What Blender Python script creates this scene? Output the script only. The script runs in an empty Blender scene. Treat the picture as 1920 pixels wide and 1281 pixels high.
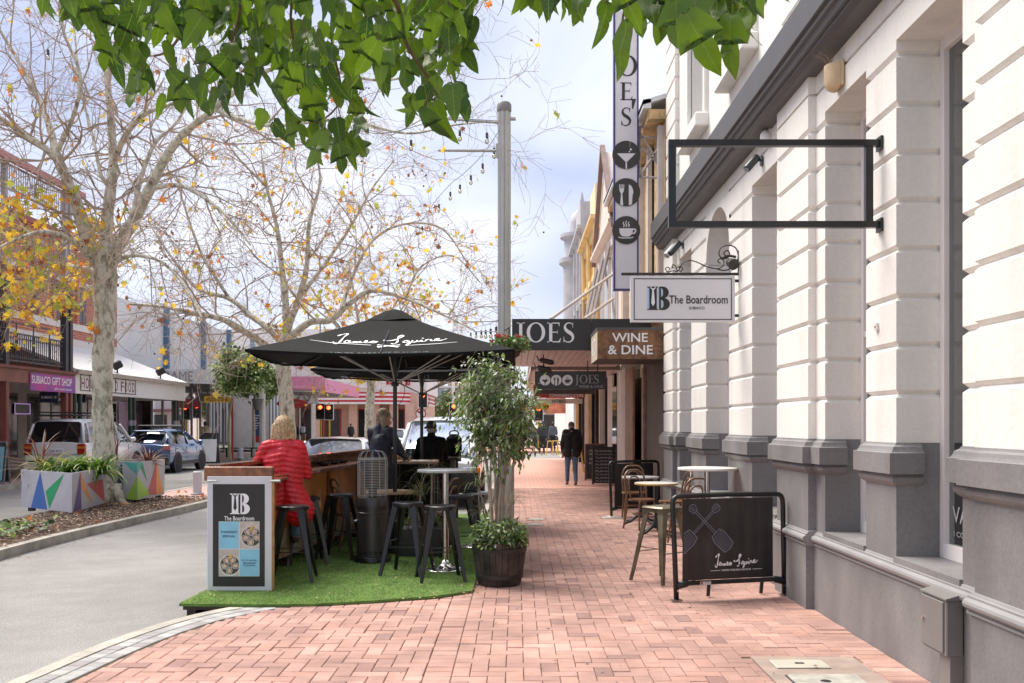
import bpy, bmesh, math, random
import numpy as np
from mathutils import Vector, Matrix, Euler, noise
random.seed(7); RNG = np.random.default_rng(7)
R = math.radians; pi = math.pi
S = bpy.context.scene; COL = S.collection
# ---------------- camera, world, sun, exposure ----------------
F = 1825.0; EYE = 1.62; VX, VY = 969.0, 795.0          # pixels of the 1920x1281 photograph
cam = bpy.data.cameras.new('camera'); cam_o = bpy.data.objects.new('camera', cam); COL.objects.link(cam_o)
cam_o.location = (0, 0, EYE); cam_o.rotation_euler = (R(90), 0, 0)
cam.sensor_width = 36; cam.lens = 36 * F / 1920
cam.shift_x = -(VX - 960) / 1920; cam.shift_y = (VY - 640.5) / 1920
cam.clip_start = .05; cam.clip_end = 2000
S.camera = cam_o
SUN = Vector((-.42, .27, .87)).normalized()
W = bpy.data.worlds.new('World'); S.world = W; W.use_nodes = True
nt = W.node_tree; nt.nodes.clear()
def N(nt, t, **k):
    n = nt.nodes.new(t)
    for a, v in k.items():
        if a.startswith('i_'): n.inputs[a[2:].replace('_', ' ')].default_value = v
        else: setattr(n, a, v)
    return n
out = N(nt, 'ShaderNodeOutputWorld'); bg = N(nt, 'ShaderNodeBackground'); bg.inputs['Strength'].default_value = .1
sky = N(nt, 'ShaderNodeTexSky', sky_type='NISHITA', sun_disc=False)
sky.sun_elevation = math.asin(SUN.z); sky.sun_rotation = math.atan2(SUN.x, SUN.y); sky.dust_density = 2.0
tc = N(nt, 'ShaderNodeTexCoord'); mp = N(nt, 'ShaderNodeMapping'); mp.inputs['Scale'].default_value = (1.5, 1.5, 3.6); mp.inputs['Location'].default_value = (.35, .2, .46)
nz = N(nt, 'ShaderNodeTexNoise'); nz.inputs['Scale'].default_value = 1.5; nz.inputs['Detail'].default_value = 7; nz.inputs['Roughness'].default_value = .42; nz.inputs['Distortion'].default_value = .35
rp = N(nt, 'ShaderNodeValToRGB'); e = rp.color_ramp.elements
e[0].position = .33; e[0].color = (1.9, 2.2, 3.35, 1); e[1].position = .64; e[1].color = (4.5, 4.6, 5.0, 1)
m = rp.color_ramp.elements.new(.46); m.color = (2.8, 3.1, 4.1, 1)
# whiter towards the horizon, as a cloud deck seen edge-on
sp = N(nt, 'ShaderNodeSeparateXYZ'); mr = N(nt, 'ShaderNodeMapRange'); mr.inputs['From Min'].default_value = .02; mr.inputs['From Max'].default_value = .17
mr.inputs['To Min'].default_value = .8; mr.inputs['To Max'].default_value = 0
mxh = N(nt, 'ShaderNodeMixRGB'); mxh.inputs['Color2'].default_value = (4.6, 4.7, 5.0, 1)
mxs = N(nt, 'ShaderNodeMixRGB'); mxs.inputs['Fac'].default_value = .93
L = nt.links.new
L(tc.outputs['Generated'], mp.inputs['Vector']); L(mp.outputs['Vector'], nz.inputs['Vector']); L(nz.outputs['Fac'], rp.inputs['Fac'])
L(tc.outputs['Generated'], sp.inputs[0]); L(sp.outputs['Z'], mr.inputs['Value']); L(mr.outputs[0], mxh.inputs['Fac']); L(rp.outputs[0], mxh.inputs['Color1'])
L(sky.outputs[0], mxs.inputs['Color1']); L(mxh.outputs[0], mxs.inputs['Color2']); L(mxs.outputs[0], bg.inputs['Color']); L(bg.outputs[0], out.inputs['Surface'])
sl = bpy.data.lights.new('sun', 'SUN'); sl.energy = 2.6; sl.angle = R(40); sl.color = (1, .94, .85)
so = bpy.data.objects.new('sun', sl); COL.objects.link(so); so.rotation_euler = (-SUN).to_track_quat('-Z', 'Y').to_euler(); so.location = (0, 0, 30)
S.view_settings.view_transform = 'Standard'; S.view_settings.look = 'None'; S.view_settings.gamma = 1
S.view_settings.use_curve_mapping = False; S.view_settings.exposure = 1.3
S.cycles.max_bounces = 8; S.cycles.transparent_max_bounces = 12; S.cycles.use_denoising = True

# ---------------- helpers ----------------
def P(px, py, y):            # photo pixel + distance -> point
    return Vector(((px - VX) * y / F, y, EYE - (py - VY) * y / F))
def G(px, py, z=0.0):        # photo pixel on a level plane -> point
    y = F * (EYE - z) / (py - VY); return Vector(((px - VX) * y / F, y, z))
MATS = {}
def M(name, col=(.5, .5, .5), rough=.6, metal=0, var=.12, scale=3, bump=.0, bscale=60, spec=.5, trans=0, emit=None, es=1, coat=0, attr=False, col2=None, mix=(.4, .6), dist=0, local=False):
    if name in MATS: return MATS[name]
    m = bpy.data.materials.new(name); m.use_nodes = True; t = m.node_tree; b = t.nodes['Principled BSDF']; l = t.links.new
    b.inputs['Roughness'].default_value = rough; b.inputs['Metallic'].default_value = metal
    b.inputs['Specular IOR Level'].default_value = spec; b.inputs['Coat Weight'].default_value = coat
    co = N(t, 'ShaderNodeTexCoord').outputs['Object'] if local else N(t, 'ShaderNodeNewGeometry').outputs['Position']
    n1 = N(t, 'ShaderNodeTexNoise'); n1.inputs['Scale'].default_value = scale; n1.inputs['Detail'].default_value = 6; n1.inputs['Distortion'].default_value = dist; l(co, n1.inputs['Vector'])
    c2 = col2 or tuple(max(0, c * (1 - 2 * var)) for c in col)
    c1 = col if col2 else tuple(min(1, c * (1 + var)) for c in col)
    cr = N(t, 'ShaderNodeValToRGB'); cr.color_ramp.elements[0].position = mix[0]; cr.color_ramp.elements[1].position = mix[1]
    if not col2: cr.color_ramp.elements[0].position = .25; cr.color_ramp.elements[1].position = .75
    cr.color_ramp.elements[0].color = (*c2, 1); cr.color_ramp.elements[1].color = (*c1, 1); l(n1.outputs['Fac'], cr.inputs['Fac'])
    c = cr.outputs[0]
    if attr:
        at = N(t, 'ShaderNodeAttribute', attribute_name='var'); oi = N(t, 'ShaderNodeObjectInfo'); ad = N(t, 'ShaderNodeMath', operation='ADD'); fr = N(t, 'ShaderNodeMath', operation='FRACT')
        l(at.outputs['Fac'], ad.inputs[0]); l(oi.outputs['Random'], ad.inputs[1]); l(ad.outputs[0], fr.inputs[0])
        r2 = N(t, 'ShaderNodeValToRGB'); E = r2.color_ramp.elements; E[0].color = (.8, .74, .76, 1); E[1].color = (1.22, 1.2, 1.17, 1)
        for ps, cc in attr: x = E.new(ps); x.color = (*cc, 1)
        l(fr.outputs[0], r2.inputs['Fac']); mu = N(t, 'ShaderNodeMixRGB', blend_type='MULTIPLY'); mu.inputs['Fac'].default_value = 1
        l(c, mu.inputs['Color1']); l(r2.outputs[0], mu.inputs['Color2']); c = mu.outputs[0]
    l(c, b.inputs['Base Color'])
    if bump:
        n2 = N(t, 'ShaderNodeTexNoise'); n2.inputs['Scale'].default_value = bscale; n2.inputs['Detail'].default_value = 4; l(co, n2.inputs['Vector'])
        bp = N(t, 'ShaderNodeBump'); bp.inputs['Strength'].default_value = bump; bp.inputs['Distance'].default_value = .01; l(n2.outputs['Fac'], bp.inputs['Height']); l(bp.outputs[0], b.inputs['Normal'])
    if emit: b.inputs['Emission Color'].default_value = (*emit, 1); b.inputs['Emission Strength'].default_value = es
    if trans:
        tr = N(t, 'ShaderNodeBsdfTranslucent'); l(c, tr.inputs['Color']); mx = N(t, 'ShaderNodeMixShader'); mx.inputs[0].default_value = trans
        hs = N(t, 'ShaderNodeHueSaturation'); hs.inputs['Value'].default_value = 2.2; hs.inputs['Hue'].default_value = .485; l(c, hs.inputs['Color']); l(hs.outputs[0], tr.inputs['Color'])
        l(b.outputs[0], mx.inputs[1]); l(tr.outputs[0], mx.inputs[2]); l(mx.outputs[0], t.nodes['Material Output'].inputs['Surface'])
    MATS[name] = m; return m
def glass(name, tint=(.6, .65, .65), clear=.35, rough=.02):
    if name in MATS: return MATS[name]
    m = bpy.data.materials.new(name); m.use_nodes = True; t = m.node_tree; t.nodes.clear(); l = t.links.new
    o = N(t, 'ShaderNodeOutputMaterial'); g = N(t, 'ShaderNodeBsdfGlossy'); g.inputs['Roughness'].default_value = rough; g.inputs['Color'].default_value = (.9, .93, .95, 1)
    tr = N(t, 'ShaderNodeBsdfTransparent'); tr.inputs['Color'].default_value = (*tint, 1)
    fr = N(t, 'ShaderNodeFresnel'); fr.inputs['IOR'].default_value = 1.5; ma = N(t, 'ShaderNodeMath', operation='MULTIPLY_ADD'); ma.inputs[1].default_value = 1.6; ma.inputs[2].default_value = clear * .3; ma.use_clamp = True
    l(fr.outputs[0], ma.inputs[0]); mx = N(t, 'ShaderNodeMixShader'); l(ma.outputs[0], mx.inputs[0]); l(tr.outputs[0], mx.inputs[1]); l(g.outputs[0], mx.inputs[2]); l(mx.outputs[0], o.inputs[0])
    MATS[name] = m; return m

WP = {}
def wpos(o): return WP.get(o.name, Vector((0, 0, 0))) if o else Vector((0, 0, 0))
def tag(o, label=None, cat=None, group=None, kind=None):
    if label: o['label'] = label
    if cat: o['category'] = cat
    if group: o['group'] = group
    if kind: o['kind'] = kind
    return o
def thing(name, label, cat, loc=(0, 0, 0), group=None):
    o = bpy.data.objects.new(name, None); COL.objects.link(o); o.location = loc; WP[o.name] = Vector(loc); o.empty_display_size = .1
    return tag(o, label, cat, group)
def copy_tree(o, parent=None):
    c = o.copy(); COL.objects.link(c); c.parent = parent
    for ch in KIDS.get(o.name, []): copy_tree(ch, c)
    return c
KIDS = {}
def place(o, loc, rz=0, label=None, group=None, sc=None):
    o.location = loc; o.rotation_euler = (0, 0, rz)
    if sc: o.scale = (sc, sc, sc)
    if label: o['label'] = label
    if group: o['group'] = group
    return o
class MB:
    def __init__(s): s.v = []; s.f = []; s.m = []; s.mi = 0; s.var = None
    def add(s, vs, fs, mi=None):
        b = len(s.v); s.v.extend([tuple(x) for x in vs]); s.f.extend([tuple(i + b for i in f) for f in fs]); s.m.extend([s.mi if mi is None else mi] * len(fs)); return s
    def box(s, x0, y0, z0, x1, y1, z1, mi=None):
        v = [(x, y, z) for z in (z0, z1) for y in (y0, y1) for x in (x0, x1)]
        return s.add(v, [(0, 2, 3, 1), (4, 5, 7, 6), (0, 1, 5, 4), (2, 6, 7, 3), (0, 4, 6, 2), (1, 3, 7, 5)], mi)
    def cbox(s, c, sx, sy, sz, rz=0, mi=None, rx=0, ry=0, bev=0):
        m = Matrix.Translation(Vector(c)) @ Euler((rx, ry, rz)).to_matrix().to_4x4()
        if bev:
            h = (sx / 2, sy / 2, sz / 2); b = bev; vs = []; fs = []
            rings = [(-h[2], b), (-h[2] + b, 0), (h[2] - b, 0), (h[2], b)]
            for z, i in rings:
                x, y = h[0] - i, h[1] - i; q = b if i == 0 else b * .6
                for p in ((-x + q, -y), (x - q, -y), (x, -y + q), (x, y - q), (x - q, y), (-x + q, y), (-x, y - q), (-x, -y + q)): vs.append(m @ Vector((p[0], p[1], z)))
            for k in range(3):
                for j in range(8): fs.append((k * 8 + j, k * 8 + (j + 1) % 8, k * 8 + 8 + (j + 1) % 8, k * 8 + 8 + j))
            fs.append(tuple(range(7, -1, -1))); fs.append(tuple(range(24, 32)))
            return s.add(vs, fs, mi)
        v = [m @ Vector((x, y, z)) for z in (-sz / 2, sz / 2) for y in (-sy / 2, sy / 2) for x in (-sx / 2, sx / 2)]
        return s.add(v, [(0, 2, 3, 1), (4, 5, 7, 6), (0, 1, 5, 4), (2, 6, 7, 3), (0, 4, 6, 2), (1, 3, 7, 5)], mi)
    def tube(s, pts, r, n=8, cap=True, mi=None, flat=1.0):
        pts = [Vector(p) for p in pts]; k = len(pts)
        if not hasattr(r, '__len__'): r = [r] * k
        vs = []; fs = []; up = None
        for i, p in enumerate(pts):
            d = (pts[min(i + 1, k - 1)] - pts[max(i - 1, 0)])
            d = d.normalized() if d.length > 1e-9 else Vector((0, 0, 1))
            if up is None: up = Vector((0, 0, 1)) if abs(d.z) < .9 else Vector((1, 0, 0))
            a = d.cross(up)
            if a.length < 1e-6: a = d.orthogonal()
            a.normalize(); b = a.cross(d); up = b
            for j in range(n):
                t = 2 * pi * (j + .5) / n; vs.append(p + a * (math.cos(t) * r[i]) + b * (math.sin(t) * r[i] * flat))
        for i in range(k - 1):
            for j in range(n): fs.append((i * n + j, i * n + (j + 1) % n, i * n + n + (j + 1) % n, i * n + n + j))
        if cap: fs.append(tuple(range(n))[::-1]); fs.append(tuple(range((k - 1) * n, k * n)))
        fs = [f[::-1] for f in fs]
        return s.add(vs, fs, mi)
    def lathe(s, prof, c=(0, 0, 0), n=24, mi=None, axis='z', sx=1, sy=1):
        vs = []; fs = []; k = len(prof); c = Vector(c)
        for r, z in prof:
            for j in range(n):
                t = 2 * pi * j / n; x, y = math.cos(t) * r * sx, math.sin(t) * r * sy
                v = {'z': Vector((x, y, z)), 'y': Vector((x, z, y)), 'x': Vector((z, x, y))}[axis]; vs.append(c + v)
        for i in range(k - 1):
            for j in range(n): fs.append((i * n + j, i * n + (j + 1) % n, i * n + n + (j + 1) % n, i * n + n + j))
        if prof[0][0] > 1e-5: fs.append(tuple(range(n))[::-1])
        if prof[-1][0] > 1e-5: fs.append(tuple(range((k - 1) * n, k * n)))
        if axis == 'y': fs = [f[::-1] for f in fs]
        return s.add(vs, fs, mi)
    def rings(s, rgs, mi=None, caps=True):     # rgs: list of equal-length point lists
        n = len(rgs[0]); vs = [p for r in rgs for p in r]; fs = []
        for i in range(len(rgs) - 1):
            for j in range(n): fs.append((i * n + j, i * n + (j + 1) % n, i * n + n + (j + 1) % n, i * n + n + j))
        if caps: fs.append(tuple(range(n))[::-1]); fs.append(tuple(range((len(rgs) - 1) * n, len(rgs) * n)))
        return s.add(vs, fs, mi)
    def prism(s, poly, a, b, axis='x', mi=None):   # poly in the other two axes, extruded from a to b
        def q(u, w, t): return {'x': (t, u, w), 'y': (u, t, w), 'z': (u, w, t)}[axis]
        n = len(poly); vs = [q(u, w, a) for u, w in poly] + [q(u, w, b) for u, w in poly]
        fs = [tuple(range(n))[::-1], tuple(range(n, 2 * n))] + [(i, (i + 1) % n, n + (i + 1) % n, n + i) for i in range(n)]
        return s.add(vs, fs, mi)
    def ell(s, c, rx, ry, rz, n=12, mi=None, k=7):
        return s.lathe([(math.sin(pi * i / k) * 1, -math.cos(pi * i / k)) for i in range(k + 1)], (0, 0, 0), n, mi) if False else s._ell(c, rx, ry, rz, n, mi, k)
    def _ell(s, c, rx, ry, rz, n, mi, k):
        vs = []; fs = []; c = Vector(c)
        for i in range(k + 1):
            a = pi * (i + .001) / (k + .002)
            for j in range(n):
                t = 2 * pi * j / n; vs.append(c + Vector((math.sin(a) * math.cos(t) * rx, math.sin(a) * math.sin(t) * ry, -math.cos(a) * rz)))
        for i in range(k):
            for j in range(n): fs.append((i * n + j, i * n + (j + 1) % n, i * n + n + (j + 1) % n, i * n + n + j))
        fs.append(tuple(range(n))[::-1]); fs.append(tuple(range(k * n, k * n + n)))
        return s.add(vs, fs, mi)
    # flat drawing on a frame (origin, xaxis, yaxis); the layer lifts along the normal
    def frame(s, o, x, y): s.fo = Vector(o); s.fx = Vector(x).normalized(); s.fy = Vector(y).normalized(); s.fn = s.fx.cross(s.fy); return s
    def pt(s, u, w, h=0): return s.fo + s.fx * u + s.fy * w + s.fn * h
    def poly(s, pts, h=.002, mi=None):
        return s.add([s.pt(u, w, h) for u, w in pts], [tuple(range(len(pts)))], mi)
    def rect(s, u0, w0, u1, w1, h=.002, mi=None): return s.poly([(u0, w0), (u1, w0), (u1, w1), (u0, w1)], h, mi)
    def disc(s, u, w, r, h=.002, n=28, mi=None, ry=None): return s.poly([(u + r * math.cos(2 * pi * i / n), w + (ry or r) * math.sin(2 * pi * i / n)) for i in range(n)], h, mi)
    def stroke(s, pts, w, h=.002, mi=None):
        k = len(pts)
        if not hasattr(w, '__len__'): w = [w] * k
        L = []; Rr = []
        for i in range(k):
            a = pts[max(i - 1, 0)]; b = pts[min(i + 1, k - 1)]; dx, dy = b[0] - a[0], b[1] - a[1]; l = math.hypot(dx, dy) or 1
            nx, ny = -dy / l * w[i] / 2, dx / l * w[i] / 2; L.append((pts[i][0] + nx, pts[i][1] + ny)); Rr.append((pts[i][0] - nx, pts[i][1] - ny))
        vs = [s.pt(*p, h) for p in L] + [s.pt(*p, h) for p in Rr]
        return s.add(vs, [(k + i, k + i + 1, i + 1, i) for i in range(k - 1)], mi)
    def build(s, name, mats, parent=None, smooth=False, label=None, cat=None, group=None, kind=None, origin=None, bevel=0):
        me = bpy.data.meshes.new(name); v = np.array(s.v, dtype=float).reshape(-1, 3)
        base = wpos(parent)
        if origin is None:
            if len(v): lo, hi = v.min(0), v.max(0); og = Vector(((lo[0] + hi[0]) / 2, (lo[1] + hi[1]) / 2, lo[2]))
            else: og = Vector()
        else: og = Vector(origin)
        v = v - np.array(og); me.from_pydata(v.tolist(), [], s.f)
        ml = mats if isinstance(mats, (list, tuple)) else [mats]
        for m in ml: me.materials.append(m)
        if len(ml) > 1: me.polygons.foreach_set('material_index', s.m)
        if smooth: me.polygons.foreach_set('use_smooth', [True] * len(me.polygons))
        if s.var is not None:
            a = me.attributes.new('var', 'FLOAT', 'FACE'); a.data.foreach_set('value', s.var)
        me.update()
        o = bpy.data.objects.new(name, me); COL.objects.link(o); o.location = og - base; WP[o.name] = og.copy()
        if parent: o.parent = parent; KIDS.setdefault(parent.name, []).append(o)
        if smooth == 'auto': 
            for p in me.polygons: p.use_smooth = True
            try: me.set_sharp_from_angle(angle=R(40))
            except Exception: pass
        if bevel:
            bm = bmesh.new(); bm.from_mesh(me); bmesh.ops.bevel(bm, geom=[e for e in bm.edges if len(e.link_faces) == 2 and e.calc_face_angle(0) > .5], offset=bevel, segments=2, affect='EDGES', profile=.5); bm.to_mesh(me); bm.free()
            for p in me.polygons: p.use_smooth = True
            try: me.set_sharp_from_angle(angle=R(50))
            except Exception: pass
        return tag(o, label, cat, group, kind)
def structure(o): o['kind'] = 'structure'; return o
def txt(body, fr, width, mat, parent, name='lettering', h=.003, ext=0, height=None, align='CENTER', space=1.0, shear=0, bold=.012):
    """built-in font lettering fitted to width (centre at fr[0])"""
    cu = bpy.data.curves.new('t', 'FONT'); cu.body = body; cu.size = 1; cu.align_x = 'LEFT'; cu.resolution_u = 3; cu.space_character = space; cu.extrude = ext; cu.shear = shear; cu.space_line = .95; cu.offset = bold
    if '\n' in body: cu.align_x = 'CENTER'
    o = bpy.data.objects.new('t', cu); COL.objects.link(o); dg = bpy.context.evaluated_depsgraph_get(); me = bpy.data.meshes.new_from_object(o.evaluated_get(dg)); bpy.data.objects.remove(o)
    n = len(me.vertices); v = np.zeros(n * 3); me.vertices.foreach_get('co', v); v = v.reshape(-1, 3)
    lo, hi = v.min(0), v.max(0); k = width / (hi[0] - lo[0]); ky = (height / (hi[1] - lo[1])) if height else k
    b = MB().frame(*fr); vv = [b.pt((p[0] - (lo[0] + hi[0]) / 2) * k, (p[1] - (lo[1] + hi[1]) / 2) * ky, h + p[2]) for p in v]
    b.add(vv, [tuple(p.vertices) for p in me.polygons]); return b.build(name, mat, parent)
EX, EY, EZ = Vector((1, 0, 0)), Vector((0, 1, 0)), Vector((0, 0, 1))
def bez(a, b, c, d, n=8): return [tuple((1 - t) ** 3 * a[i] + 3 * (1 - t) ** 2 * t * b[i] + 3 * (1 - t) * t * t * c[i] + t ** 3 * d[i] for i in range(len(a))) for t in [k / n for k in range(n + 1)]]
def spl(pts, n=5):          # Catmull-Rom
    q = [pts[0]] + list(pts) + [pts[-1]]; o = []
    for i in range(1, len(q) - 2):
        for k in range(n):
            t = k / n; o.append(tuple(.5 * (2 * q[i][j] + (q[i + 1][j] - q[i - 1][j]) * t + (2 * q[i - 1][j] - 5 * q[i][j] + 4 * q[i + 1][j] - q[i + 2][j]) * t * t + (3 * q[i][j] - q[i - 1][j] - 3 * q[i + 1][j] + q[i + 2][j]) * t ** 3) for j in range(len(pts[0]))))
    o.append(tuple(pts[-1])); return o
def weather(m, sc, lo, hi, zs=1.0, a=.35, b=.65, det=5):      # slow stains multiplied over the base colour
    t = m.node_tree; bs = t.nodes['Principled BSDF']; src = bs.inputs['Base Color'].links[0].from_socket; n = N(t, 'ShaderNodeTexNoise'); n.inputs['Scale'].default_value = sc; n.inputs['Detail'].default_value = det
    mp_ = N(t, 'ShaderNodeMapping'); mp_.inputs['Scale'].default_value = (1, 1, zs); t.links.new(N(t, 'ShaderNodeNewGeometry').outputs['Position'], mp_.inputs['Vector']); t.links.new(mp_.outputs[0], n.inputs['Vector']); r = N(t, 'ShaderNodeMapRange'); r.inputs['From Min'].default_value = a; r.inputs['From Max'].default_value = b; r.inputs['To Min'].default_value = lo; r.inputs['To Max'].default_value = hi
    t.links.new(n.outputs['Fac'], r.inputs['Value']); mu = N(t, 'ShaderNodeMixRGB', blend_type='MULTIPLY'); mu.inputs['Fac'].default_value = 1; t.links.new(src, mu.inputs['Color1']); t.links.new(r.outputs[0], mu.inputs['Color2']); t.links.new(mu.outputs[0], bs.inputs['Base Color'])
# common materials
white_paint = M('white wall paint', (.81, .775, .725), .7, var=.03, scale=1.2, bump=.25, bscale=18)
grey_paint = M('grey wall paint', (.21, .20, .20), .6, var=.10, scale=2, bump=.3, bscale=14)
weather(white_paint, 3.5, .90, 1.0, .12, .30, .5); weather(white_paint, 38, .94, 1.0); weather(grey_paint, 2.2, .82, 1.1, .25); weather(grey_paint, 45, .90, 1.06)
dark_paint = M('charcoal trim paint', (.085, .08, .08), .5, var=.06, bump=.08, bscale=25)
black_metal = M('black steel', (.013, .013, .014), .32, var=.2, scale=9, bump=.05, bscale=40)
black_cloth = M('black canvas', (.009, .0085, .0085), .8, var=.25, scale=5, bump=.3, bscale=500, spec=.15)
chrome = M('brushed chrome', (.65, .64, .62), .2, metal=1, var=.05)
steel = M('galvanised steel', (.50, .50, .48), .45, metal=.3, var=.06, scale=6)
print_white = M('white print', (.82, .82, .82), .5, var=.02)
print_black = M('black print', (.02, .02, .022), .4, var=.05)
print_grey = M('grey print', (.35, .34, .36), .5, var=.04)
bent_wood = M('bentwood', (.20, .095, .045), .35, var=.25, scale=14, coat=.3)
dark_wood = M('dark stained timber', (.05, .028, .018), .5, var=.35, scale=5, bump=.2, bscale=30, dist=1)
# ---------------- ground ----------------
ZR = -.13
asph = M('asphalt', (.31, .295, .28), .9, var=.10, scale=.5, bump=.9, bscale=160)
weather(asph, 70, .74, 1.2, det=3); weather(asph, .55, .86, 1.06); weather(asph, 4, .95, 1.03)
b = MB(); b.add([(-400, -30, ZR - .004), (400, -30, ZR - .004), (400, 900, ZR - .004), (-400, 900, ZR - .004)], [(0, 1, 2, 3)])
structure(b.build('ground', asph, origin=(0, 0, ZR)))
# asphalt road finely divided with slight undulation
def sheet(name, x0, x1, y0, y1, nx, ny, z, mat, amp=0, parent=None):
    xs = np.linspace(x0, x1, nx + 1); ys = np.linspace(y0, y1, ny + 1); bb = MB()
    vs = [(x, y, z + amp * noise.noise(Vector((x * .8, y * .5, 3)))) for y in ys for x in xs]
    fs = [(j * (nx + 1) + i, j * (nx + 1) + i + 1, (j + 1) * (nx + 1) + i + 1, (j + 1) * (nx + 1) + i) for j in range(ny) for i in range(nx)]
    bb.add(vs, fs); return structure(bb.build(name, mat, parent, smooth=True, origin=(0, 0, z)))
sheet('road', -15.6, .2, 1, 78, 16, 60, ZR, asph, .004)
# kerb curve of the near footpath (x, y): bends right under the parklet
kerb_pts = [(-3.25, 1.0), (-3.24, 4.0), (-3.22, 5.9), (-3.19, 6.3), (-3.1, 7.1), (-2.95, 7.8), (-2.74, 8.33), (-2.4, 8.8), (-1.9, 9.3), (-1.35, 9.9), (-.95, 10.7), (-.72, 12), (-.66, 14), (-.66, 40)]
kerb = spl(kerb_pts, 6)
def offset(pts, d):
    o = []
    for i, p in enumerate(pts):
        a = pts[max(i - 1, 0)]; c = pts[min(i + 1, len(pts) - 1)]; dx, dy = c[0] - a[0], c[1] - a[1]; l = math.hypot(dx, dy); o.append((p[0] + dy / l * d, p[1] - dx / l * d))
    return o
conc = M('kerb concrete', (.47, .435, .37), .85, var=.15, scale=5, bump=.5, bscale=60)
def strip(mb, L, Rr, z, zb):     # raised strip between two outlines
    n = len(L)
    for i in range(n - 1):
        a, b2, c, d = L[i], Rr[i], Rr[i + 1], L[i + 1]
        mb.add([(a[0], a[1], zb), (b2[0], b2[1], zb), (c[0], c[1], zb), (d[0], d[1], zb), (a[0], a[1], z), (b2[0], b2[1], z), (c[0], c[1], z), (d[0], d[1], z)], [(4, 5, 6, 7), (0, 4, 7, 3), (1, 2, 6, 5)])
kL = kerb; kR = offset(kerb, .14)
b = MB()
n = len(kL)
for i in range(n - 1):   # rounded nose
    a, c = kL[i], kL[i + 1]; a2, c2 = kR[i], kR[i + 1]; a1 = (a[0] * .82 + a2[0] * .18, a[1] * .82 + a2[1] * .18); c1 = (c[0] * .82 + c2[0] * .18, c[1] * .82 + c2[1] * .18)
    b.add([(a[0], a[1], ZR - .02), (c[0], c[1], ZR - .02), (a[0], a[1], -.03), (c[0], c[1], -.03), (*a1, .003), (*c1, .003), (*a2, .003), (*c2, .003), (*a2, -.05), (*c2, -.05)],
          [(0, 2, 3, 1), (2, 4, 5, 3), (4, 6, 7, 5), (6, 8, 9, 7)])
structure(b.build('kerb', conc, smooth=False))
# footpath bed
mortar = M('joint sand', (.17, .115, .085), .95, var=.35, scale=14, bump=.4, bscale=120, col2=(.10, .115, .04), mix=(.30, .5))
bed = kR; b = MB()
b.add([(x, y, -.012) for x, y in bed] + [(2.62, y, -.012) for x, y in bed], [(i, len(bed) + i, len(bed) + i + 1, i + 1) for i in range(len(bed) - 1)])
footpath = structure(b.build('footpath', mortar, origin=(0, 0, -.012)))
brick_m = M('terracotta paver', (.44, .262, .218), .85, var=.10, scale=2.2, bump=.5, bscale=170, attr=[(.05, (.70, .70, .72)), (.08, (.95, .93, .93)), (.5, (1.0, 1, 1)), (.55, (1.04, .98, .94)), (.90, (1.06, 1.06, 1.05)), (.94, (1.18, 1.2, 1.2))])
weather(brick_m, 160, .86, 1.1); weather(brick_m, 1.1, .84, 1.06); weather(brick_m, 7, .92, 1.04); weather(conc, 60, .85, 1.1); weather(conc, 2, .75, 1.05)
U = .1165; GAP = .0045
def xin(y):       # inner kerb x at distance y
    for i in range(len(kR) - 1):
        if kR[i][1] <= y <= kR[i + 1][1]:
            t = (y - kR[i][1]) / max(1e-6, kR[i + 1][1] - kR[i][1]); return kR[i][0] * (1 - t) + kR[i + 1][0] * t
    return kR[-1][0]
bricks = []      # x0,y0,x1,y1
XB1 = 2.36; XS0, XS1 = -.60, -.42
def ok(x0, y0, x1, y1, lo, hi): return x0 >= lo - .001 and x1 <= hi + .001
def herring(x_lo, x_hi, y_lo, y_hi, edge=None, phase=0):
    nx = int((x_hi - x_lo) / U) + 4; ny = int((y_hi - y_lo) / U) + 4
    for i in range(-2, nx):
        for j in range(-2, ny):
            k = (i - j + phase) % 4; x = x_lo + i * U; y = y_lo + j * U
            if k == 0: r = (x, y, x + 2 * U, y + U)
            elif k == 3: r = (x, y, x + U, y + 2 * U)
            else: continue
            x0, y0, x1, y1 = max(r[0], x_lo), r[1], min(r[2], x_hi), r[3]
            if edge:
                e = max(edge(y0), edge(y1)); x0 = max(x0, e)
            if x1 - x0 < .03 or y1 < y_lo or y0 > y_hi: continue
            bricks.append((x0, y0, x1, y1))
def grey_in(y): return xin(y) + .27
SEAM = 8.35
herring(XS1, XB1, 5.2, 24.5)
herring(-3.4, XS0, 5.2, 9.75, edge=grey_in, phase=1)
yy = 5.2                                     # soldier strip between the two fields
while yy < 10.2:
    bricks.append((XS0, yy, XS1, yy + U)); yy += U
yy = 5.2
while yy < 24.5: bricks.append((XB1, yy, 2.60, yy + U)); yy += U
yy = 9.8                                     # strip beside the kerb past the parklet
pit = [(1.62, 5.0, 2.34, 6.78)]              # concrete pit surround
small = [(.16, 15.45, .44, 15.8), (.20, 16.35, .47, 16.7), (1.46, 16.6, 1.86, 17.0)]
def free(r):
    for q in pit + small:
        if r[0] < q[2] - .002 and r[2] > q[0] + .002 and r[1] < q[3] - .002 and r[3] > q[1] + .002: return False
    if r[1] > 9.7 and r[0] < -.42: return False
    return True
def clip(r):
    for q in pit + small:
        if r[0] < q[2] - .001 and r[2] > q[0] + .001 and r[1] < q[3] - .001 and r[3] > q[1] + .001:
            c = [k for k in ((r[0], r[1], q[0], r[3]), (q[2], r[1], r[2], r[3]), (r[0], r[1], r[2], q[1]), (r[0], q[3], r[2], r[3])) if k[2] - k[0] > .02 and k[3] - k[1] > .02]
            if not c: return None
            return max(c, key=lambda k: (k[2] - k[0]) * (k[3] - k[1]))
    return r
bricks = [r for r in map(clip, bricks) if r and free(r)]
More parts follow.
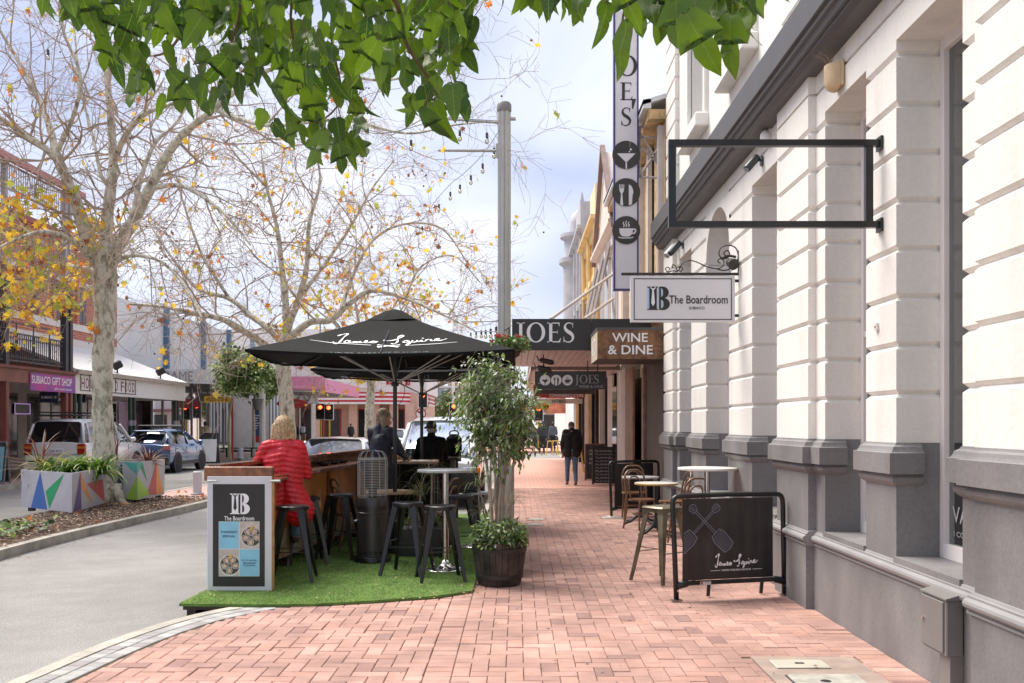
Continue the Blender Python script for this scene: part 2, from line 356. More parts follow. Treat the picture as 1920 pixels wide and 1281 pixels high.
def brick_key(r):
    y = (r[1] + r[3]) / 2; x = (r[0] + r[2]) / 2; px = VX + F * x / y; py = VY + F * EYE / y
    vis = -40 < px < 1960 and py < 1300; return (0 if vis else 1, y)
bricks.sort(key=brick_key)
cache = {}
def brick_geo(sx, sy, jit=0):
    x, y = sx / 2 - GAP / 2, sy / 2 - GAP / 2; c = .0045
    vs = [(-x, -y, -.02), (x, -y, -.02), (x, y, -.02), (-x, y, -.02), (-x, -y, -c), (x, -y, -c), (x, y, -c), (-x, y, -c), (-x + c, -y + c, 0), (x - c, -y + c, 0), (x - c, y - c, 0), (-x + c, y - c, 0)]
    fs = [(0, 1, 5, 4), (1, 2, 6, 5), (2, 3, 7, 6), (3, 0, 4, 7), (4, 5, 9, 8), (5, 6, 10, 9), (6, 7, 11, 10), (7, 4, 8, 11), (8, 9, 10, 11)]
    return vs, fs
big = MB(); big.var = []
nb = 0
for r in bricks:
    sx, sy = r[2] - r[0], r[3] - r[1]; cx, cy = (r[0] + r[2]) / 2, (r[1] + r[3]) / 2; vis = brick_key(r)[0] == 0
    dz = random.uniform(-.0015, .0015) + (random.choice((-.004, .004)) if random.random() < .06 else 0); tx, ty = random.gauss(0, .006), random.gauss(0, .006); rz = random.gauss(0, .006)
    if vis and nb < 290:
        key = (round(sx, 3), round(sy, 3))
        if key not in cache:
            vs, fs = brick_geo(sx, sy); me = bpy.data.meshes.new('brick'); me.from_pydata(vs, [], fs); me.materials.append(brick_m); cache[key] = me
        o = bpy.data.objects.new('brick', cache[key]); COL.objects.link(o); o.parent = footpath; o.location = (cx, cy, .012 + dz); o.rotation_euler = (tx, ty, rz); nb += 1
    else:
        vs, fs = brick_geo(sx, sy); m = Matrix.Translation((cx, cy, dz)) @ Euler((tx, ty, rz)).to_matrix().to_4x4()
        big.add([m @ Vector(v) for v in vs], fs); big.var += [random.random()] * len(fs)
big.build('bricks', brick_m, footpath, kind='stuff')
# far footpath beyond the modelled bricks
def brickfield(name, col, jc, s):      # material-only pavers for far ground
    m = bpy.data.materials.new(name); m.use_nodes = True; t = m.node_tree; bs = t.nodes['Principled BSDF']; l = t.links.new
    g = N(t, 'ShaderNodeNewGeometry'); bt = N(t, 'ShaderNodeTexBrick'); bt.inputs['Scale'].default_value = 1; bt.inputs['Brick Width'].default_value = .233 * s; bt.inputs['Row Height'].default_value = .117 * s; bt.inputs['Mortar Size'].default_value = .006 * s
    bt.inputs['Color1'].default_value = (*[c * .9 for c in col], 1); bt.inputs['Color2'].default_value = (*[min(1, c * 1.12) for c in col], 1); bt.inputs['Mortar'].default_value = (*jc, 1)
    l(g.outputs['Position'], bt.inputs['Vector']); l(bt.outputs['Color'], bs.inputs['Base Color']); bs.inputs['Roughness'].default_value = .85; MATS[name] = m; return m
far_brick = brickfield('far pavers', (.60, .33, .26), (.30, .20, .15), 1)
b = MB(); b.add([(-.5, 24.45, .002), (2.7, 24.45, .002), (2.7, 46, .002), (-.5, 46, .002)], [(0, 1, 2, 3)]); structure(b.build('far_footpath', far_brick))
b = MB(); b.box(-.66, 39.8, ZR, 2.7, 46, -.002); structure(b.build('corner_footpath', far_brick))
b = MB(); b.box(-2, 58, ZR, 3.2, 150, .0); structure(b.build('distant_footpath', far_brick))
# grey stone strip along the kerb: two rows of small pavers
grey_st = M('grey paver', (.36, .35, .34), .8, var=.12, scale=5, bump=.4, bscale=120, attr=[(.3, (.85, .85, .86)), (.7, (1.05, 1.05, 1.04))])
a0 = [p for p in offset(kerb, .145) if 5.0 < p[1] < 9.2]
def along(pts, step):
    o = [pts[0]]; acc = 0; last = pts[0]
    for i in range(1, len(pts)):
        p, q = pts[i - 1], pts[i]; l = math.hypot(q[0] - p[0], q[1] - p[1]); d = step - acc
        while d <= l: o.append((p[0] + (q[0] - p[0]) * d / l, p[1] + (q[1] - p[1]) * d / l)); d += step
        acc = l - (d - step)
    return o
c0 = along(a0, .118)
for row in range(2):
    A = offset(c0, .004 + row * .122); B = offset(c0, .118 + row * .122)
    for i in range(len(c0) - 1):
        s = (i % 1); a, d_, c, q = A[i], B[i], B[i + 1], A[i + 1]; cx = sum(k[0] for k in (a, d_, c, q)) / 4; cy = sum(k[1] for k in (a, d_, c, q)) / 4
        f = .965; tp = [((k[0] - cx) * f, (k[1] - cy) * f) for k in (a, d_, c, q)]; g = .92; z = random.uniform(-.002, .002)
        bb = MB(); bb.add([(x + cx, y + cy, -.02) for x, y in tp] + [(x + cx, y + cy, -.003 + z) for x, y in tp] + [(x * g + cx, y * g + cy, .001 + z) for x, y in tp], [(0, 1, 5, 4), (1, 2, 6, 5), (2, 3, 7, 6), (3, 0, 4, 7), (4, 5, 9, 8), (5, 6, 10, 9), (6, 7, 11, 10), (7, 4, 8, 11), (8, 9, 10, 11)])
        bb.build('paver', grey_st, footpath)
# pit surround and covers
pc = M('pit concrete', (.33, .25, .21), .85, var=.15, scale=6, bump=.4, bscale=90)
bb = MB(); bb.box(1.625, 5.0, -.02, 2.335, 6.775, .001); pit_o = thing('service_pit', 'concrete service pit surround set into the bricks at lower right', 'pit', (1.98, 5.9, 0)); bb.build('surround', pc, pit_o)
lid = M('pit lid', (.40, .38, .33), .7, var=.2, scale=10, bump=.3, bscale=120)
bb = MB(); bb.cbox((1.955, 5.96, .008), .44, .60, .012, 0, bev=.01); bb.build('lid', lid, pit_o, bevel=0)
bb = MB(); bb.box(1.725, 5.65, .0012, 2.185, 6.27, .0035); bb.build('lid_frame', print_black, pit_o)
bb = MB(); bb.cbox((1.90, 6.54, .006), .36, .22, .010, 0, bev=.006); bb.build('small_lid', M('cream lid', (.46, .43, .36), .6, var=.1), pit_o)
bb = MB(); bb.lathe([(.035, .0142), (.03, .0165)], (1.93, 6.08, 0), 14); bb.box(1.87, 6.53, .0112, 1.93, 6.56, .014); bb.build('lifting_hole', print_black, pit_o)
fr = (Vector((2.03, 5.95, .014)), EX, EY); txt('FIRE', fr, .16, M('cast letters', (.28, .26, .23), .7), pit_o, h=.001)
for i, q in enumerate(small):
    cov = thing('cover_plate', ['pale square cover plate in the bricks by the potted ficus', 'worn cover plate farther along the bricks beside the lamp post', 'white cover plate under the foot of the far black barrier'][i], 'cover plate', ((q[0] + q[2]) / 2, (q[1] + q[3]) / 2, 0))
    bb = MB(); bb.box(q[0], q[1], -.01, q[2], q[3], .001); bb.build('surround', pc, cov)
    bb = MB(); bb.cbox(((q[0] + q[2]) / 2, (q[1] + q[3]) / 2, .005), q[2] - q[0] - .05, q[3] - q[1] - .05, .01, 0, bev=.004); bb.build('lid', lid, cov)
    bb = MB()
    for s in (-1, 1): bb.box((q[0] + q[2]) / 2 + s * .08 - .015, (q[1] + q[3]) / 2 - .01, .0102, (q[0] + q[2]) / 2 + s * .08 + .015, (q[1] + q[3]) / 2 + .01, .0125)
    bb.build('key_slot', print_black, cov)
# ---------------- median strip ----------------
mulch = M('bark mulch', (.16, .10, .075), .95, var=.5, scale=22, bump=1, bscale=55)
med_brick = brickfield('median pavers', (.50, .33, .28), (.30, .22, .18), 1)
mL = [(-8.5, 11), (-8.6, 16), (-8.5, 24), (-8.2, 34), (-8.0, 70)]; mR = [(-6.55, 11), (-6.68, 14), (-6.62, 17), (-6.5, 21), (-6.6, 34), (-6.6, 70)]
mL = spl(mL, 8); mR = spl(mR, 8)
def at_y(pts, y):
    for i in range(len(pts) - 1):
        if pts[i][1] <= y <= pts[i + 1][1]: t = (y - pts[i][1]) / (pts[i + 1][1] - pts[i][1]); return pts[i][0] * (1 - t) + pts[i + 1][0] * t
    return pts[-1][0]
ys = list(np.linspace(11, 70, 60)); b = MB()
Lm = [(at_y(mL, y), y) for y in ys]; Rm = [(at_y(mR, y), y) for y in ys]
strip(b, [(x - .0, y) for x, y in Lm], [(x + .15, y) for x, y in Lm], .0, ZR - .01); strip(b, [(x - .15, y) for x, y in Rm], Rm, .0, ZR - .01)
structure(b.build('median_kerb', conc))
b = MB(); strip(b, [(x + .15, y) for x, y in Lm], [(x - .15, y) for x, y in Rm], -.008, ZR); structure(b.build('median', med_brick))
b = MB(); ysm = np.linspace(11.5, 21.3, 30); NX = 16
vs = []; 
for y in ysm:
    x0, x1 = at_y(mL, y) + .17, at_y(mR, y) - .17
    for i in range(NX + 1):
        t = i / NX; x = x0 + (x1 - x0) * t; e = min(t, 1 - t) * 4; ed = min(1, e) * min(1, (21.3 - y) * 1.2); vs.append((x, y, -.006 + .05 * ed + .03 * ed * noise.noise(Vector((x * 5, y * 5, 0)))))
b.add(vs, [(j * (NX + 1) + i, j * (NX + 1) + i + 1, (j + 1) * (NX + 1) + i + 1, (j + 1) * (NX + 1) + i) for j in range(len(ysm) - 1) for i in range(NX)]); mul = structure(b.build('mulch_bed', mulch))
# loose chips over the mulch
def scatter(n, fn, name, mats, parent=None, label=None, cat=None, kind='stuff'):
    bb = MB()
    for _ in range(n): fn(bb)
    return bb.build(name, mats, parent, label=label, cat=cat, kind=kind)
def chip(bb):
    y = random.uniform(11.5, 21.2); x = random.uniform(at_y(mL, y) + .15, at_y(mR, y) - .1); s = random.uniform(.012, .035); a = random.uniform(0, 6.3)
    e = min(1, 4 * min(x - at_y(mL, y), at_y(mR, y) - x) / 2); bb.cbox((x, y, .02 + .03 * e + random.uniform(0, .015)), s * 1.6, s * .6, .006, a, rx=random.uniform(-.5, .5), ry=random.uniform(-.5, .5), mi=random.choice((0, 0, 1, 2)))
scatter(5200, chip, 'bark_chips', [M('chip dark', (.11, .065, .045), .9), M('chip tan', (.34, .22, .14), .9), M('chip pale', (.50, .40, .28), .9)], None, 'loose brown bark chips over the median garden bed', 'mulch')
# far side footpath
b = MB(); b.box(-40, 20, ZR, -13.6, 30.2, 0); b.box(-40, 30.2, ZR, -15.1, 46, 0); b.box(-40, 46, ZR, -13.2, 56, 0)
structure(b.build('opposite_footpath', med_brick))
b = MB(); b.box(-13.6, 20, ZR - .01, -13.45, 30.2, .003); b.box(-15.1, 30.35, ZR - .01, -14.95, 46, .003); b.box(-13.2, 46, ZR - .01, -13.05, 56, .003); b.box(-14.95, 30.2, ZR - .01, -13.45, 30.35, .003)
structure(b.build('opposite_kerb', conc))
# ---------------- white corner building on the right ----------------
bld = thing('corner_building', 'white rusticated corner building with dark grey base on the right', 'building', (2.6, 6, 0))
XW, XP, XG = 2.62, 2.55, 2.94
# piers: wall y0,y1 and projecting pilaster p0,p1 (None = plain)
PIERS = [(1.2, 5.72, 1.6, 5.42), (6.72, 7.30, None, None), (8.27, 9.79, 8.52, 9.54), (10.84, 12.01, None, None), (13.47, 14.61, None, None), (15.67, 16.90, 15.94, 16.90)]
def foot(p, i, xb=3.0):
    y0, y1, a, b2 = p
    if a is None: return [(xb, y0 + i), (XW + i, y0 + i), (XW + i, y1 - i), (xb, y1 - i)]
    return [(xb, y0 + i), (XW + i, y0 + i), (XW + i, a + i), (XP + i, a + i), (XP + i, b2 - i), (XW + i, b2 - i), (XW + i, y1 - i), (xb, y1 - i)]
def stack(prof, p, xb=3.0):     # prof: (z, inset)
    return [[(x, y, z) for x, y in foot(p, i, xb)] for z, i in prof]
GZ = [1.49, 1.83, 2.163, 2.497, 2.83, 3.163, 3.497, 3.83, 4.18, 4.51]
c = .028
for pi_, p in enumerate(PIERS):
    mb = MB(); mb.rings(stack([(.60, 0), (1.21, 0)], p)); mb.build('pier_base', grey_paint, bld)
    mb = MB(); mb.rings(stack([(1.19, -.0), (1.205, -.022), (1.225, -.038), (1.25, -.042), (1.268, -.028), (1.275, -.028), (1.277, -.072), (1.42, -.072), (1.425, -.05), (1.44, -.042), (1.462, -.034), (1.475, -.012), (1.489, -.006), (1.49, .02)], p, 2.79))
    mb.build('pier_cap', grey_paint, bld)
    mb = MB(); mb.rings(stack([(1.20, .002), (1.489, .002)], p)); mb.build('pier_base', grey_paint, bld)
    for k in range(len(GZ) - 1):
        z0, z1 = GZ[k], GZ[k + 1]
        mb = MB(); mb.rings(stack([(z0, c), (z0 + c, 0), (z1 - c, 0), (z1, c)] if k else [(z0, .0), (z1 - c, 0), (z1, c)], p)); mb.build('stone_course', white_paint, bld)
# heads over the windows; the one between D and E is arched
WINS = [(5.72, 6.72), (7.30, 8.27), (9.79, 10.84), (12.01, 13.47), (14.61, 15.67)]
for k, (y0, y1) in enumerate(WINS):
    mb = MB()
    if k != 3:
        rg = [[(3.0, y0 + .001, z), (XW + i, y0 + .001, z), (XW + i, y1 - .001, z), (3.0, y1 - .001, z)] for z, i in [(4.27, 0), (4.51 - c, 0), (4.51, c)]]
        mb.rings(rg); mb.build('lintel', white_paint, bld)
    else:
        m_ = (y0 + y1) / 2; r = (y1 - y0) / 2; n = 14
        arc = [(m_ - r * math.cos(pi * i / n), 3.82 + .62 * math.sin(pi * i / n)) for i in range(n + 1)]
        for i in range(n):
            (a, za), (b_, zb) = arc[i], arc[i + 1]
            mb.add([(x, y, z) for x in (XW, 3.0) for y, z in ((a, za), (b_, zb), (b_, 4.51), (a, 4.51))], [(0, 3, 2, 1), (4, 5, 6, 7), (0, 1, 5, 4), (2, 3, 7, 6)])
        mb.build('arch', white_paint, bld)
# band below the string course
mb = MB(); mb.box(XW, 1.2, 4.51, 3.0, 16.9, 4.66); mb.box(XP, 1.6, 4.51, XW, 5.42, 4.66); mb.box(XP, 8.52, 4.51, XW, 9.54, 4.66); mb.box(XP, 15.94, 4.51, XW, 16.897, 4.66); mb.build('frieze', white_paint, bld)
def moulding(prof, name, mat, y0=1.2, y1=16.9, end=True):    # prof (x, z) closed back at XW; extruded along the facade
    mb = MB(); mb.prism(prof, y0, y1, 'y'); return mb.build(name, mat, bld)
moulding([(2.70, 4.655), (2.47, 4.655), (2.43, 4.69), (2.43, 4.72), (2.40, 4.725), (2.385, 4.78), (2.36, 4.785), (2.36, 4.83), (2.33, 4.835), (2.33, 5.10), (2.345, 5.12), (2.70, 5.16)], 'string_course', dark_paint, 1.2, 16.96)
# plinth
def plin(y0, y1, x, nm='plinth'):
    mb = MB(); mb.box(x, y0, -.05, 3.0, y1, .56); mb.build(nm, grey_paint, bld)
edges = [(1.2, 1.6, 2.6), (1.6, 5.42, 2.53), (5.42, 8.52, 2.6), (8.52, 9.54, 2.53), (9.54, 15.94, 2.6), (15.94, 16.9, 2.53)]
for y0, y1, x in edges:
    plin(y0, y1, x); o = x
    prof = [(o + .2, .555), (o + .0, .555), (o - .012, .562), (o - .012, .576), (o - .004, .580), (o - .004, .586), (o - .022, .592), (o - .034, .604), (o - .038, .620), (o - .032, .636), (o - .018, .646), (o - .008, .650), (o - .008, .662), (o + .006, .666), (o + .012, .680), (o + .05, .690), (o + .2, .69)]
    mb = MB(); mb.prism(prof, y0 - (.03 if x < 2.55 else -.0), y1 + (.03 if x < 2.55 else 0), 'y'); mb.build('plinth_moulding', M('lit moulding grey', (.27, .26, .26), .5, var=.08, scale=3, bump=.25, bscale=14), bld)  # wall grey made lighter: light on the moulding put into the colour
# windows
frame_m = M('window frame paint', (.70, .65, .64), .5, var=.03); gl = glass('shop glass', (.30, .33, .31), .5)
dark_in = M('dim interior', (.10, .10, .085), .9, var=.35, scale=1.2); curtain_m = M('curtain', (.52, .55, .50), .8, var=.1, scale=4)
for k, (y0, y1) in enumerate(WINS):
    mb = MB(); mb.box(2.60, y0, .66, 2.95, y1, .705); mb.build('sill', grey_paint, bld)
    zt = 4.27 if k != 3 else 4.46
    w = MB(); w.box(2.92, y0, .705, 2.99, y0 + .07, zt); w.box(2.92, y1 - .07, .705, 2.99, y1, zt); w.box(2.92, y0 + .07, .705, 2.99, y1 - .07, .80); w.box(2.92, y0 + .07, zt - .09, 2.99, y1 - .07, zt)
    w.box(2.915, y0 + .02, .7, 2.95, y0 + .05, zt - .02)
    wo = w.build('window', frame_m, bld)
    g = MB(); g.box(2.955, y0 + .07, .80, 2.962, y1 - .07, zt - .09); g.build('pane', gl, wo)
    if k == 1:
        for z in (2.35,): g = MB(); g.box(2.93, y0 + .07, z, 2.985, y1 - .07, z + .05); g.build('transom', frame_m, wo)
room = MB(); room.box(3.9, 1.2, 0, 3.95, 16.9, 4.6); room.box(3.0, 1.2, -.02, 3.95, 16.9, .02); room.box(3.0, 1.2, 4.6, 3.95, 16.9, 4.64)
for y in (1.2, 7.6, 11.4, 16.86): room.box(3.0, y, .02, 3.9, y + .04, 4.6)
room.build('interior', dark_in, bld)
cu = MB(); vs = []; n = 60
for i in range(n + 1):
    y = 5.74 + .96 * i / n; x = 3.12 + .025 * math.sin(i * 1.3); vs += [(x, y, .72), (x, y, 4.2)]
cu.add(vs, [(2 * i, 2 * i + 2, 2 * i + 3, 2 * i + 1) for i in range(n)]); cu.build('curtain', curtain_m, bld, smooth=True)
frw = (Vector((2.954, 6.10, 1.20)), -EY, EZ)
txt('VANE', (Vector((2.952, 6.37, 1.01)), -EY, EZ), .44, M('window lettering', (.45, .45, .44), .5), bld, name='window_lettering', h=.001, height=.11, bold=0)
txt('I COUTURE', (Vector((2.952, 6.37, .88)), -EY, EZ), .40, MATS['window lettering'], bld, name='window_lettering', h=.001, height=.035, bold=0)
# upper storey
UW = 2.66
ups = [(3.2, 4.6), (7.0, 8.1), (10.75, 12.15), (13.5, 14.95)]
mb = MB(); y = 1.2
for a, b2 in [(2.0, 3.6), (6.6, 8.0), (10.85, 12.05), (13.62, 14.85)]:
    mb.box(UW, y, 5.1, 3.0, a, 10.2); mb.box(UW, a, 5.1, 3.0, b2, 5.95); mb.box(UW, a, 9.0, 3.0, b2, 10.2); y = b2
mb.box(UW, y, 5.1, 3.0, 16.9, 10.2); mb.build('upper_wall', white_paint, bld)
for a, b2 in [(2.0, 3.6), (6.6, 8.0), (10.85, 12.05), (13.62, 14.85)]:
    mb = MB(); mb.cbox((2.57, (a + b2) / 2, 5.85), .20, b2 - a + .30, .19, bev=.015); mb.build('upper_sill', white_paint, bld)
    w = MB(); w.box(2.86, a, 5.95, 2.93, a + .08, 9.0); w.box(2.86, b2 - .08, 5.95, 2.93, b2, 9.0); w.box(2.86, a + .08, 5.95, 2.93, b2 - .08, 6.05); w.box(2.86, a + .08, 7.4, 2.93, b2 - .08, 7.47); wo = w.build('window', frame_m, bld)
    g = MB(); g.box(2.895, a + .08, 6.05, 2.902, b2 - .08, 8.98); g.build('pane', gl, wo)
    mb = MB(); mb.box(2.60, a - .12, 5.946, UW + .01, a - .0, 9.1); mb.box(2.60, b2, 5.946, UW + .01, b2 + .12, 9.1); mb.build('architrave', white_paint, bld)
for (y0, y1) in ((1.6, 5.42), (8.52, 9.54), (15.94, 16.9)):     # rusticated upper pilasters
    z = 5.14; H = .36
    while z < 10.0:
        mb = MB(); q = [[(UW + .01, y0 + i, zz), (2.59 + i, y0 + i, zz), (2.59 + i, y1 - i, zz), (UW + .01, y1 - i, zz)] for zz, i in [(z, c), (z + c, 0), (z + H - c, 0), (z + H, c)]]
        mb.rings(q); mb.build('quoin', white_paint, bld); z += H
mb = MB(); mb.box(3.0, 1.2, 4.66, 9, 16.9, 10.2); mb.box(3.96, 1.2, 0, 9, 16.9, 4.66); mb.box(3.0, 16.8, 0, 3.98, 16.895, 4.66); mb.box(2.4, 1.2, 10.2, 9, 17.0, 10.6); mb.build('core_wall', white_paint, bld)

# ---------------- things on that wall ----------------
box_m = M('meter box paint', (.20, .185, .18), .45, var=.06, bump=.1, bscale=30)
e = thing('electrical_box', 'dark grey metal electrical box on a post against the near wall base', 'electrical box', (2.55, 5.8, 0))
mb = MB(); mb.cbox((2.545, 5.82, .43), .10, .335, .33, bev=.006); mb.build('cabinet', box_m, e)
mb = MB(); mb.add([(2.485, 5.64, .594), (2.60, 5.64, .594), (2.60, 6.0, .594), (2.485, 6.0, .594), (2.485, 5.64, .602), (2.60, 5.64, .635), (2.60, 6.0, .635), (2.485, 6.0, .602)], [(0, 3, 2, 1), (4, 5, 6, 7), (0, 1, 5, 4), (1, 2, 6, 5), (2, 3, 7, 6), (3, 0, 4, 7)]); mb.build('hood', box_m, e)
mb = MB(); mb.cbox((2.490, 5.83, .43), .012, .30, .30, bev=.004); dr = mb.build('door', box_m, e)
mb = MB(); mb.lathe([(.012, -.012), (.012, 0), (.006, .001)], (2.484, 5.945, .44), 12, axis='x'); mb.build('lock', chrome, dr)
mb = MB(); mb.box(2.52, 5.66, 0, 2.598, 5.80, .27); mb.build('post', box_m, e)
mb = MB(); mb.lathe([(.011, -.01), (.011, .0)], (2.56, 5.652, .54), 12, axis='y'); mb.build('bolt', box_m, e)
# empty sign frame
mb = MB(); fr_o = thing('sign_frame', 'empty black rectangular steel sign frame bracketed out from the white wall', 'sign frame', (1.8, 7.0, 3.03))
mb.box(1.09, 6.975, 3.615, 2.60, 7.025, 3.66); mb.build('top_bar', black_metal, fr_o); mb = MB(); mb.box(1.09, 6.975, 3.03, 2.60, 7.025, 3.075); mb.build('bottom_bar', black_metal, fr_o)
for x in (1.09, 2.505): mb = MB(); mb.box(x, 6.98, 3.075, x + .052, 7.02, 3.615); mb.build('upright', black_metal, fr_o)
for z in (3.05, 3.637): mb = MB(); mb.box(2.60, 6.95, z - .05, 2.617, 7.05, z + .045); mb.build('bracket', black_metal, fr_o)
# boardroom sign
sb = thing('hanging_sign', 'white hanging sign reading The Boardroom Subiaco with a B logo', 'sign', (1.95, 11.5, 2.82))
mb = MB(); mb.box(1.342, 11.47, 2.82, 2.57, 11.53, 3.365); mb.build('panel', M('sign white', (.72, .71, .72), .4, var=.02), sb)
frs = (Vector((1.956, 11.468, 3.09)), EX, EZ)
def fborder(mb, w, h, t, off=.002):
    mb.rect(-w, h - t, w, h, off); mb.rect(-w, -h, w, -h + t, off); mb.rect(-w, -h + t, -w + t, h - t, off); mb.rect(w - t, -h + t, w, h - t, off)
mb = MB().frame(*frs); fborder(mb, .578, .245, .010); mb.build('border', print_black, sb)
def B_logo(mats, parent, o, s, fn=1, letter=0, tie=1, shadow=None):   # letter B with a necktie cut into its stem; s = height
    X, Y, Z = EX, EZ, None
    if shadow:
        mb = MB().frame(o, EX, EZ)
        for u in (-.44, .02): mb.rect(u * s, -.44 * s, (u + .17) * s, .44 * s, .0015)
        mb.build('logo_shadow', shadow, parent)
    mb = MB().frame(o, EX, EZ); q = lambda p: [(u * s, w * s) for u, w in p]
    mb.poly(q([(-.46, .5), (-.46, .47), (-.36, .43), (-.36, -.44), (-.46, -.47), (-.46, -.5), (.02, -.5), (.02, -.47), (-.04, -.44), (-.04, .43), (.02, .47), (.02, .5)]), .003)
    # two bowls with a stem
    def bowl(cy, ry, rx, w0, w1):
        n = 14; pts = []; ws = []
        for i in range(n + 1):
            t = pi / 2 - pi * i / n; pts.append(((.13 + rx * math.cos(t)) * s, (cy + ry * math.sin(t)) * s)); ws.append((w0 + (w1 - w0) * math.cos(t) ** 1.5 if math.cos(t) > 0 else w0) * s)
        mb.stroke(pts, ws, .003)
    mb.rect(.06 * s, -.5 * s, .14 * s, .5 * s, .003)
    bowl(.245, .225, .22, .06, .25); bowl(-.245, .225, .25, .06, .28)
    mb.build('logo', mats[letter], parent)
    mb = MB().frame(o, EX, EZ)
    mb.poly(q([(-.27, .42), (-.13, .42), (-.16, .33), (-.24, .33)]), .005); mb.poly(q([(-.235, .325), (-.165, .325), (-.12, -.2), (-.2, -.34), (-.28, -.2)]), .005)
    mb.poly(q([(-.33, .5), (-.28, .47), (-.21, .40), (-.25, .38), (-.32, .44)]), .0045); mb.poly(q([(-.07, .5), (-.12, .47), (-.19, .40), (-.15, .38), (-.08, .44)]), .0045)
    mb.build('necktie', mats[tie], parent)
B_logo([print_black, print_white], sb, Vector((1.66, 11.468, 3.10)), .275, shadow=M('pale blue print', (.42, .60, .75), .5, var=.05))
txt('The Boardroom', (Vector((2.14, 11.468, 3.085)), EX, EZ), .69, print_black, sb, height=.098)
txt('SUBIACO', (Vector((2.12, 11.468, 2.985)), EX, EZ), .185, print_black, sb)
for z in (2.90, 3.31): mb = MB(); mb.tube([(2.56, 11.5, z), (2.64, 11.5, z)], .018, 8); mb.build('bracket', black_metal, sb)
iron = M('wrought iron', (.04, .033, .03), .5, var=.4, scale=12)
sc_o = thing('scroll_bracket', 'wrought iron scroll bracket above the white Boardroom sign', 'bracket', (2.0, 11.5, 3.38))
mb = MB(); mb.box(1.235, 11.485, 3.375, 2.62, 11.515, 3.405); mb.build('bar', iron, sc_o)
def sx(px, py): return P(px, py, 11.5)
def scroll(pts, n=6): return [sx(*p) for p in spl(pts, n)]
for pts, r in (([(1272, 508), (1280, 494), (1292, 489), (1305, 491), (1325, 500), (1345, 504), (1356, 498), (1357, 489), (1350, 485), (1346, 490), (1351, 494)], .007),
             ([(1345, 505), (1360, 507), (1375, 500), (1384, 483), (1380, 466), (1367, 460), (1353, 464), (1348, 475), (1353, 484), (1363, 484), (1368, 476), (1364, 470), (1357, 474), (1360, 479)], .008),
             ([(1272, 510), (1262, 508), (1252, 510), (1248, 504), (1253, 501), (1256, 505)], .006), ([(1270, 509), (1267, 500), (1262, 496), (1260, 501), (1264, 503)], .006), ([(1270, 506), (1276, 509), (1280, 504), (1275, 499), (1272, 503)], .006),
             ([(1355, 484), (1366, 480), (1380, 482)], .016), ([(1385, 512), (1385, 470)], .012)):
    mb = MB(); mb.tube(scroll(pts), r, 6); mb.build('scroll', iron, sc_o, smooth=True)
mb = MB(); mb.tube([P(1368, 492, 11.5), P(1376, 496, 11.4)], [.05, .07], 10); mb.build('lamp_head', iron, sc_o)
# cameras, floodlights, wall lamp
def wall_unit(name, label, cat, px, py, y, col, ln=.22, r=.045, dome=False):
    p = P(px, py, y); t = thing(name, label, cat, (XW, y, p.z))
    mb = MB(); mb.lathe([(.055, -.02), (.055, 0)], (XW, y, p.z), 14, axis='x'); mb.build('mount', col, t)
    mb = MB(); mb.tube([(XW - .01, y, p.z), (XW - .07, y, p.z + .02), (XW - .09, y, p.z - .01)], .014, 8); mb.build('arm', col, t)
    mb = MB(); a = Vector((XW - .06, y, p.z + .04)); b2 = a + Vector((-.55, -.25, -.62)).normalized() * ln; mb.tube([a, a + (b2 - a) * .96, b2], [r, r, r * .9], 14); h = mb.build('housing', col, t, smooth='auto')
    mb = MB(); mb.tube([b2 + (b2 - a) * .001, b2 + (b2 - a) * .02], r * .8, 14); mb.build('lens', glass('lens glass', (.2, .2, .2), 1), h)
    return t
gun = M('gunmetal paint', (.06, .075, .07), .4)
wall_unit('spotlight', 'small grey cylinder spotlight on the wall behind the black frame', 'spotlight', 1430, 302, 2.62 * F / (1430 - VX), gun, .20, .042)
wall_unit('spotlight', 'small dark spotlight by the white camera above the scroll bracket', 'spotlight', 1283, 460, 15.3, gun, .26, .05)
wall_unit('security_camera', 'white bullet security camera near the far end of the white wall', 'camera', 1281, 466, 15.75, M('camera white', (.75, .74, .72), .4), .24, .055)
dm = thing('smoke_dome', 'small white dome sensor on the wall above the frame', 'sensor', (XW, 9.3, 4.42)); mb = MB(); mb.ell((XW - .05, 10.05, 4.58), .06, .07, .08); mb.build('dome', M('dome white', (.75, .73, .72), .4), dm, smooth=True)
mb = MB(); mb.box(XW - .03, 10.0, 4.54, XW, 10.1, 4.66); mb.build('mount', MATS['dome white'], dm)
lampm = M('cream lamp', (.62, .46, .28), .5, var=.12, scale=8, bump=.1); y = 7.86
wl = thing('wall_lamp', 'cream half round wall lamp with wires sticking up, under the dark ledge', 'wall lamp', (XW, y, 4.3))
mb = MB(); mb.cbox((XW - .018, y, 4.43), .035, .20, .21, bev=.012); mb.build('backplate', lampm, wl)
mb = MB(); rg = []
for z, k in ((4.31, .55), (4.325, .8), (4.36, .95), (4.45, 1.0), (4.51, 1.0), (4.515, .92)): rg.append([(XW - .036 - .10 * k * math.sin(pi * i / 12), y + .095 * k * math.cos(pi * i / 12), z) for i in range(13)])
mb.rings(rg); mb.build('shade', lampm, wl, smooth='auto')
mb = MB()
for i in range(14): a = random.uniform(-.5, .9); s = Vector((XW - .09, y + random.uniform(-.05, .05), 4.51)); mb.tube([s, s + Vector((-a * .05, a * .06, .08)), s + Vector((-a * .14, a * .12, random.uniform(.1, .19)))], .0016, 4)
mb.build('bird_wire', M('rust wire', (.25, .15, .10), .6), wl, kind='stuff')
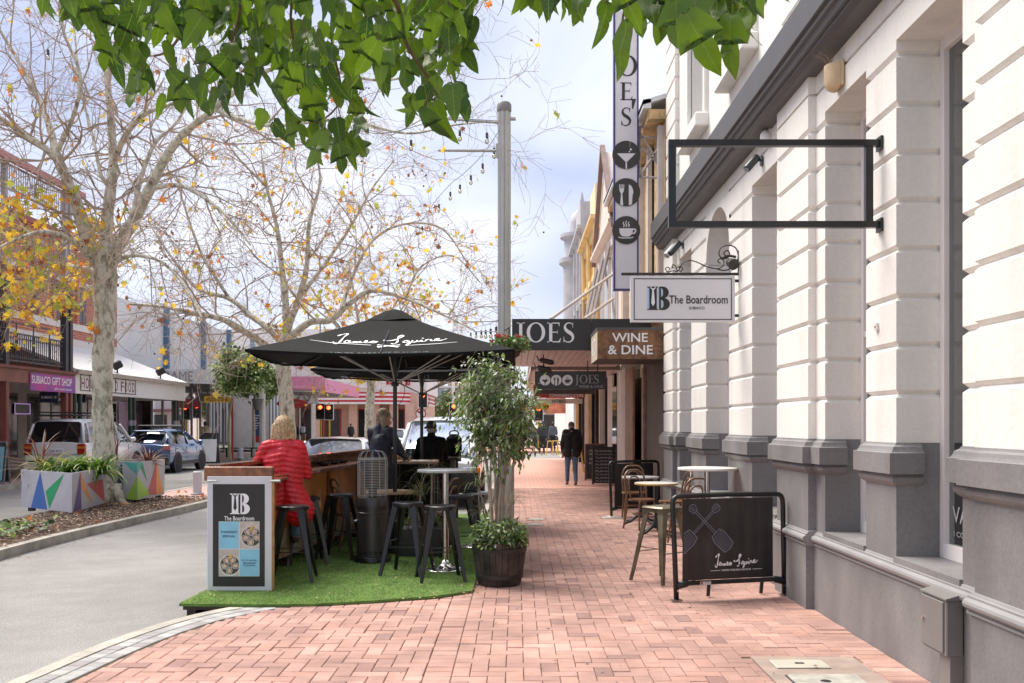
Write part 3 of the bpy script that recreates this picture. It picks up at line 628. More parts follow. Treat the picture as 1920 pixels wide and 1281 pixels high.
bz = thing('power_socket', 'small white socket with a red dot on the pier beside the Boardroom sign', 'socket', (XW, 7.05, 2.3)); mb = MB(); mb.box(XW - .02, 7.04, 2.30, XW, 7.09, 2.35); mb.build('plate', MATS['dome white'], bz); mb = MB(); mb.box(XW - .023, 7.055, 2.315, XW - .02, 7.07, 2.33); mb.build('indicator', M('red plastic', (.5, .03, .03), .5), bz)
# ---------------- turf parklet ----------------
tl = [(-2.99, 8.62), (-2.6, 8.60), (-2.2, 8.58), (-1.8, 8.62), (-1.3, 8.78), (-.75, 9.02), (-.43, 9.30), (-.42, 9.8), (-.42, 17.2), (-2.2, 17.2), (-2.98, 9.4)]
turf_m = M('turf backing', (.12, .22, .045), .9, var=.25, scale=6, bump=.6, bscale=200)
pk = thing('parklet_deck', 'raised timber deck covered with bright green artificial turf', 'deck', (-1.8, 12.5, ZR))
mb = MB(); mb.prism([(x, y) for x, y in tl], .005, .028, 'z'); mb.build('turf', turf_m, pk)
mb = MB(); mb.box(-2.97, 8.66, -.035, -2.3, 16.5, .004); mb.box(-2.95, 8.70, ZR, -2.87, 16.4, -.035); mb.build('deck_board', dark_wood, pk)
def inside(x, y, poly):
    c = False; j = len(poly) - 1
    for i in range(len(poly)):
        if (poly[i][1] > y) != (poly[j][1] > y) and x < (poly[j][0] - poly[i][0]) * (y - poly[i][1]) / (poly[j][1] - poly[i][1]) + poly[i][0]: c = not c
        j = i
    return c
def blades(n, ylo, yhi, h, w):
    mb = MB(); k = 0
    while k < n:
        x, y = random.uniform(-3.02, -.40), ylo + (yhi - ylo) * random.random() ** 1.5
        if not inside(x, y, tl): continue
        a = random.uniform(0, 6.283); l = random.uniform(.3, 1) * h; dx, dy = math.cos(a) * w, math.sin(a) * w; lx, ly = random.uniform(-.8, .8) * l, random.uniform(-.8, .8) * l
        mb.add([(x - dx, y - dy, .026), (x + dx, y + dy, .026), (x + lx, y + ly, .026 + l * .8)], [(0, 1, 2)], random.choice((0, 0, 1, 2))); k += 1
    return mb
gm = [M('turf blade a', (.24, .36, .08), .7, var=.1, trans=.25), M('turf blade b', (.13, .25, .05), .7, var=.1), M('turf blade c', (.30, .40, .14), .7, var=.1)]
blades(60000, 8.55, 12.5, .026, .0028).build('turf_blades', gm, pk, kind='stuff'); blades(14000, 11.5, 16, .026, .004).build('turf_blades', gm, pk, kind='stuff')
def leafbit(bb):
    x, y = random.uniform(-2.9, -.45), random.uniform(8.7, 11); s = random.uniform(.005, .014); a = random.uniform(0, 6)
    bb.add([(x + s * math.cos(a + k), y + s * math.sin(a + k), .05 + random.uniform(0, .008)) for k in (0, 1.5, 3, 4.6)], [(0, 1, 2, 3)])
scatter(170, leafbit, 'fallen_leaf_bits', M('dry leaf bits', (.50, .36, .18), .8, var=.3), None, 'tiny dry leaf fragments lying on the artificial turf', 'leaf litter')
def leafbit2(bb):
    if random.random() < .6: x, y = random.gauss(-.42, .05), random.uniform(9.0, 9.9)
    else: x, y = random.uniform(-2.8, 2.5), random.uniform(6.2, 12)
    s = random.uniform(.004, .016); a = random.uniform(0, 6)
    bb.add([(x + s * math.cos(a + k), y + s * .6 * math.sin(a + k), .016 + random.uniform(0, .012)) for k in (0, 1.5, 3, 4.6)], [(0, 1, 2, 3)])
scatter(150, leafbit2, 'path_litter', M('path litter', (.30, .17, .08), .8, var=.3), None, 'scattered brown leaf crumbs on the brick footpath', 'leaf litter')

# ---------------- counter around the parklet ----------------
bar_top = M('varnished jarrah', (.23, .085, .035), .22, var=.35, scale=3, dist=2, coat=.5, bump=.1, bscale=40)
orange_p = M('orange plywood', (.55, .20, .035), .3, var=.25, scale=1.6, dist=2.5, coat=.4)
bar = thing('bar_counter', 'varnished timber bar counter along the road edge with orange panels', 'bar counter', (-2.6, 13, .03))
A0, A1 = Vector((-2.97, 9.30, 0)), Vector((-2.26, 16.6, 0)); D = (A1 - A0).normalized(); NRM = Vector((D.y, -D.x, 0))   # towards the seats
def along_box(mb, s0, s1, o0, o1, z0, z1, mi=None):
    q = [A0 + D * s + NRM * o for s, o in ((s0, o0), (s1, o0), (s1, o1), (s0, o1))]
    mb.add([(p.x, p.y, z) for z in (z0, z1) for p in q], [(3, 2, 1, 0), (4, 5, 6, 7), (0, 1, 5, 4), (1, 2, 6, 5), (2, 3, 7, 6), (3, 0, 4, 7)], mi); return mb
LN = (A1 - A0).length
along_box(MB(), .12, LN, 0, .05, 1.0, 1.19).build('parapet', bar_top, bar); along_box(MB(), .12, LN, -.03, .09, 1.19, 1.225).build('parapet_cap', bar_top, bar)
along_box(MB(), .12, LN, .052, .40, 1.045, 1.08).build('counter_top', bar_top, bar)
along_box(MB(), .12, LN, -.0, .03, .03, 1.0).build('outer_panel', dark_wood, bar)
for i in range(5):
    s0 = .3 + i * 1.42; along_box(MB(), s0, s0 + 1.36, .26, .285, .48, 1.04).build('orange_panel', orange_p, bar)
art = M('painted bar art', (.30, .28, .26), .4, var=.4, scale=2.4, dist=3, col2=(.33, .17, .07), mix=(.42, .55))
for i in range(5):
    s0 = .3 + i * 1.42; along_box(MB(), s0, s0 + 1.36, .262, .283, .16, .477).build('painted_panel', art, bar)
for i in range(6): along_box(MB(), .2 + i * 1.4, .26 + i * 1.4, .20, .29, .03, 1.045).build('post', dark_wood, bar)
mb = MB(); mb.cbox((-2.655, 9.31, 1.145), .66, .06, .135, bev=.008); mb.build('front_beam', M('front beam jarrah', (.28, .10, .035), .35, var=.4, scale=4, dist=3, coat=.3, bump=.3, bscale=60), bar)
mb = MB(); mb.box(-2.96, 9.32, 1.06, -2.33, 9.9, 1.08); mb.build('end_top', bar_top, bar)
for x in (-2.90, -2.30): mb = MB(); mb.box(x - .05, 9.265, 1.065, x + .05, 9.278, 1.09); mb.tube([(x - .045, 9.262, 1.077), (x + .045, 9.262, 1.077)], .010, 8); mb.build('latch', steel, bar)
# back counter
bb2 = thing('back_counter', 'dark counter at the back of the parklet in front of the white van', 'bar counter', (-1.6, 16.6, .03))
MB().box(-2.2, 16.55, 1.16, -.98, 16.62, 1.24).build if 0 else None
mb = MB(); mb.box(-2.25, 16.60, .98, -.95, 16.66, 1.20); mb.build('parapet', dark_wood, bb2); mb = MB(); mb.box(-2.25, 16.1, 1.02, -.95, 16.58, 1.06); mb.build('counter_top', dark_wood, bb2)
mb = MB(); mb.box(-2.2, 16.55, .03, -1.0, 16.62, .98); mb.build('panel', M('dark panel', (.035, .032, .03), .6, var=.2), bb2); mb = MB(); mb.box(-1.10, 16.12, .03, -1.03, 16.55, 1.02); mb.build('post', M('grey post', (.10, .095, .09), .6), bb2)
def note(x, z, w, h, y, m): mb = MB(); mb.box(x, y - .003, z, x + w, y, z + h); return mb.build('notice', m, bb2)
note(-1.27, 1.08, .06, .10, 16.6, print_grey)
# ---------------- menu board on the end of the counter ----------------
mn = thing('menu_board', 'white framed menu board with the Boardroom logo and Thursday oyster special poster', 'menu board', (-2.64, 9.3, .03))
mb = MB(); mb.cbox((-2.64, 9.285, .575), .615, .045, 1.09, bev=.004); mb.build('board', M('board white', (.60, .60, .62), .45, var=.04, scale=6), mn)
mb = MB(); mb.box(-2.332, 9.27, .03, -2.315, 9.31, 1.06); mb.build('side_edge', M('side edge timber', (.42, .24, .10), .5, var=.2, scale=12), mn)
yb = 9.2615
fb = lambda y=yb: (Vector((-2.645, y, .56)), EX, EZ)
mb = MB().frame(*fb()); mb.rect(-.247, -.487, .247, .487, .001); mb.build('black_panel', M('board black', (.022, .019, .018), .45, var=.12, scale=9), mn)
B_logo([print_white, MATS['board black']], mn, Vector((-2.64, yb - .002, .86)), .195)
txt('The Boardroom', (Vector((-2.64, yb - .002, .722)), EX, EZ), .285, print_white, mn, height=.042)
for i in range(1): mb = MB().frame(*fb(yb - .002)); mb.rect(-.19, -.39, .197, .132, .001); mb.build('poster_backing', M('poster paper', (.72, .70, .68), .4, var=.02), mn)
sky_b = M('poster blue', (.25, .55, .72), .4, var=.06, scale=9); stonebg = M('poster stone', (.55, .47, .42), .5, var=.12, scale=25)
def oyster_bowl(cx, cz, s, clip):
    """printed bowl of oysters, drawn flat and cut at the picture's edge"""
    x0, x1, z0, z1 = clip; cl = lambda p: [(min(max(u, x0), x1), min(max(w, z0), z1)) for u, w in p]
    def blob(mb, u, w, r, r2, rot, h, jag=0, n=18):
        pts = []
        for i in range(n):
            t = 2 * pi * i / n; k = 1 + (jag * ((i % 2) - .5) * 2 if jag else 0); a, b_ = r * k * math.cos(t), r2 * k * math.sin(t); pts.append((u + a * math.cos(rot) - b_ * math.sin(rot), w + a * math.sin(rot) + b_ * math.cos(rot)))
        mb.poly(cl(pts), h)
    ly = yb - .0035
    mb = MB().frame((-2.645, ly, .56), EX, EZ); blob(mb, cx, cz, .093 * s, .093 * s, 0, .0003, n=32); mb.build('bowl_rim_print', M('bowl rim', (.72, .68, .62), .4), mn)
    mb = MB().frame((-2.645, ly, .56), EX, EZ); blob(mb, cx + .002, cz + .003, .084 * s, .083 * s, 0, .0006, n=32); mb.build('bowl_print', M('bowl dark', (.07, .065, .05), .5, var=.3, scale=60), mn)
    sh = MB().frame((-2.645, ly, .56), EX, EZ); ins = MB().frame((-2.645, ly, .56), EX, EZ); sp = MB().frame((-2.645, ly, .56), EX, EZ); drk = MB().frame((-2.645, ly, .56), EX, EZ)
    for k, a in enumerate((100, 160, 25, -35, -95)):
        if a == 100: a = 125
        if a == 160: a = 190
        if a == 25: a = 60
        if a == -35: a = -5
        t = R(a); u, w = cx + .048 * s * math.cos(t), cz + .048 * s * math.sin(t)
        blob(sh, u, w, .036 * s, .027 * s, t, .0009, .10); blob(drk, u, w, .030 * s, .021 * s, t, .0011, .08); blob(ins, u, w, .024 * s, .016 * s, t, .0013, .05); blob(sp, u + .003, w, .011 * s, .009 * s, t, .0016)
    sh.build('shell_print', M('shell pale', (.62, .58, .54), .5, var=.2, scale=80), mn); drk.build('shell_shade_print', M('shell grey', (.12, .10, .09), .5, var=.3, scale=80), mn); ins.build('oyster_print', M('oyster', (.62, .44, .33), .4, var=.12, scale=70), mn); sp.build('oyster_meat_print', M('oyster meat', (.74, .52, .36), .4), mn)
    le = MB().frame((-2.645, ly, .56), EX, EZ); le.poly(cl([(cx - .012, cz + .055), (cx + .03, cz + .105), (cx + .008, cz + .10), (cx - .015, cz + .08)]), .0018); le.poly(cl([(cx - .012, cz + .055), (cx + .012, cz + .07), (cx + .032, cz + .104), (cx + .028, cz + .108), (cx + .002, cz + .085)]), .0017); le.build('lemon_print', M('lemon', (.75, .42, .05), .4), mn)
mb = MB().frame(*fb(yb - .0032)); mb.rect(-.187, -.128, .001, .129, .0002); mb.build('blue_square', sky_b, mn); mb = MB().frame(*fb(yb - .0032)); mb.rect(.007, -.387, .194, -.133, .0002); mb.build('blue_square', sky_b, mn)
mb = MB().frame(*fb(yb - .0032)); mb.rect(.007, -.128, .194, .129, .0002); mb.build('photo_square', stonebg, mn); mb = MB().frame(*fb(yb - .0032)); mb.rect(-.187, -.387, .001, -.133, .0002); mb.build('photo_square', stonebg, mn)
oyster_bowl(.118, -.015, 1.1, (.007, .194, -.128, .129)); oyster_bowl(-.085, -.285, 1.1, (-.187, .001, -.387, -.133))
navy = M('navy print', (.02, .03, .09), .5)
txt('THURSDAY', (Vector((-2.738, yb - .004, .592)), EX, EZ), .158, navy, mn, height=.021); txt('SPECIAL', (Vector((-2.738, yb - .004, .552)), EX, EZ), .125, navy, mn, height=.020)
for s, z in (('12 Freshly', .322), ('Shucked', .298), ('Oysters', .274)): txt(s, (Vector((-2.545, yb - .004, z)), EX, EZ), .148 if 'F' in s else .115, navy, mn, height=.0165)

# ---------------- stools ----------------
def make_stool(mat, label, group=None, name='metal_stool', square=False):
    t = thing(name, label, 'bar stool', (0, 0, 0), group)
    mb = MB()
    if square:
        mb.cbox((0, 0, .75), .31, .31, .035, bev=.015); mb.cbox((0, 0, .725), .29, .29, .03)
    else: mb.lathe([(.0, .742), (.10, .742), (.135, .752), (.155, .758), (.165, .752), (.168, .735), (.163, .715), (.150, .715)], (0, 0, 0), 28)
    mb.build('seat', mat, t, smooth='auto', origin=(0, 0, .72))
    for sx_ in (-1, 1):
        for sy_ in (-1, 1):
            mb = MB(); rg = []
            for z, o, w in ((.735, .105, .052), (.62, .125, .046), (.40, .158, .034), (.15, .195, .024), (.0, .222, .021)):
                cx, cy = sx_ * o, sy_ * o; u = Vector((sx_, -sy_, 0)).normalized(); v = Vector((sx_, sy_, 0)).normalized(); d = .014 if z > .1 else .012
                c0 = Vector((cx, cy, z)); rg.append([c0 + u * w - v * w * .55 + v * d, c0 + v * d * 2, c0 - u * w - v * w * .55 + v * d, c0 - u * (w - .006) - v * (w * .55 + .0), c0, c0 + u * (w - .006) - v * (w * .55)])
            mb.rings(rg); mb.build('leg', mat, t, smooth='auto', origin=(sx_ * .2, sy_ * .2, 0))
    for k in range(4):
        a = k * pi / 2; z = .30 + (.05 if k % 2 else 0); r = .165 + (.004 if k % 2 else .004)
        p0, p1 = Vector((r * math.cos(a) - r * math.sin(a), r * math.sin(a) + r * math.cos(a), z)), Vector((r * math.cos(a + pi / 2) - r * math.sin(a + pi / 2), r * math.sin(a + pi / 2) + r * math.cos(a + pi / 2), z))
        mb = MB(); mb.tube([p0, p1], .011, 6, flat=.5); mb.build('crossbar', mat, t)
    return t
stool0 = make_stool(black_metal, 'black metal stool standing right behind the menu board')
SG = 'black metal bar stools on the turf'
place(stool0, (-2.29, 9.93, .03), R(6), group=SG)
for x, y, rz, lb in [(-.78, 9.95, 12, 'black metal stool nearest the camera in front of the round high table'), (-1.16, 10.35, -14, 'black metal stool just right of the patio heater'), (-.66, 11.35, 8, 'black metal stool behind the chrome pole of the round high table'), (-2.42, 11.15, 20, 'black metal stool the woman in the red coat sits on'), (-2.10, 11.55, -8, 'black metal stool just beyond the woman in the red coat'), (-1.40, 15.75, 5, 'black metal stool under the man in the black cap')]:
    c_ = copy_tree(stool0); place(c_, (x, y, .03), R(rz), lb, SG)
bst = thing('low_back_stool', 'black stool with a low metal back beyond the round high table', 'bar stool', (-.67, 12.6, .03))
mb = MB(); mb.cbox((-.67, 12.6, .76), .34, .34, .04, bev=.015); mb.build('seat', black_metal, bst); mb = MB(); mb.box(-.84, 12.76, .78, -.50, 12.78, .98); mb.build('backrest', black_metal, bst)
for a in (-1, 1):
    for b_ in (-1, 1): mb = MB(); mb.tube([(-.67 + a * .15, 12.6 + b_ * .15, .74), (-.67 + a * .2, 12.6 + b_ * .2, .03)], [.024, .013], 6); mb.build('leg', black_metal, bst)
bronze = M('bronzed steel', (.20, .165, .11), .38, metal=.6, var=.3, scale=7)
st2 = make_stool(bronze, 'bronze coloured square metal stool behind the James Squire barrier', name='bronze_stool', square=True); place(st2, (1.49, 9.98, .012), R(38))

# ---------------- round tables ----------------
marble = M('pale table top', (.62, .60, .57), .35, var=.08, scale=8); zinc = M('zinc table top', (.42, .42, .42), .35, var=.2, scale=9)
def pole_table(name, label, x, y, ztop, r, top_m, base='disc', edge=None, z0=.03, pole=None):
    t = thing(name, label, 'table', (x, y, z0)); pm = pole or chrome
    mb = MB(); mb.lathe([(.0, ztop - .03), (r - .01, ztop - .03), (r, ztop - .025), (r, ztop - .005), (r - .006, ztop), (0, ztop)], (x, y, 0), 48); mb.build('table_top', top_m, t, smooth='auto')
    if edge: mb = MB(); mb.lathe([(r + .001, ztop - .031), (r + .005, ztop - .027), (r + .005, ztop - .006), (r + .001, ztop - .002)], (x, y, 0), 48); mb.build('edge_band', edge, t, smooth=True)
    if base == 'disc':
        mb = MB(); mb.lathe([(.036, z0 + .02), (.036, ztop - .031)], (x, y, 0), 20); mb.build('pole', pm, t, smooth='auto')
        mb = MB(); mb.lathe([(.215, z0), (.215, z0 + .008), (.16, z0 + .018), (.09, z0 + .035), (.045, z0 + .075), (.037, z0 + .11)], (x, y, 0), 36); mb.build('base', pm, t, smooth=True)
    else:
        mb = MB(); mb.lathe([(.05, z0 + .10), (.055, z0 + .16), (.03, z0 + .20), (.025, z0 + .45), (.032, z0 + .47), (.025, z0 + .5), (.025, ztop - .031)], (x, y, 0), 16); mb.build('pole', black_metal, t, smooth='auto')
        for k in range(4):
            a = k * pi / 2 + .6; d = Vector((math.cos(a), math.sin(a), 0)); c0 = Vector((x, y, 0)); mb = MB(); mb.tube([c0 + d * .03 + EZ * (z0 + .15), c0 + d * .10 + EZ * (z0 + .11), c0 + d * .20 + EZ * (z0 + .045), c0 + d * .30 + EZ * (z0 + .022), c0 + d * .33 + EZ * (z0 + .02)], [.03, .026, .02, .018, .026], 8); mb.build('foot', M('cast iron', (.06, .06, .065), .4, metal=.4), t, smooth=True)
    return t
pole_table('high_table', 'round grey high table on a chrome pole, standing on the turf', -.78, 10.62, 1.125, .305, zinc)
pole_table('high_table', 'round white high table on a chrome pole beside the dark wall', 2.27, 11.6, 1.10, .35, M('white table top', (.72, .69, .64), .4, var=.05, scale=7), z0=.012)
yel = M('yellow table edge', (.52, .36, .12), .4, var=.1)
pole_table('cafe_table', 'small round table with a yellow edge among the bentwood chairs', 2.02, 14.1, .77, .31, marble, 'iron', yel, .012)
pole_table('cafe_table', 'small round white table farther along, beside the black barrier', 2.00, 15.75, .77, .30, zinc, 'iron', None, .012)
pole_table('cafe_table', 'low round table with a pale wood edge behind the heater', -1.58, 12.35, .77, .33, M('beech edge', (.50, .33, .17), .4, var=.15, scale=9), 'iron', None, .03)
pole_table('side_table', 'slim chrome pedestal table largely hidden behind the ficus', -.52, 12.6, .74, .18, zinc, 'disc', None, .03)
# square drinks table
dt = thing('drinks_table', 'small square timber table holding a beer at the back of the parklet', 'table', (-1.42, 13.6, .03))
mb = MB(); mb.cbox((-1.42, 13.6, 1.09), .62, .62, .04, bev=.006); mb.build('table_top', M('worn oak', (.30, .20, .13), .45, var=.2, scale=9, dist=1), dt)
for a in (-1, 1):
    for b_ in (-1, 1): mb = MB(); mb.box(-1.42 + a * .27 - .02, 13.6 + b_ * .27 - .02, .03, -1.42 + a * .27 + .02, 13.6 + b_ * .27 + .02, 1.07); mb.build('leg', black_metal, dt)
def beer(x, y, z, h, lb):
    t = thing('beer_glass', lb, 'glass', (x, y, z)); mb = MB(); mb.lathe([(.0, z), (.026, z), (.030, z + h * .5), (.036, z + h), (.033, z + h), (.028, z + h * .5), (.024, z + .012), (0, z + .012)], (x, y, 0), 20); mb.build('tumbler', glass('clear glass', (.9, .93, .93), .6), t, smooth=True)
    mb = MB(); mb.lathe([(.0, z + .013), (.0235, z + .013), (.027, z + h * .5), (.0315, z + h * .88), (0, z + h * .88)], (x, y, 0), 20); mb.build('beer', M('amber beer', (.55, .26, .02), .2, trans=.5), t, smooth=True)
    mb = MB(); mb.lathe([(.0, z + h * .88), (.032, z + h * .88), (.033, z + h * .97), (0, z + h * .97)], (x, y, 0), 20); mb.build('foam', print_white, t, smooth='auto')
beer(-1.56, 13.42, 1.111, .16, 'pint of amber beer on the small square table')
bo = thing('water_bottle', 'clear water bottle standing on the back counter', 'bottle', (-1.78, 16.3, 1.06))
mb = MB(); mb.lathe([(.0, 1.06), (.035, 1.06), (.036, 1.22), (.034, 1.25), (.015, 1.30), (.013, 1.34)], (-1.78, 16.3, 0), 16); mb.build('body', glass('bottle glass', (.6, .8, .9), .8), bo, smooth=True); mb = MB(); mb.lathe([(.014, 1.335), (.014, 1.36)], (-1.78, 16.3, 0), 12); mb.build('cap', M('red cap', (.4, .05, .04), .4), bo)
for i, (s_, o_) in enumerate(((3.3, .16), (3.75, .15), (4.15, .16))):
    p = A0 + D * s_ + NRM * o_; mb = MB(); mb.lathe([(.05, 1.081), (.085, 1.10), (.09, 1.125), (.08, 1.125), (.07, 1.105), (0, 1.10)], (p.x, p.y, 0), 20)
    mb.build('ashtray', M('black glaze', (.015, .015, .015), .25), None, smooth='auto', label='shallow black ashtray on the timber counter, %s of the three' % ('nearest', 'middle', 'farthest')[i], cat='ashtray', group='black ashtrays on the counter')
lt = thing('menu_clip', 'white paper menu lying on the small square table', 'menu', (-1.3, 13.55, 1.11)); mb = MB(); mb.cbox((-1.33, 13.5, 1.114), .2, .14, .004, .3); mb.build('paper', print_white, lt); mb = MB(); mb.cbox((-1.38, 13.47, 1.12), .05, .03, .008, .3); mb.build('clip', chrome, lt)

# ---------------- bentwood chairs ----------------
def make_chair():
    t = thing('bentwood_chair', 'bentwood chair', 'chair', (0, 0, 0))
    mb = MB(); mb.lathe([(0, .455), (.17, .452), (.205, .462), (.21, .45), (.205, .432), (.17, .43), (0, .43)], (0, 0, 0), 28, sy=1.0); mb.build('seat', bent_wood, t, smooth='auto', origin=(0, 0, .43))
    for s in (-1, 1):
        mb = MB(); mb.tube(spl([(s * .13, .14, .44), (s * .155, .165, .25), (s * .175, .195, 0)], 4), [.019, .018, .017, .016, .015, .014, .013, .013, .012], 8); mb.build('leg', bent_wood, t, smooth=True, origin=(s * .17, .19, 0))
    for s in (-1, 1):
        mb = MB(); mb.tube(spl([(s * .165, -.155, .46), (s * .175, -.18, .25), (s * .19, -.24, 0)], 4), .015, 8); mb.build('leg', bent_wood, t, smooth=True, origin=(s * .19, -.24, 0))
    def hoop(w, h, y0, lean, r):
        pts = [(-w * .93, y0, .45), (-w * 1.02, y0 - lean * .4, .45 + h * .45), (-w * .9, y0 - lean * .75, .45 + h * .8), (-w * .5, y0 - lean, .45 + h * .98), (0, y0 - lean * 1.02, .45 + h), (w * .5, y0 - lean, .45 + h * .98), (w * .9, y0 - lean * .75, .45 + h * .8), (w * 1.02, y0 - lean * .4, .45 + h * .45), (w * .93, y0, .45)]
        mb = MB(); mb.tube(spl(pts, 4), r, 8); return mb
    hoop(.185, .44, -.155, .10, .0155).build('back_hoop', bent_wood, t, smooth=True, origin=(0, -.17, .45)); hoop(.105, .34, -.17, .075, .0125).build('inner_hoop', bent_wood, t, smooth=True, origin=(0, -.17, .45))
    mb = MB(); mb.tube([(.15 * math.cos(2 * pi * i / 24), .15 * math.sin(2 * pi * i / 24) + .01, .23) for i in range(25)], .009, 6, cap=False); mb.build('ring_brace', bent_wood, t, smooth=True, origin=(0, 0, .23))
    return t
ch0 = make_chair(); CG = 'bentwood chairs at the small tables by the wall'
place(ch0, (2.28, 13.05, .012), R(24), 'bentwood chair nearest the camera, its back to the bronze stool', CG)
for x, y, rz, lb, g in [(1.92, 14.9, 205, 'bentwood chair tucked between the two small round tables', CG), (2.33, 14.55, 95, 'bentwood chair against the wall beside the yellow edged table', CG), (1.98, 16.45, 176, 'bentwood chair farthest away, beside the black barrier', CG),
                     (-2.08, 12.35, -62, 'bentwood chair left of the heater, nearer of the pair', 'bentwood chairs on the turf'), (-2.16, 13.0, -75, 'bentwood chair left of the heater, farther of the pair', 'bentwood chairs on the turf'), (-1.02, 12.5, 70, 'bentwood chair half hidden behind the round high table', 'bentwood chairs on the turf')]:
    place(copy_tree(ch0), (x, y, .012 if x > 0 else .03), R(rz), lb, g)

# ---------------- patio heater ----------------
hx, hy = -1.67, 11.28; hm = M('hammered grey steel', (.075, .070, .068), .35, metal=.6, var=.1, bump=.1, bscale=120)
h = thing('patio_heater', 'grey cylindrical gas patio heater with a wire cage on the turf', 'heater', (hx, hy, .03))
mb = MB(); mb.lathe([(.205, .03), (.213, .035), (.213, .085), (.205, .095), (.18, .10)], (hx, hy, 0), 36); mb.build('base', black_metal, h, smooth='auto')
mb = MB(); mb.lathe([(.178, .10), (.178, .58), (.183, .585), (.183, .60), (.178, .605), (.178, .76), (.17, .775), (.05, .78)], (hx, hy, 0), 40); mb.build('body', hm, h, smooth='auto')
for k in range(9):
    a = -pi / 2 + (k - 4) * .33; mb = MB(); mb.tube([(hx + .176 * math.cos(a), hy + .176 * math.sin(a), .145), (hx + .180 * math.cos(a), hy + .180 * math.sin(a), .145)], .021, 12); mb.build('air_hole', black_metal, h)
for k in range(22):
    a = -pi / 2 + (k - 10.5) * .11; mb = MB(); mb.cbox((hx + .179 * math.cos(a), hy + .179 * math.sin(a), .655), .004, .007, .045, a); mb.build('vent_slot', black_metal, h)
mb = MB(); mb.lathe([(.05, .78), (.05, .86), (.11, .90), (.11, .92), (.10, 1.05), (.11, 1.07), (.15, 1.18), (.02, 1.21)], (hx, hy, 0), 24); mb.build('burner', M('burnt steel', (.10, .06, .045), .4, metal=.7, var=.3), h, smooth='auto')
cr_ = lambda z: .165 + .006 * math.sin((z - .8) * 12)
for k in range(24):
    z = .80 + k * .0185; r = .17 if z < 1.18 else .17 - (z - 1.18) * .25
    mb = MB(); mb.tube([(hx + r * math.cos(2 * pi * i / 36), hy + r * math.sin(2 * pi * i / 36), z) for i in range(37)], 0.0032, 4, cap=False); mb.build('cage_ring', steel, h)
for k in range(12):
    a = 2 * pi * k / 12 + .1; q = lambda r, z: (hx + r * math.cos(a), hy + r * math.sin(a), z); mb = MB(); mb.tube([q(.172, .78), q(.172, 1.18), q(.158, 1.25), q(.12, 1.30), q(.03, 1.315)], .0028, 4); mb.build('cage_wire', steel, h)
mb = MB(); mb.lathe([(.0, 1.225), (.16, 1.215), (.165, 1.208), (.0, 1.205)], (hx, hy, 0), 30); mb.build('reflector', M('reflector metal', (.4, .36, .33), .4, metal=.8), h, smooth='auto')
mb = MB(); mb.lathe([(.02, -.03), (.022, 0)], (hx - .178, hy - .02, .50), 12, axis='x'); mb.build('knob', chrome, h)

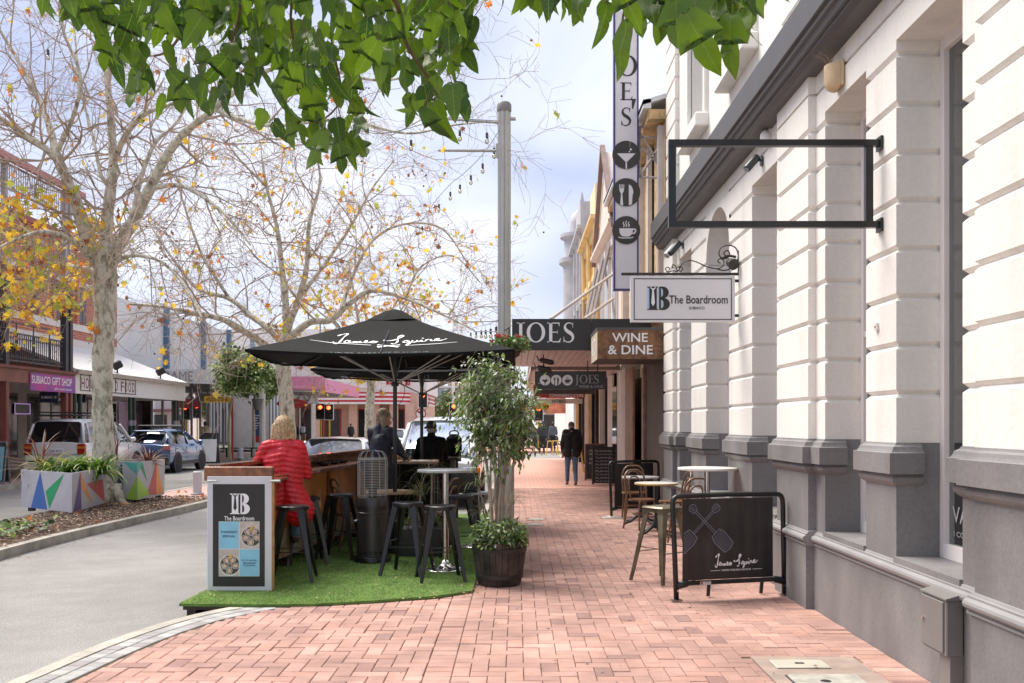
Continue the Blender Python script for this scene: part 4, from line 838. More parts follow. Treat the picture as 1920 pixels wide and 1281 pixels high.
# ---------------- umbrellas ----------------
def umbrella(cx, cy, hw, hd, ze, zt, label, text=False, rx=0.0):
    t = thing('market_umbrella', label, 'umbrella', (cx, cy, .03), 'black market umbrellas over the parklet')
    n = 12; mb = MB(); ap = Vector((cx, cy, zt))
    cor = [Vector((cx - hw, cy - hd, ze)), Vector((cx + hw, cy - hd, ze)), Vector((cx + hw, cy + hd, ze)), Vector((cx - hw, cy + hd, ze))]
    for s in range(4):
        a, b2 = cor[s], cor[(s + 1) % 4]; rows = []
        for i in range(n + 1):
            f = i / n; row = []
            for j in range(n + 1):
                e_ = a.lerp(b2, j / n); p = ap.lerp(e_, f); sag = .055 * math.sin(pi * j / n) * f + .03 * math.sin(pi * f); p = p - EZ * sag + EZ * (.012 * f * noise.noise(p * 2.3)); row.append(p)
            rows.append(row)
        vs = [p for r_ in rows for p in r_]; mb.add(vs, [(i * (n + 1) + j, (i + 1) * (n + 1) + j, (i + 1) * (n + 1) + j + 1, i * (n + 1) + j + 1) for i in range(n) for j in range(n)])
    o = mb.build('canopy', black_cloth, t, smooth=True)
    mb = MB()
    for s in range(4):      # short hem
        a, b2 = cor[s], cor[(s + 1) % 4]; v = []
        for j in range(n + 1):
            e_ = a.lerp(b2, j / n) - EZ * .055 * math.sin(pi * j / n); v += [e_ + EZ * .002, e_ - EZ * (.028 + .006 * math.sin(j * 2.1))]
        mb.add(v, [(2 * j, 2 * j + 1, 2 * j + 3, 2 * j + 2) for j in range(n)])
    mb.build('hem', black_cloth, o, smooth=True)
    mb = MB(); k = .20; vv = []
    for r_, z in ((.0, zt + .035), (.35, zt - .0), (1.0, zt - .125)):
        for s in range(16):
            a = 2 * pi * s / 16 + pi / 4; sq = 1 / max(abs(math.cos(a)), abs(math.sin(a))); vv.append((cx + hw * k * r_ * math.cos(a) * sq, cy + hd * k * r_ * math.sin(a) * sq * 1.0, z + .012 * math.sin(a * 4) * r_))
    mb.add(vv, [(i * 16 + j, i * 16 + (j + 1) % 16, (i + 1) * 16 + (j + 1) % 16, (i + 1) * 16 + j) for i in range(2) for j in range(16)]); mb.build('vent_cap', black_cloth, t, smooth=True)
    mb = MB(); mb.tube([(cx, cy, .03), (cx, cy, zt - .03)], .026, 12); mb.build('pole', black_metal, t, smooth='auto')
    mb = MB(); mb.lathe([(.045, ze - .36), (.05, ze - .33), (.045, ze - .30)], (cx, cy, 0), 14); mb.build('hub', black_metal, t)
    for c2 in cor + [(cor[i] + cor[(i + 1) % 4]) / 2 for i in range(4)]:
        e_ = ap.lerp(c2, .97) - EZ * .05; mb = MB(); mb.tube([ap - EZ * .06, e_], .009, 6); mb.build('rib', black_metal, t)
        m_ = ap.lerp(c2, .62) - EZ * .06; mb = MB(); mb.tube([(cx, cy, ze - .33), m_], .008, 6); mb.build('strut', steel, t)
    mb = MB(); mb.lathe([(.25, .03), (.25, .09), (.05, .10), (.04, .35)], (cx, cy, 0), 20); mb.build('base', black_metal, t)
    mb = MB(); mb.tube(spl([(cx + .03, cy - .03, ze - .25), (cx + .12, cy - .02, ze - .38), (cx + .1, cy - .02, ze - .52), (cx + .035, cy - .03, ze - .6)], 5), .004, 5); mb.build('cord', black_metal, t)
    return t, o
um1, canopy1 = umbrella(-1.52, 12.15, 1.5, 1.35, 2.45, 3.02, 'near black market umbrella lettered in white script above the heater')
um2, _ = umbrella(-1.50, 15.35, 1.48, 1.3, 2.42, 2.9, 'far black market umbrella behind, above the seated man in the cap')
def script(parent, fr, w, mat, wd=.012):
    """handwritten signature and its underlines; unit width 1"""
    W_ = [[(.0, .20), (.03, .24), (.08, .27), (.06, .18), (.045, .06), (.03, .0), (.0, .01), (-.015, .05)],
         [(.125, .085), (.095, .09), (.085, .05), (.105, .03), (.13, .06), (.13, .09), (.13, .04), (.16, .04), (.17, .07), (.172, .03), (.19, .07), (.20, .03), (.22, .075), (.23, .03), (.26, .05), (.285, .075), (.275, .095), (.26, .07), (.275, .035), (.30, .035), (.335, .085), (.36, .07), (.355, .03), (.33, .035), (.335, .06), (.38, .07)],
         [(.44, .13), (.43, .10), (.50, .11), (.56, .17), (.585, .23), (.57, .255), (.545, .20), (.55, .10), (.545, .03), (.52, .0), (.50, .02)],
         [(.645, .09), (.615, .095), (.605, .055), (.63, .04), (.65, .08), (.652, .02), (.64, -.04), (.655, -.02), (.675, .05), (.68, .09), (.685, .045), (.71, .045), (.725, .095), (.725, .05), (.75, .055), (.765, .095), (.768, .055), (.795, .05), (.81, .10), (.845, .10), (.85, .06), (.875, .06), (.90, .085), (.915, .11), (.90, .125), (.885, .09), (.90, .065), (.94, .07), (.985, .11)], [(.765, .14), (.775, .15)]]
    mb = MB().frame(*fr)
    for st in W_:
        q = spl([((u - .485) * w, (v - .08) * w) for u, v in st], 4); mb.stroke(q, [wd * (.8 + .35 * math.sin(i * .9)) for i in range(len(q))], .0015)
    return mb.build('signature', mat, parent)
# on the front slope of the near umbrella
slope_y = Vector((0, 1.35, .57 - .0)).normalized(); c0 = Vector((-1.52, 12.15, 3.02)).lerp(Vector((-1.52, 10.8, 2.45)), .68) - EZ * .062
frs = (c0 + Vector((.0, -.012, .022)), EX, slope_y)
def on_canopy(o):      # drape print onto the cloth
    for v in o.data.vertices:
        w_ = v.co + WP[o.name]; f = (12.15 - w_.y) / 1.35; half = 1.5 * f; j = min(max((w_.x + 1.52 + half) / (2 * half), 0), 1) if half > 0 else .5
        z = 3.02 - .57 * f - (.055 * math.sin(pi * j) * f + .03 * math.sin(pi * f)); p = Vector((w_.x, w_.y, z)); v.co.z = z + .012 * f * noise.noise(p * 2.3) + .006 - WP[o.name].z
s_ = script(canopy1, (frs[0] + EX * .06, EX, slope_y), 1.3, print_white, .024)
for v in s_.data.vertices: pass
mb = MB().frame(*frs); mb.stroke([(-.86, -.03), (-.60, -.08), (-.14, -.15)], [.006, .014, .012]); mb.stroke([(.84, -.10), (.60, -.14), (.26, -.17)], [.006, .014, .012]); u1 = mb.build('underline', print_white, canopy1)
mb = MB().frame(*frs); 
for s in (-1, 1): mb.stroke([(.06 + s * .12, -.22), (.06 - s * .08, -.15), (.06 - s * .13, -.14)], [.05, .012, .03])
u2 = mb.build('malt_spade_mark', print_white, canopy1)
t1 = txt('NEVER FORSAKE FLAVOUR', (c0 + Vector((.0, -.0, .0)) + slope_y * -.462, EX, slope_y), 1.1, print_grey, canopy1, height=.055, bold=0)
for o in (s_, u1, u2, t1): on_canopy(o)
bm = bmesh.new(); bm.from_mesh(t1.data); bmesh.ops.bisect_plane(bm, geom=bm.verts[:] + bm.edges[:] + bm.faces[:], plane_co=Vector((0, 10.82, 0)) - WP[t1.name], plane_no=(0, -1, 0), clear_outer=True); bm.to_mesh(t1.data); bm.free()
# ---------------- fabric barriers ----------------
banner_m = M('barrier banner', (.030, .026, .024), .45, var=.3, scale=3, bump=.4, bscale=8)
def barrier(label, p0, p1, h, z0, plates, lean=0):
    """bent tube frame between two feet, p0 left, p1 right"""
    t = thing('cafe_barrier', label, 'barrier', ((p0[0] + p1[0]) / 2, (p0[1] + p1[1]) / 2, z0))
    a, b2 = Vector((*p0, z0)), Vector((*p1, z0)); u = (b2 - a).normalized(); nrm = Vector((u.y, -u.x, 0))
    w = (b2 - a).length; q = lambda s, z: a + u * s + EZ * z + nrm * (-lean * z)
    mb = MB(); mb.tube([q(0, 0), q(-.02, h * .5), q(-.035, h - .12)] + [q(*bz) for bz in bez((-.037, h - .10), (-.04, h - .02), (-.03, h), (.07, h), 6)] + [q(w * .5, h + .008)] + [q(*bz) for bz in bez((w - .11, h), (w - .03, h), (w - .02, h - .02), (w - .015, h - .1), 6)] + [q(w - .01, h * .5), q(w, 0)], .024, 10); mb.build('frame', black_metal, t, smooth=True)
    mb = MB(); mb.tube([q(.0, .13), q(.10, .15), q(.12, .15), q(w - .12, .15), q(w - .10, .15), q(w - .01, .13)], [.035, .034, .022, .022, .034, .035], 10); mb.build('lower_bar', black_metal, t, smooth=True)
    x0, x1 = .06, w - .12; mb = MB(); n = 26; vs = []
    for i in range(n + 1):
        for j, z in enumerate((.175, h * .5, h - .03)):
            s = x0 + (x1 - x0) * i / n; s = s * (1 if j != 1 else 1) + (.03 * (z / h) * 0); p = q(s, z) + nrm * (.004 * math.sin(i * 1.7) + .003 * math.sin(i * .6 + j)); vs.append(p)
    fs = [(3 * i + j, 3 * i + 3 + j, 3 * i + 4 + j, 3 * i + 1 + j) for i in range(n) for j in range(2)]
    k = len(vs); vs += [v - nrm * .004 for v in vs]; fs += [tuple(k + x for x in f[::-1]) for f in fs]; mb.add(vs, fs); ban = mb.build('banner', banner_m, t, smooth=True)
    for s in (0, w):
        mb = MB(); c0 = q(s, 0); mb.cbox((c0.x, c0.y, z0 + .004), .16 if plates else .10, .22 if plates else .06, .008, math.atan2(u.y, u.x)); mb.build('foot_plate', M('cream plate', (.62, .60, .52), .6, var=.1) if plates else M('rubber foot', (.10, .095, .07), .6), t)
    for s in (.35 * w, .85 * w) if not plates else (): mb = MB(); c0 = q(s, 0) - nrm * .14; mb.tube([c0, c0 + EZ * .13 + nrm * .02], .018, 8); mb.build('rear_leg', black_metal, t)
    for s in (.0, w): mb = MB(); c0 = q(s, .09) + nrm * .024; mb.tube([c0, c0 + nrm * .004], .008, 8); mb.build('bolt', chrome, t)
    return t, q, u, nrm, ban
BQ = barrier('black fabric barrier with the James Squire signature and crossed spades, nearest on the footpath', (1.455, 8.87), (2.52, 9.17), .95, .012, False)
t, q, u, nrm, ban = BQ
fo = q(.60, .30) + nrm * .012; vz = EZ
frb = (fo, u, vz)
script(ban, (q(.60, .325) + nrm * .012, u, vz), .44, print_white, .013)
txt('NEVER FORSAKE FLAVOUR', (q(.60, .258) + nrm * .012, u, vz), .30, print_white, ban, height=.017)
mb = MB().frame(fo, u, vz); mb.rect(-.265, -.045, -.165, -.041); mb.rect(.165, -.045, .265, -.041); mb.build('underline', print_white, ban)
draw = M('grey drawn print', (.21, .21, .27), .5)
def outline(pts, w=.006, close=True):
    mb.stroke(pts + ([pts[0]] if close else []), w, .0015)
mb = MB().frame(q(.26, .66) + nrm * .012, u, vz)     # two crossed malt spades, line drawing, cut at the left edge
def spade(ox, oy, ang, s, full=True):
    ca, sa = math.cos(ang), math.sin(ang); T = lambda P_: [(ox + (x * ca - y * sa) * s, oy + (x * sa + y * ca) * s) for x, y in P_]
    outline(T([(-.09, -.62), (.09, -.62), (.14, -.40), (.13, -.30), (-.13, -.30), (-.14, -.40)][0:0] + [(-.13, -.26), (.13, -.26), (.17, -.40), (.15, -.72), (.0, -.76), (-.15, -.72), (-.17, -.40)]), .0075)
    outline(T([(-.022, -.26), (-.022, .42)]), .0055, False); outline(T([(.022, -.26), (.022, .42)]), .0055, False)
    outline(T([(-.06, .42), (.06, .42), (.09, .55), (.04, .60), (-.04, .60), (-.09, .55)]), .006)
    for i in range(13): k = -.31 - i * .034; outline(T([(-.145, k + .01 * (i % 2)), (-.02, k - .006), (.14, k + .008)]), .0035, False)
    for i in range(4): outline(T([(-.04 + i * .02, .45), (-.05 + i * .026, .58)]), .003, False)
spade(.05, .02, R(45), .42); spade(-.02, .02, R(-45), .42)
sp_o = mb.build('crossed_spades', draw, ban)
# keep the drawing within the banner (clip against its left and top edges)
me = sp_o.data; bm = bmesh.new(); bm.from_mesh(me); W0 = WP[sp_o.name]
for no, co in ((-u, q(.066, .5)), (EZ, q(.3, .915))):
    bmesh.ops.bisect_plane(bm, geom=bm.verts[:] + bm.edges[:] + bm.faces[:], plane_co=co - W0, plane_no=no, clear_outer=True)
bm.to_mesh(me); bm.free()
mb = MB().frame(q(.28, .145) + nrm * .024, u, EZ); mb.rect(-.055, -.013, .055, .018, .001); lb_ = mb.build('sticker', M('sticker white', (.6, .58, .58), .5, var=.2, scale=60), t); mb = MB().frame(q(.28, .145) + nrm * .0255, u, EZ); mb.rect(-.048, -.006, -.03, .014, .001); mb.build('red_mark', MATS['red plastic'], t)
barrier('plain black fabric barrier on white foot plates beyond the cafe chairs', (1.64, 16.85), (2.52, 17.25), .95, .012, True)

# ---------------- chalkboard signs farther up the path ----------------
chalk = M('chalkboard', (.045, .045, .045), .7, var=.3, scale=6)
def aframe(label, x, y, w, h, frame_m, rz=0.0, z0=.006):
    t = thing('sandwich_board', label, 'sandwich board', (x, y, z0))
    for s, nm in ((-1, 'front_panel'), (1, 'back_panel')):
        mb = MB(); m_ = Matrix.Translation((x, y + s * .16, z0)) @ Euler((-s * -.16 * 1.0, 0, rz)).to_matrix().to_4x4()
        vs = [m_ @ Vector((a, b_, c_)) for c_ in (.04, h) for b_ in (-.012, .012) for a in (-w / 2, w / 2)]; mb.add(vs, [(0, 2, 3, 1), (4, 5, 7, 6), (0, 1, 5, 4), (2, 6, 7, 3), (0, 4, 6, 2), (1, 3, 7, 5)]); pn = mb.build(nm, chalk, t)
        for e0, e1 in (((-w / 2, 0), (-w / 2, h)), ((w / 2, 0), (w / 2, h)), ((-w / 2, h), (w / 2, h)), ((-w / 2, .06), (w / 2, .06))):
            mb = MB(); mb.tube([m_ @ Vector((e0[0], -.002, e0[1])), m_ @ Vector((e1[0], -.002, e1[1]))], .02, 4); mb.build('frame_rail', frame_m, t)
        if s < 0: F_ = (m_ @ Vector((0, -.0125, 0)), m_.to_3x3() @ EX, m_.to_3x3() @ EZ); PN = pn
    return t, F_, PN
t, fr_, pn = aframe('black chalkboard repeating the word FLANNEL down its face', 2.33, 26.0, .60, 1.0, black_metal)
for i in range(10):
    k = (.90 - i * .09); txt('FLANNEL', (fr_[0] + fr_[2] * k, fr_[1], fr_[2]), .46, print_grey if i % 2 else M('chalk', (.5, .5, .5), .8), pn, height=.048)
t, fr_, pn = aframe('timber framed chalkboard behind the FLANNEL board', 2.24, 27.8, .56, 1.05, M('chalkboard timber', (.22, .10, .05), .5, var=.2), 0)
for i, (s, z) in enumerate((('SOUP', .86), ('OF THE DAY', .76), ('GELATO', .62), ('ICED TEA', .50))): txt(s, (fr_[0] + fr_[2] * z, fr_[1], fr_[2]), .34, MATS['chalk'], pn, height=.05)

# ---------------- half barrel with ficus ----------------
def barrel(x, y, rt, rb, hgt, label, name='barrel_planter'):
    t = thing(name, label, 'planter', (x, y, .012))
    st = M('charred stave', (.05, .036, .028), .7, var=.6, scale=7, bump=.5, bscale=45, attr=[(.5, (1, 1, 1))]); ns = 26
    for k in range(ns):
        a0_, a1_ = 2 * pi * k / ns + .008, 2 * pi * (k + 1) / ns - .008; rg = []
        dr = random.uniform(-.002, .003); dz = random.uniform(-.004, .004)
        for i in range(5):
            f = i / 4; r = rb + (rt - rb) * f + .018 * math.sin(pi * f * .8) + dr; z = .012 + (hgt - .012 + (dz if i == 4 else 0)) * f
            rg.append([(x + r * math.cos(a0_), y + r * math.sin(a0_), z), (x + r * math.cos(a1_), y + r * math.sin(a1_), z), (x + (r - .025) * math.cos(a1_), y + (r - .025) * math.sin(a1_), z), (x + (r - .025) * math.cos(a0_), y + (r - .025) * math.sin(a0_), z)])
        mb = MB(); mb.rings(rg); mb.build('stave', st, t)
    for f in (.22, .82):
        r = rb + (rt - rb) * f + .018 * math.sin(pi * f * .8) + .003; mb = MB(); mb.lathe([(r - .004, hgt * f - .022), (r + .002, hgt * f - .02), (r + .006, hgt * f + .02), (r + .001, hgt * f + .022)], (x, y, 0), 40); mb.build('hoop', M('dark hoop', (.045, .042, .04), .5, metal=.5, var=.3), t, smooth='auto')
    mb = MB(); mb.lathe([(0, hgt - .05), (rt - .024, hgt - .055)], (x, y, 0), 30); mb.build('soil', M('potting soil', (.06, .04, .03), .95, var=.4, scale=30, bump=.8, bscale=70), t, smooth=True)
    return t
barrel(-.175, 9.83, .262, .215, .44, 'dark half barrel planter holding the tall ficus at the turf corner')
mb = MB(); mb.tube([(-.175 - .15 + .02 * math.cos(2 * pi * i / 14), 9.83 - .215, .335 + .02 * math.sin(2 * pi * i / 14)) for i in range(15)], .004, 5)
mb.build('ring_handle', M('rust iron', (.07, .05, .04), .6), bpy.data.objects['barrel_planter'])
pot2 = thing('round_planter', 'smooth black round planter just behind the half barrel', 'planter', (-.20, 10.55, .012))
mb = MB(); mb.lathe([(.20, .012), (.255, .38), (.27, .385), (.275, .43), (.265, .435), (.25, .40), (.0, .39)], (-.20, 10.55, 0), 36); mb.build('tub', M('black plastic tub', (.02, .022, .024), .35, bump=.02), pot2, smooth='auto')

def leafset(n, pos, size, mats, shape=.45, nrm_up=.4, fold=.2):
    """n small folded leaves (4 triangles each) at pos(); numpy-free, joined"""
    mb = MB()
    for _ in range(n):
        p, d = pos(); L_ = size * random.uniform(.6, 1.2); d = Vector(d) + Vector((random.gauss(0, .5), random.gauss(0, .5), random.gauss(0, .5))); d = d.normalized() if d.length > .01 else EX
        s = d.cross(Vector((random.gauss(0, nrm_up), random.gauss(0, nrm_up), 1)))
        s = s.normalized() if s.length > .01 else EY; up = s.cross(d); w = L_ * shape / 2; p = Vector(p)
        m_ = p + d * L_ * .5 - up * w * fold; mi = random.choice(range(len(mats)))
        mb.add([p, p + d * L_ * .45 + s * w, p + d * L_ - up * L_ * .12, p + d * L_ * .45 - s * w, p + d * L_ * .5 - up * w * fold], [(0, 4, 1), (1, 4, 2), (0, 3, 4), (3, 2, 4)], mi)
    return mb
fic_m = [M('ficus leaf', (.11, .20, .04), .35, var=.25, trans=.25), M('ficus leaf light', (.22, .32, .08), .35, var=.2, trans=.25), M('ficus leaf dark', (.045, .085, .03), .3, var=.2, trans=.15), M('ficus leaf sheen', (.24, .28, .17), .3, var=.15)]
barkg = M('grey ficus bark', (.33, .28, .22), .8, var=.2, scale=12, bump=.4, bscale=60)
fic = thing('ficus_tree', 'tall multi stemmed weeping ficus in the half barrel planter', 'tree', (-.17, 9.83, .40))
tips = []
for k in range(11):
    a = random.uniform(0, 6.28); r0 = random.uniform(.01, .09); b0 = Vector((-.17 + r0 * math.cos(a), 9.83 + r0 * math.sin(a), .385)); a2 = a + random.uniform(-.6, .6); sp_ = random.uniform(.10, .36); hh = random.uniform(1.3, 1.85)
    pts = [b0, b0 + Vector((math.cos(a2) * sp_ * .15, math.sin(a2) * sp_ * .15, hh * .35)), b0 + Vector((math.cos(a2 + .5) * sp_ * .5, math.sin(a2 + .5) * sp_ * .5, hh * .68)), b0 + Vector((math.cos(a2) * sp_ * 1.1, math.sin(a2) * sp_, hh))]
    c_ = [Vector(p) for p in spl([tuple(p) for p in pts], 5)]; r = .021 if k == 0 else random.uniform(.007, .015)
    mb = MB(); mb.tube(c_, [r * (1 - .7 * i / len(c_)) for i in range(len(c_))], 7); mb.build('stem', barkg, fic, smooth=True); tips += c_[10:]
mb = MB()
tw = []
for p in tips * 5:
    d = Vector((random.gauss(0, 1), random.gauss(0, 1), random.gauss(.2, .7))).normalized(); l = random.uniform(.12, .31); e_ = p - EX * .05 + d * l - EZ * l * .25; mb.tube([p, p + d * l * .5, e_], [.005, .0035, .002], 4, cap=False); tw.append((p, e_))
mb.build('twigs', barkg, fic, kind='stuff')
def fpos():
    if random.random() < .20:
        a = random.uniform(0, 6.28); r = .25 * math.sqrt(random.random()); z = .40 + random.uniform(0, .30) * (1.1 - r * 1.8); return (-.17 + r * math.cos(a) * 1.1, 9.80 + r * math.sin(a), z), (math.cos(a), math.sin(a), -.3)
    a, b_ = random.choice(tw); p = a.lerp(b_, random.uniform(.2, 1.05)) + Vector((random.gauss(0, .035), random.gauss(0, .035), random.gauss(0, .04)))
    return p, ((b_ - a).normalized() - EZ * .9)
leafset(7000, fpos, .062, fic_m).build('foliage', fic_m, fic, kind='stuff')
# strappy plant box behind the tables
pb = thing('planter_box', 'low black planter box with spiky strap leaves behind the stools', 'planter', (-1.15, 11.9, .03))
mb = MB(); mb.box(-1.42, 11.65, .03, -.90, 12.05, .36); mb.build('box', black_metal, pb)
def straps(cx, cy, cz, n, l0, l1, w, mats, parent=None, name='strap_leaf', droop=1.0, up=1.0, limit=300, **kw):
    for i in range(n):
        a = random.uniform(0, 2 * pi); l = random.uniform(l0, l1); el = random.uniform(.25, 1.35) * up; d = Vector((math.cos(a), math.sin(a), 0)); pts = []; ws = []
        b0 = Vector((cx + random.gauss(0, .04), cy + random.gauss(0, .04), cz)); s = EZ.cross(d); v = []; k = 7; z = 0; x = 0; ang = el
        for j in range(k):
            f = j / (k - 1); v.append((b0 + d * x + EZ * z, w * math.sin(pi * (.12 + .88 * f)) ** .6 * (1 - .5 * f))); x += l / k * math.cos(ang); z += l / k * math.sin(ang); ang -= droop * random.uniform(.18, .42)
        mb = MB(); vs = []
        for p, ww in v: vs += [p - s * ww, p - EZ * ww * .35, p + s * ww]
        mb.add(vs, [(3 * j + c_, 3 * j + c_ + 1, 3 * j + c_ + 4, 3 * j + c_ + 3) for j in range(k - 1) for c_ in (0, 1)]); mb.build(name, random.choice(mats), parent, smooth=True)
sm_ = [M('strap green', (.10, .17, .05), .45, var=.2, trans=.25), M('strap pale', (.28, .30, .14), .5, var=.15, trans=.3), M('strap tan', (.42, .34, .20), .6, var=.15)]
for cx, cy, cz, n_ in ((-1.28, 11.8, .40, 34), (-1.02, 11.8, .42, 34), (-1.2, 11.9, .75, 40), (-1.05, 11.9, 1.0, 30)): straps(cx, cy, cz, n_, .25, .6, .007, sm_, pb, droop=1.0)
mb = MB(); mb.tube([(-1.2, 11.9, .3), (-1.18, 11.9, .78)], .015, 6); mb.build('stem', barkg, pb); mb = MB(); mb.tube([(-1.05, 11.9, .3), (-1.04, 11.9, 1.02)], .012, 6); mb.build('stem', barkg, pb)
pc2 = thing('dracaena_plant', 'thin spiky leaved plant growing behind the ficus stems', 'plant', (-.40, 10.55, .40))
for cx, cz, n_ in ((-.42, .95, 26), (-.06, .75, 22), (-.36, .65, 22)):
    mb = MB(); mb.tube([(-.25, 10.55, .39), (cx, 10.55, cz)], .01, 6); mb.build('stem', barkg, pc2); straps(cx, 10.55, cz, n_, .2, .42, .006, sm_, pc2, droop=1.1)

# ---------------- lamp post ----------------
LX, LY = -.20, 15.5
pole_m = M('galvanised pole', (.47, .46, .43), .4, metal=.35, var=.05, scale=3)
lp = thing('lamp_post', 'tall fluted grey steel lamp post with a short side arm', 'lamp post', (LX, LY, 0))
mb = MB(); fl = []
for z in (0, 1.3, 6.58):
    fl.append([(LX + (.105 if i % 4 else .088) * math.cos(2 * pi * i / 32 + .1), LY + (.105 if i % 4 else .088) * math.sin(2 * pi * i / 32 + .1), z) for i in range(32)])
mb.rings(fl); mb.build('pole', pole_m, lp, smooth='auto')
mb = MB(); mb.lathe([(.107, 6.58), (.115, 6.60), (.115, 6.70), (.09, 6.735), (.0, 6.74)], (LX, LY, 0), 32); mb.build('cap', M('pole cap', (.22, .21, .20), .5), lp, smooth='auto')
mb = MB(); mb.lathe([(.14, .0), (.14, .9), (.115, .96)], (LX + .02, LY, 0), 28); mb.build('base_sleeve', pole_m, lp, smooth='auto')
pa = P(822, 282, LY); pc_ = P(935, 283, LY); mb = MB(); mb.tube([pa, pc_], .024, 10); mb.build('arm', pole_m, lp); mb = MB(); mb.box(LX - .135, LY - .03, pc_.z - .11, LX - .10, LY + .03, pc_.z + .11); mb.build('arm_plate', pole_m, lp)
for px, py, l in ((960, 223, .10), (906, 228, 0)):
    p = P(px, py, LY); mb = MB(); mb.tube([p - EX * .08, p + EX * .06], .03, 6) if l else mb.tube([P(838, 223, LY), P(935, 230, LY)], .022, 8); mb.build('bracket' if l else 'upper_arm', pole_m, lp)
mb = MB(); mb.box(LX - .06, LY - .13, 2.7, LX + .02, LY - .1, 2.78); mb.build('junction_box', pole_m, lp)
# hanging bulbs
bulb_m = glass('bulb glass', (.95, .85, .6), .6)
def festoon(label, pts, nb, drop=.16, r=.004):
    t = thing('festoon_lights', label, 'string lights', tuple(pts[0])); c_ = [Vector(p) for p in spl([tuple(p) for p in pts], 8)]
    mb = MB(); mb.tube(c_, r * 1.3, 4); mb.build('cable', black_metal, t)
    L_ = len(c_)
    for k in range(nb):
        p = c_[int((k + .6) / nb * (L_ - 1))]; mb = MB(); mb.tube([p, p - EZ * drop], .003, 4); mb.tube([p - EZ * drop, p - EZ * (drop + .09)], .022, 8); s_ = mb.build('socket', M('bulb socket', (.07, .065, .06), .5), t)
        mb = MB(); mb._ell(p - EZ * (drop + .13), .034, .034, .045, 10, None, 6); mb.build('bulb', bulb_m, t, smooth=True)
p_ = lambda px, py, y: P(px, py, y)
festoon('string of bare bulbs sagging left from the lamp post towards the big tree', [p_(936, 245, 15.4), p_(905, 290, 17), p_(870, 325, 18.5), p_(840, 350, 20), p_(800, 400, 22.5), p_(735, 500, 28)], 8)
festoon('single bulb hanging from a cable over the road near the lamp post top', [p_(935, 227, 15.4), p_(884, 224, 15.4), p_(830, 222, 15.4), p_(700, 250, 15.8), p_(560, 200, 17)], 4, .20)
festoon('string of small bulbs low beside the post above the umbrella', [p_(934, 600, 15.4), p_(915, 608, 18), p_(898, 612, 22), p_(880, 618, 28)], 6, .10)
festoon('cable of bulbs crossing the top left of the street through the bare branches', [p_(60, 90, 16), p_(165, 55, 17), p_(330, 90, 17), p_(480, 70, 17), p_(640, 40, 17)], 5, .16)
for z in (603, 622, 575): p = P(935, z, LY); mb = MB(); mb.tube([p, p - EX * (.6 if z == 603 else .4)], .008, 6); mb.build('small_bracket', pole_m, lp)
# flower basket
hb = thing('hanging_basket', 'hanging basket of red geraniums on the lamp post', 'flower basket', (-.12, 15.15, 2.75))
mb = MB(); mb.lathe([(.05, 2.62), (.16, 2.68), (.20, 2.80), (.205, 2.84), (0, 2.83)], (-.12, 15.15, 0), 20); mb.build('basket', M('basket liner', (.07, .05, .03), .9), hb, smooth=True); mb = MB(); mb.tube([(-.2, 15.5, 3.1), (-.12, 15.15, 3.12), (-.12, 15.15, 2.84)], .01, 6); mb.build('hook', black_metal, hb)
def bpos(): a = random.uniform(0, 6.28); r = .30 * math.sqrt(random.random()); return (-.10 + r * math.cos(a), 15.15 + r * math.sin(a), 2.80 + random.uniform(-.10, .22) * (1 - r * 1.5)), (math.cos(a), math.sin(a), .5)
leafset(900, bpos, .06, [M('geranium leaf', (.12, .24, .05), .5, var=.2, trans=.2), M('geranium leaf pale', (.30, .40, .18), .5, var=.2)], .9).build('foliage', [MATS['geranium leaf'], MATS['geranium leaf pale']], hb, kind='stuff')
for k in range(12):
    a = random.uniform(0, 6.28); r = random.uniform(.1, .30); mb = MB(); c0 = Vector((-.10 + r * math.cos(a) * 1.1, 15.1 + r * math.sin(a) * .8, 2.88 + random.uniform(-.05, .14)))
    for j in range(9): mb._ell(c0 + Vector((random.gauss(0, .018), random.gauss(0, .018), random.gauss(0, .014))), .014, .014, .012, 6, None, 4)
    mb.build('flower_head', M('geranium red', (.55, .015, .02), .5, var=.2), hb)
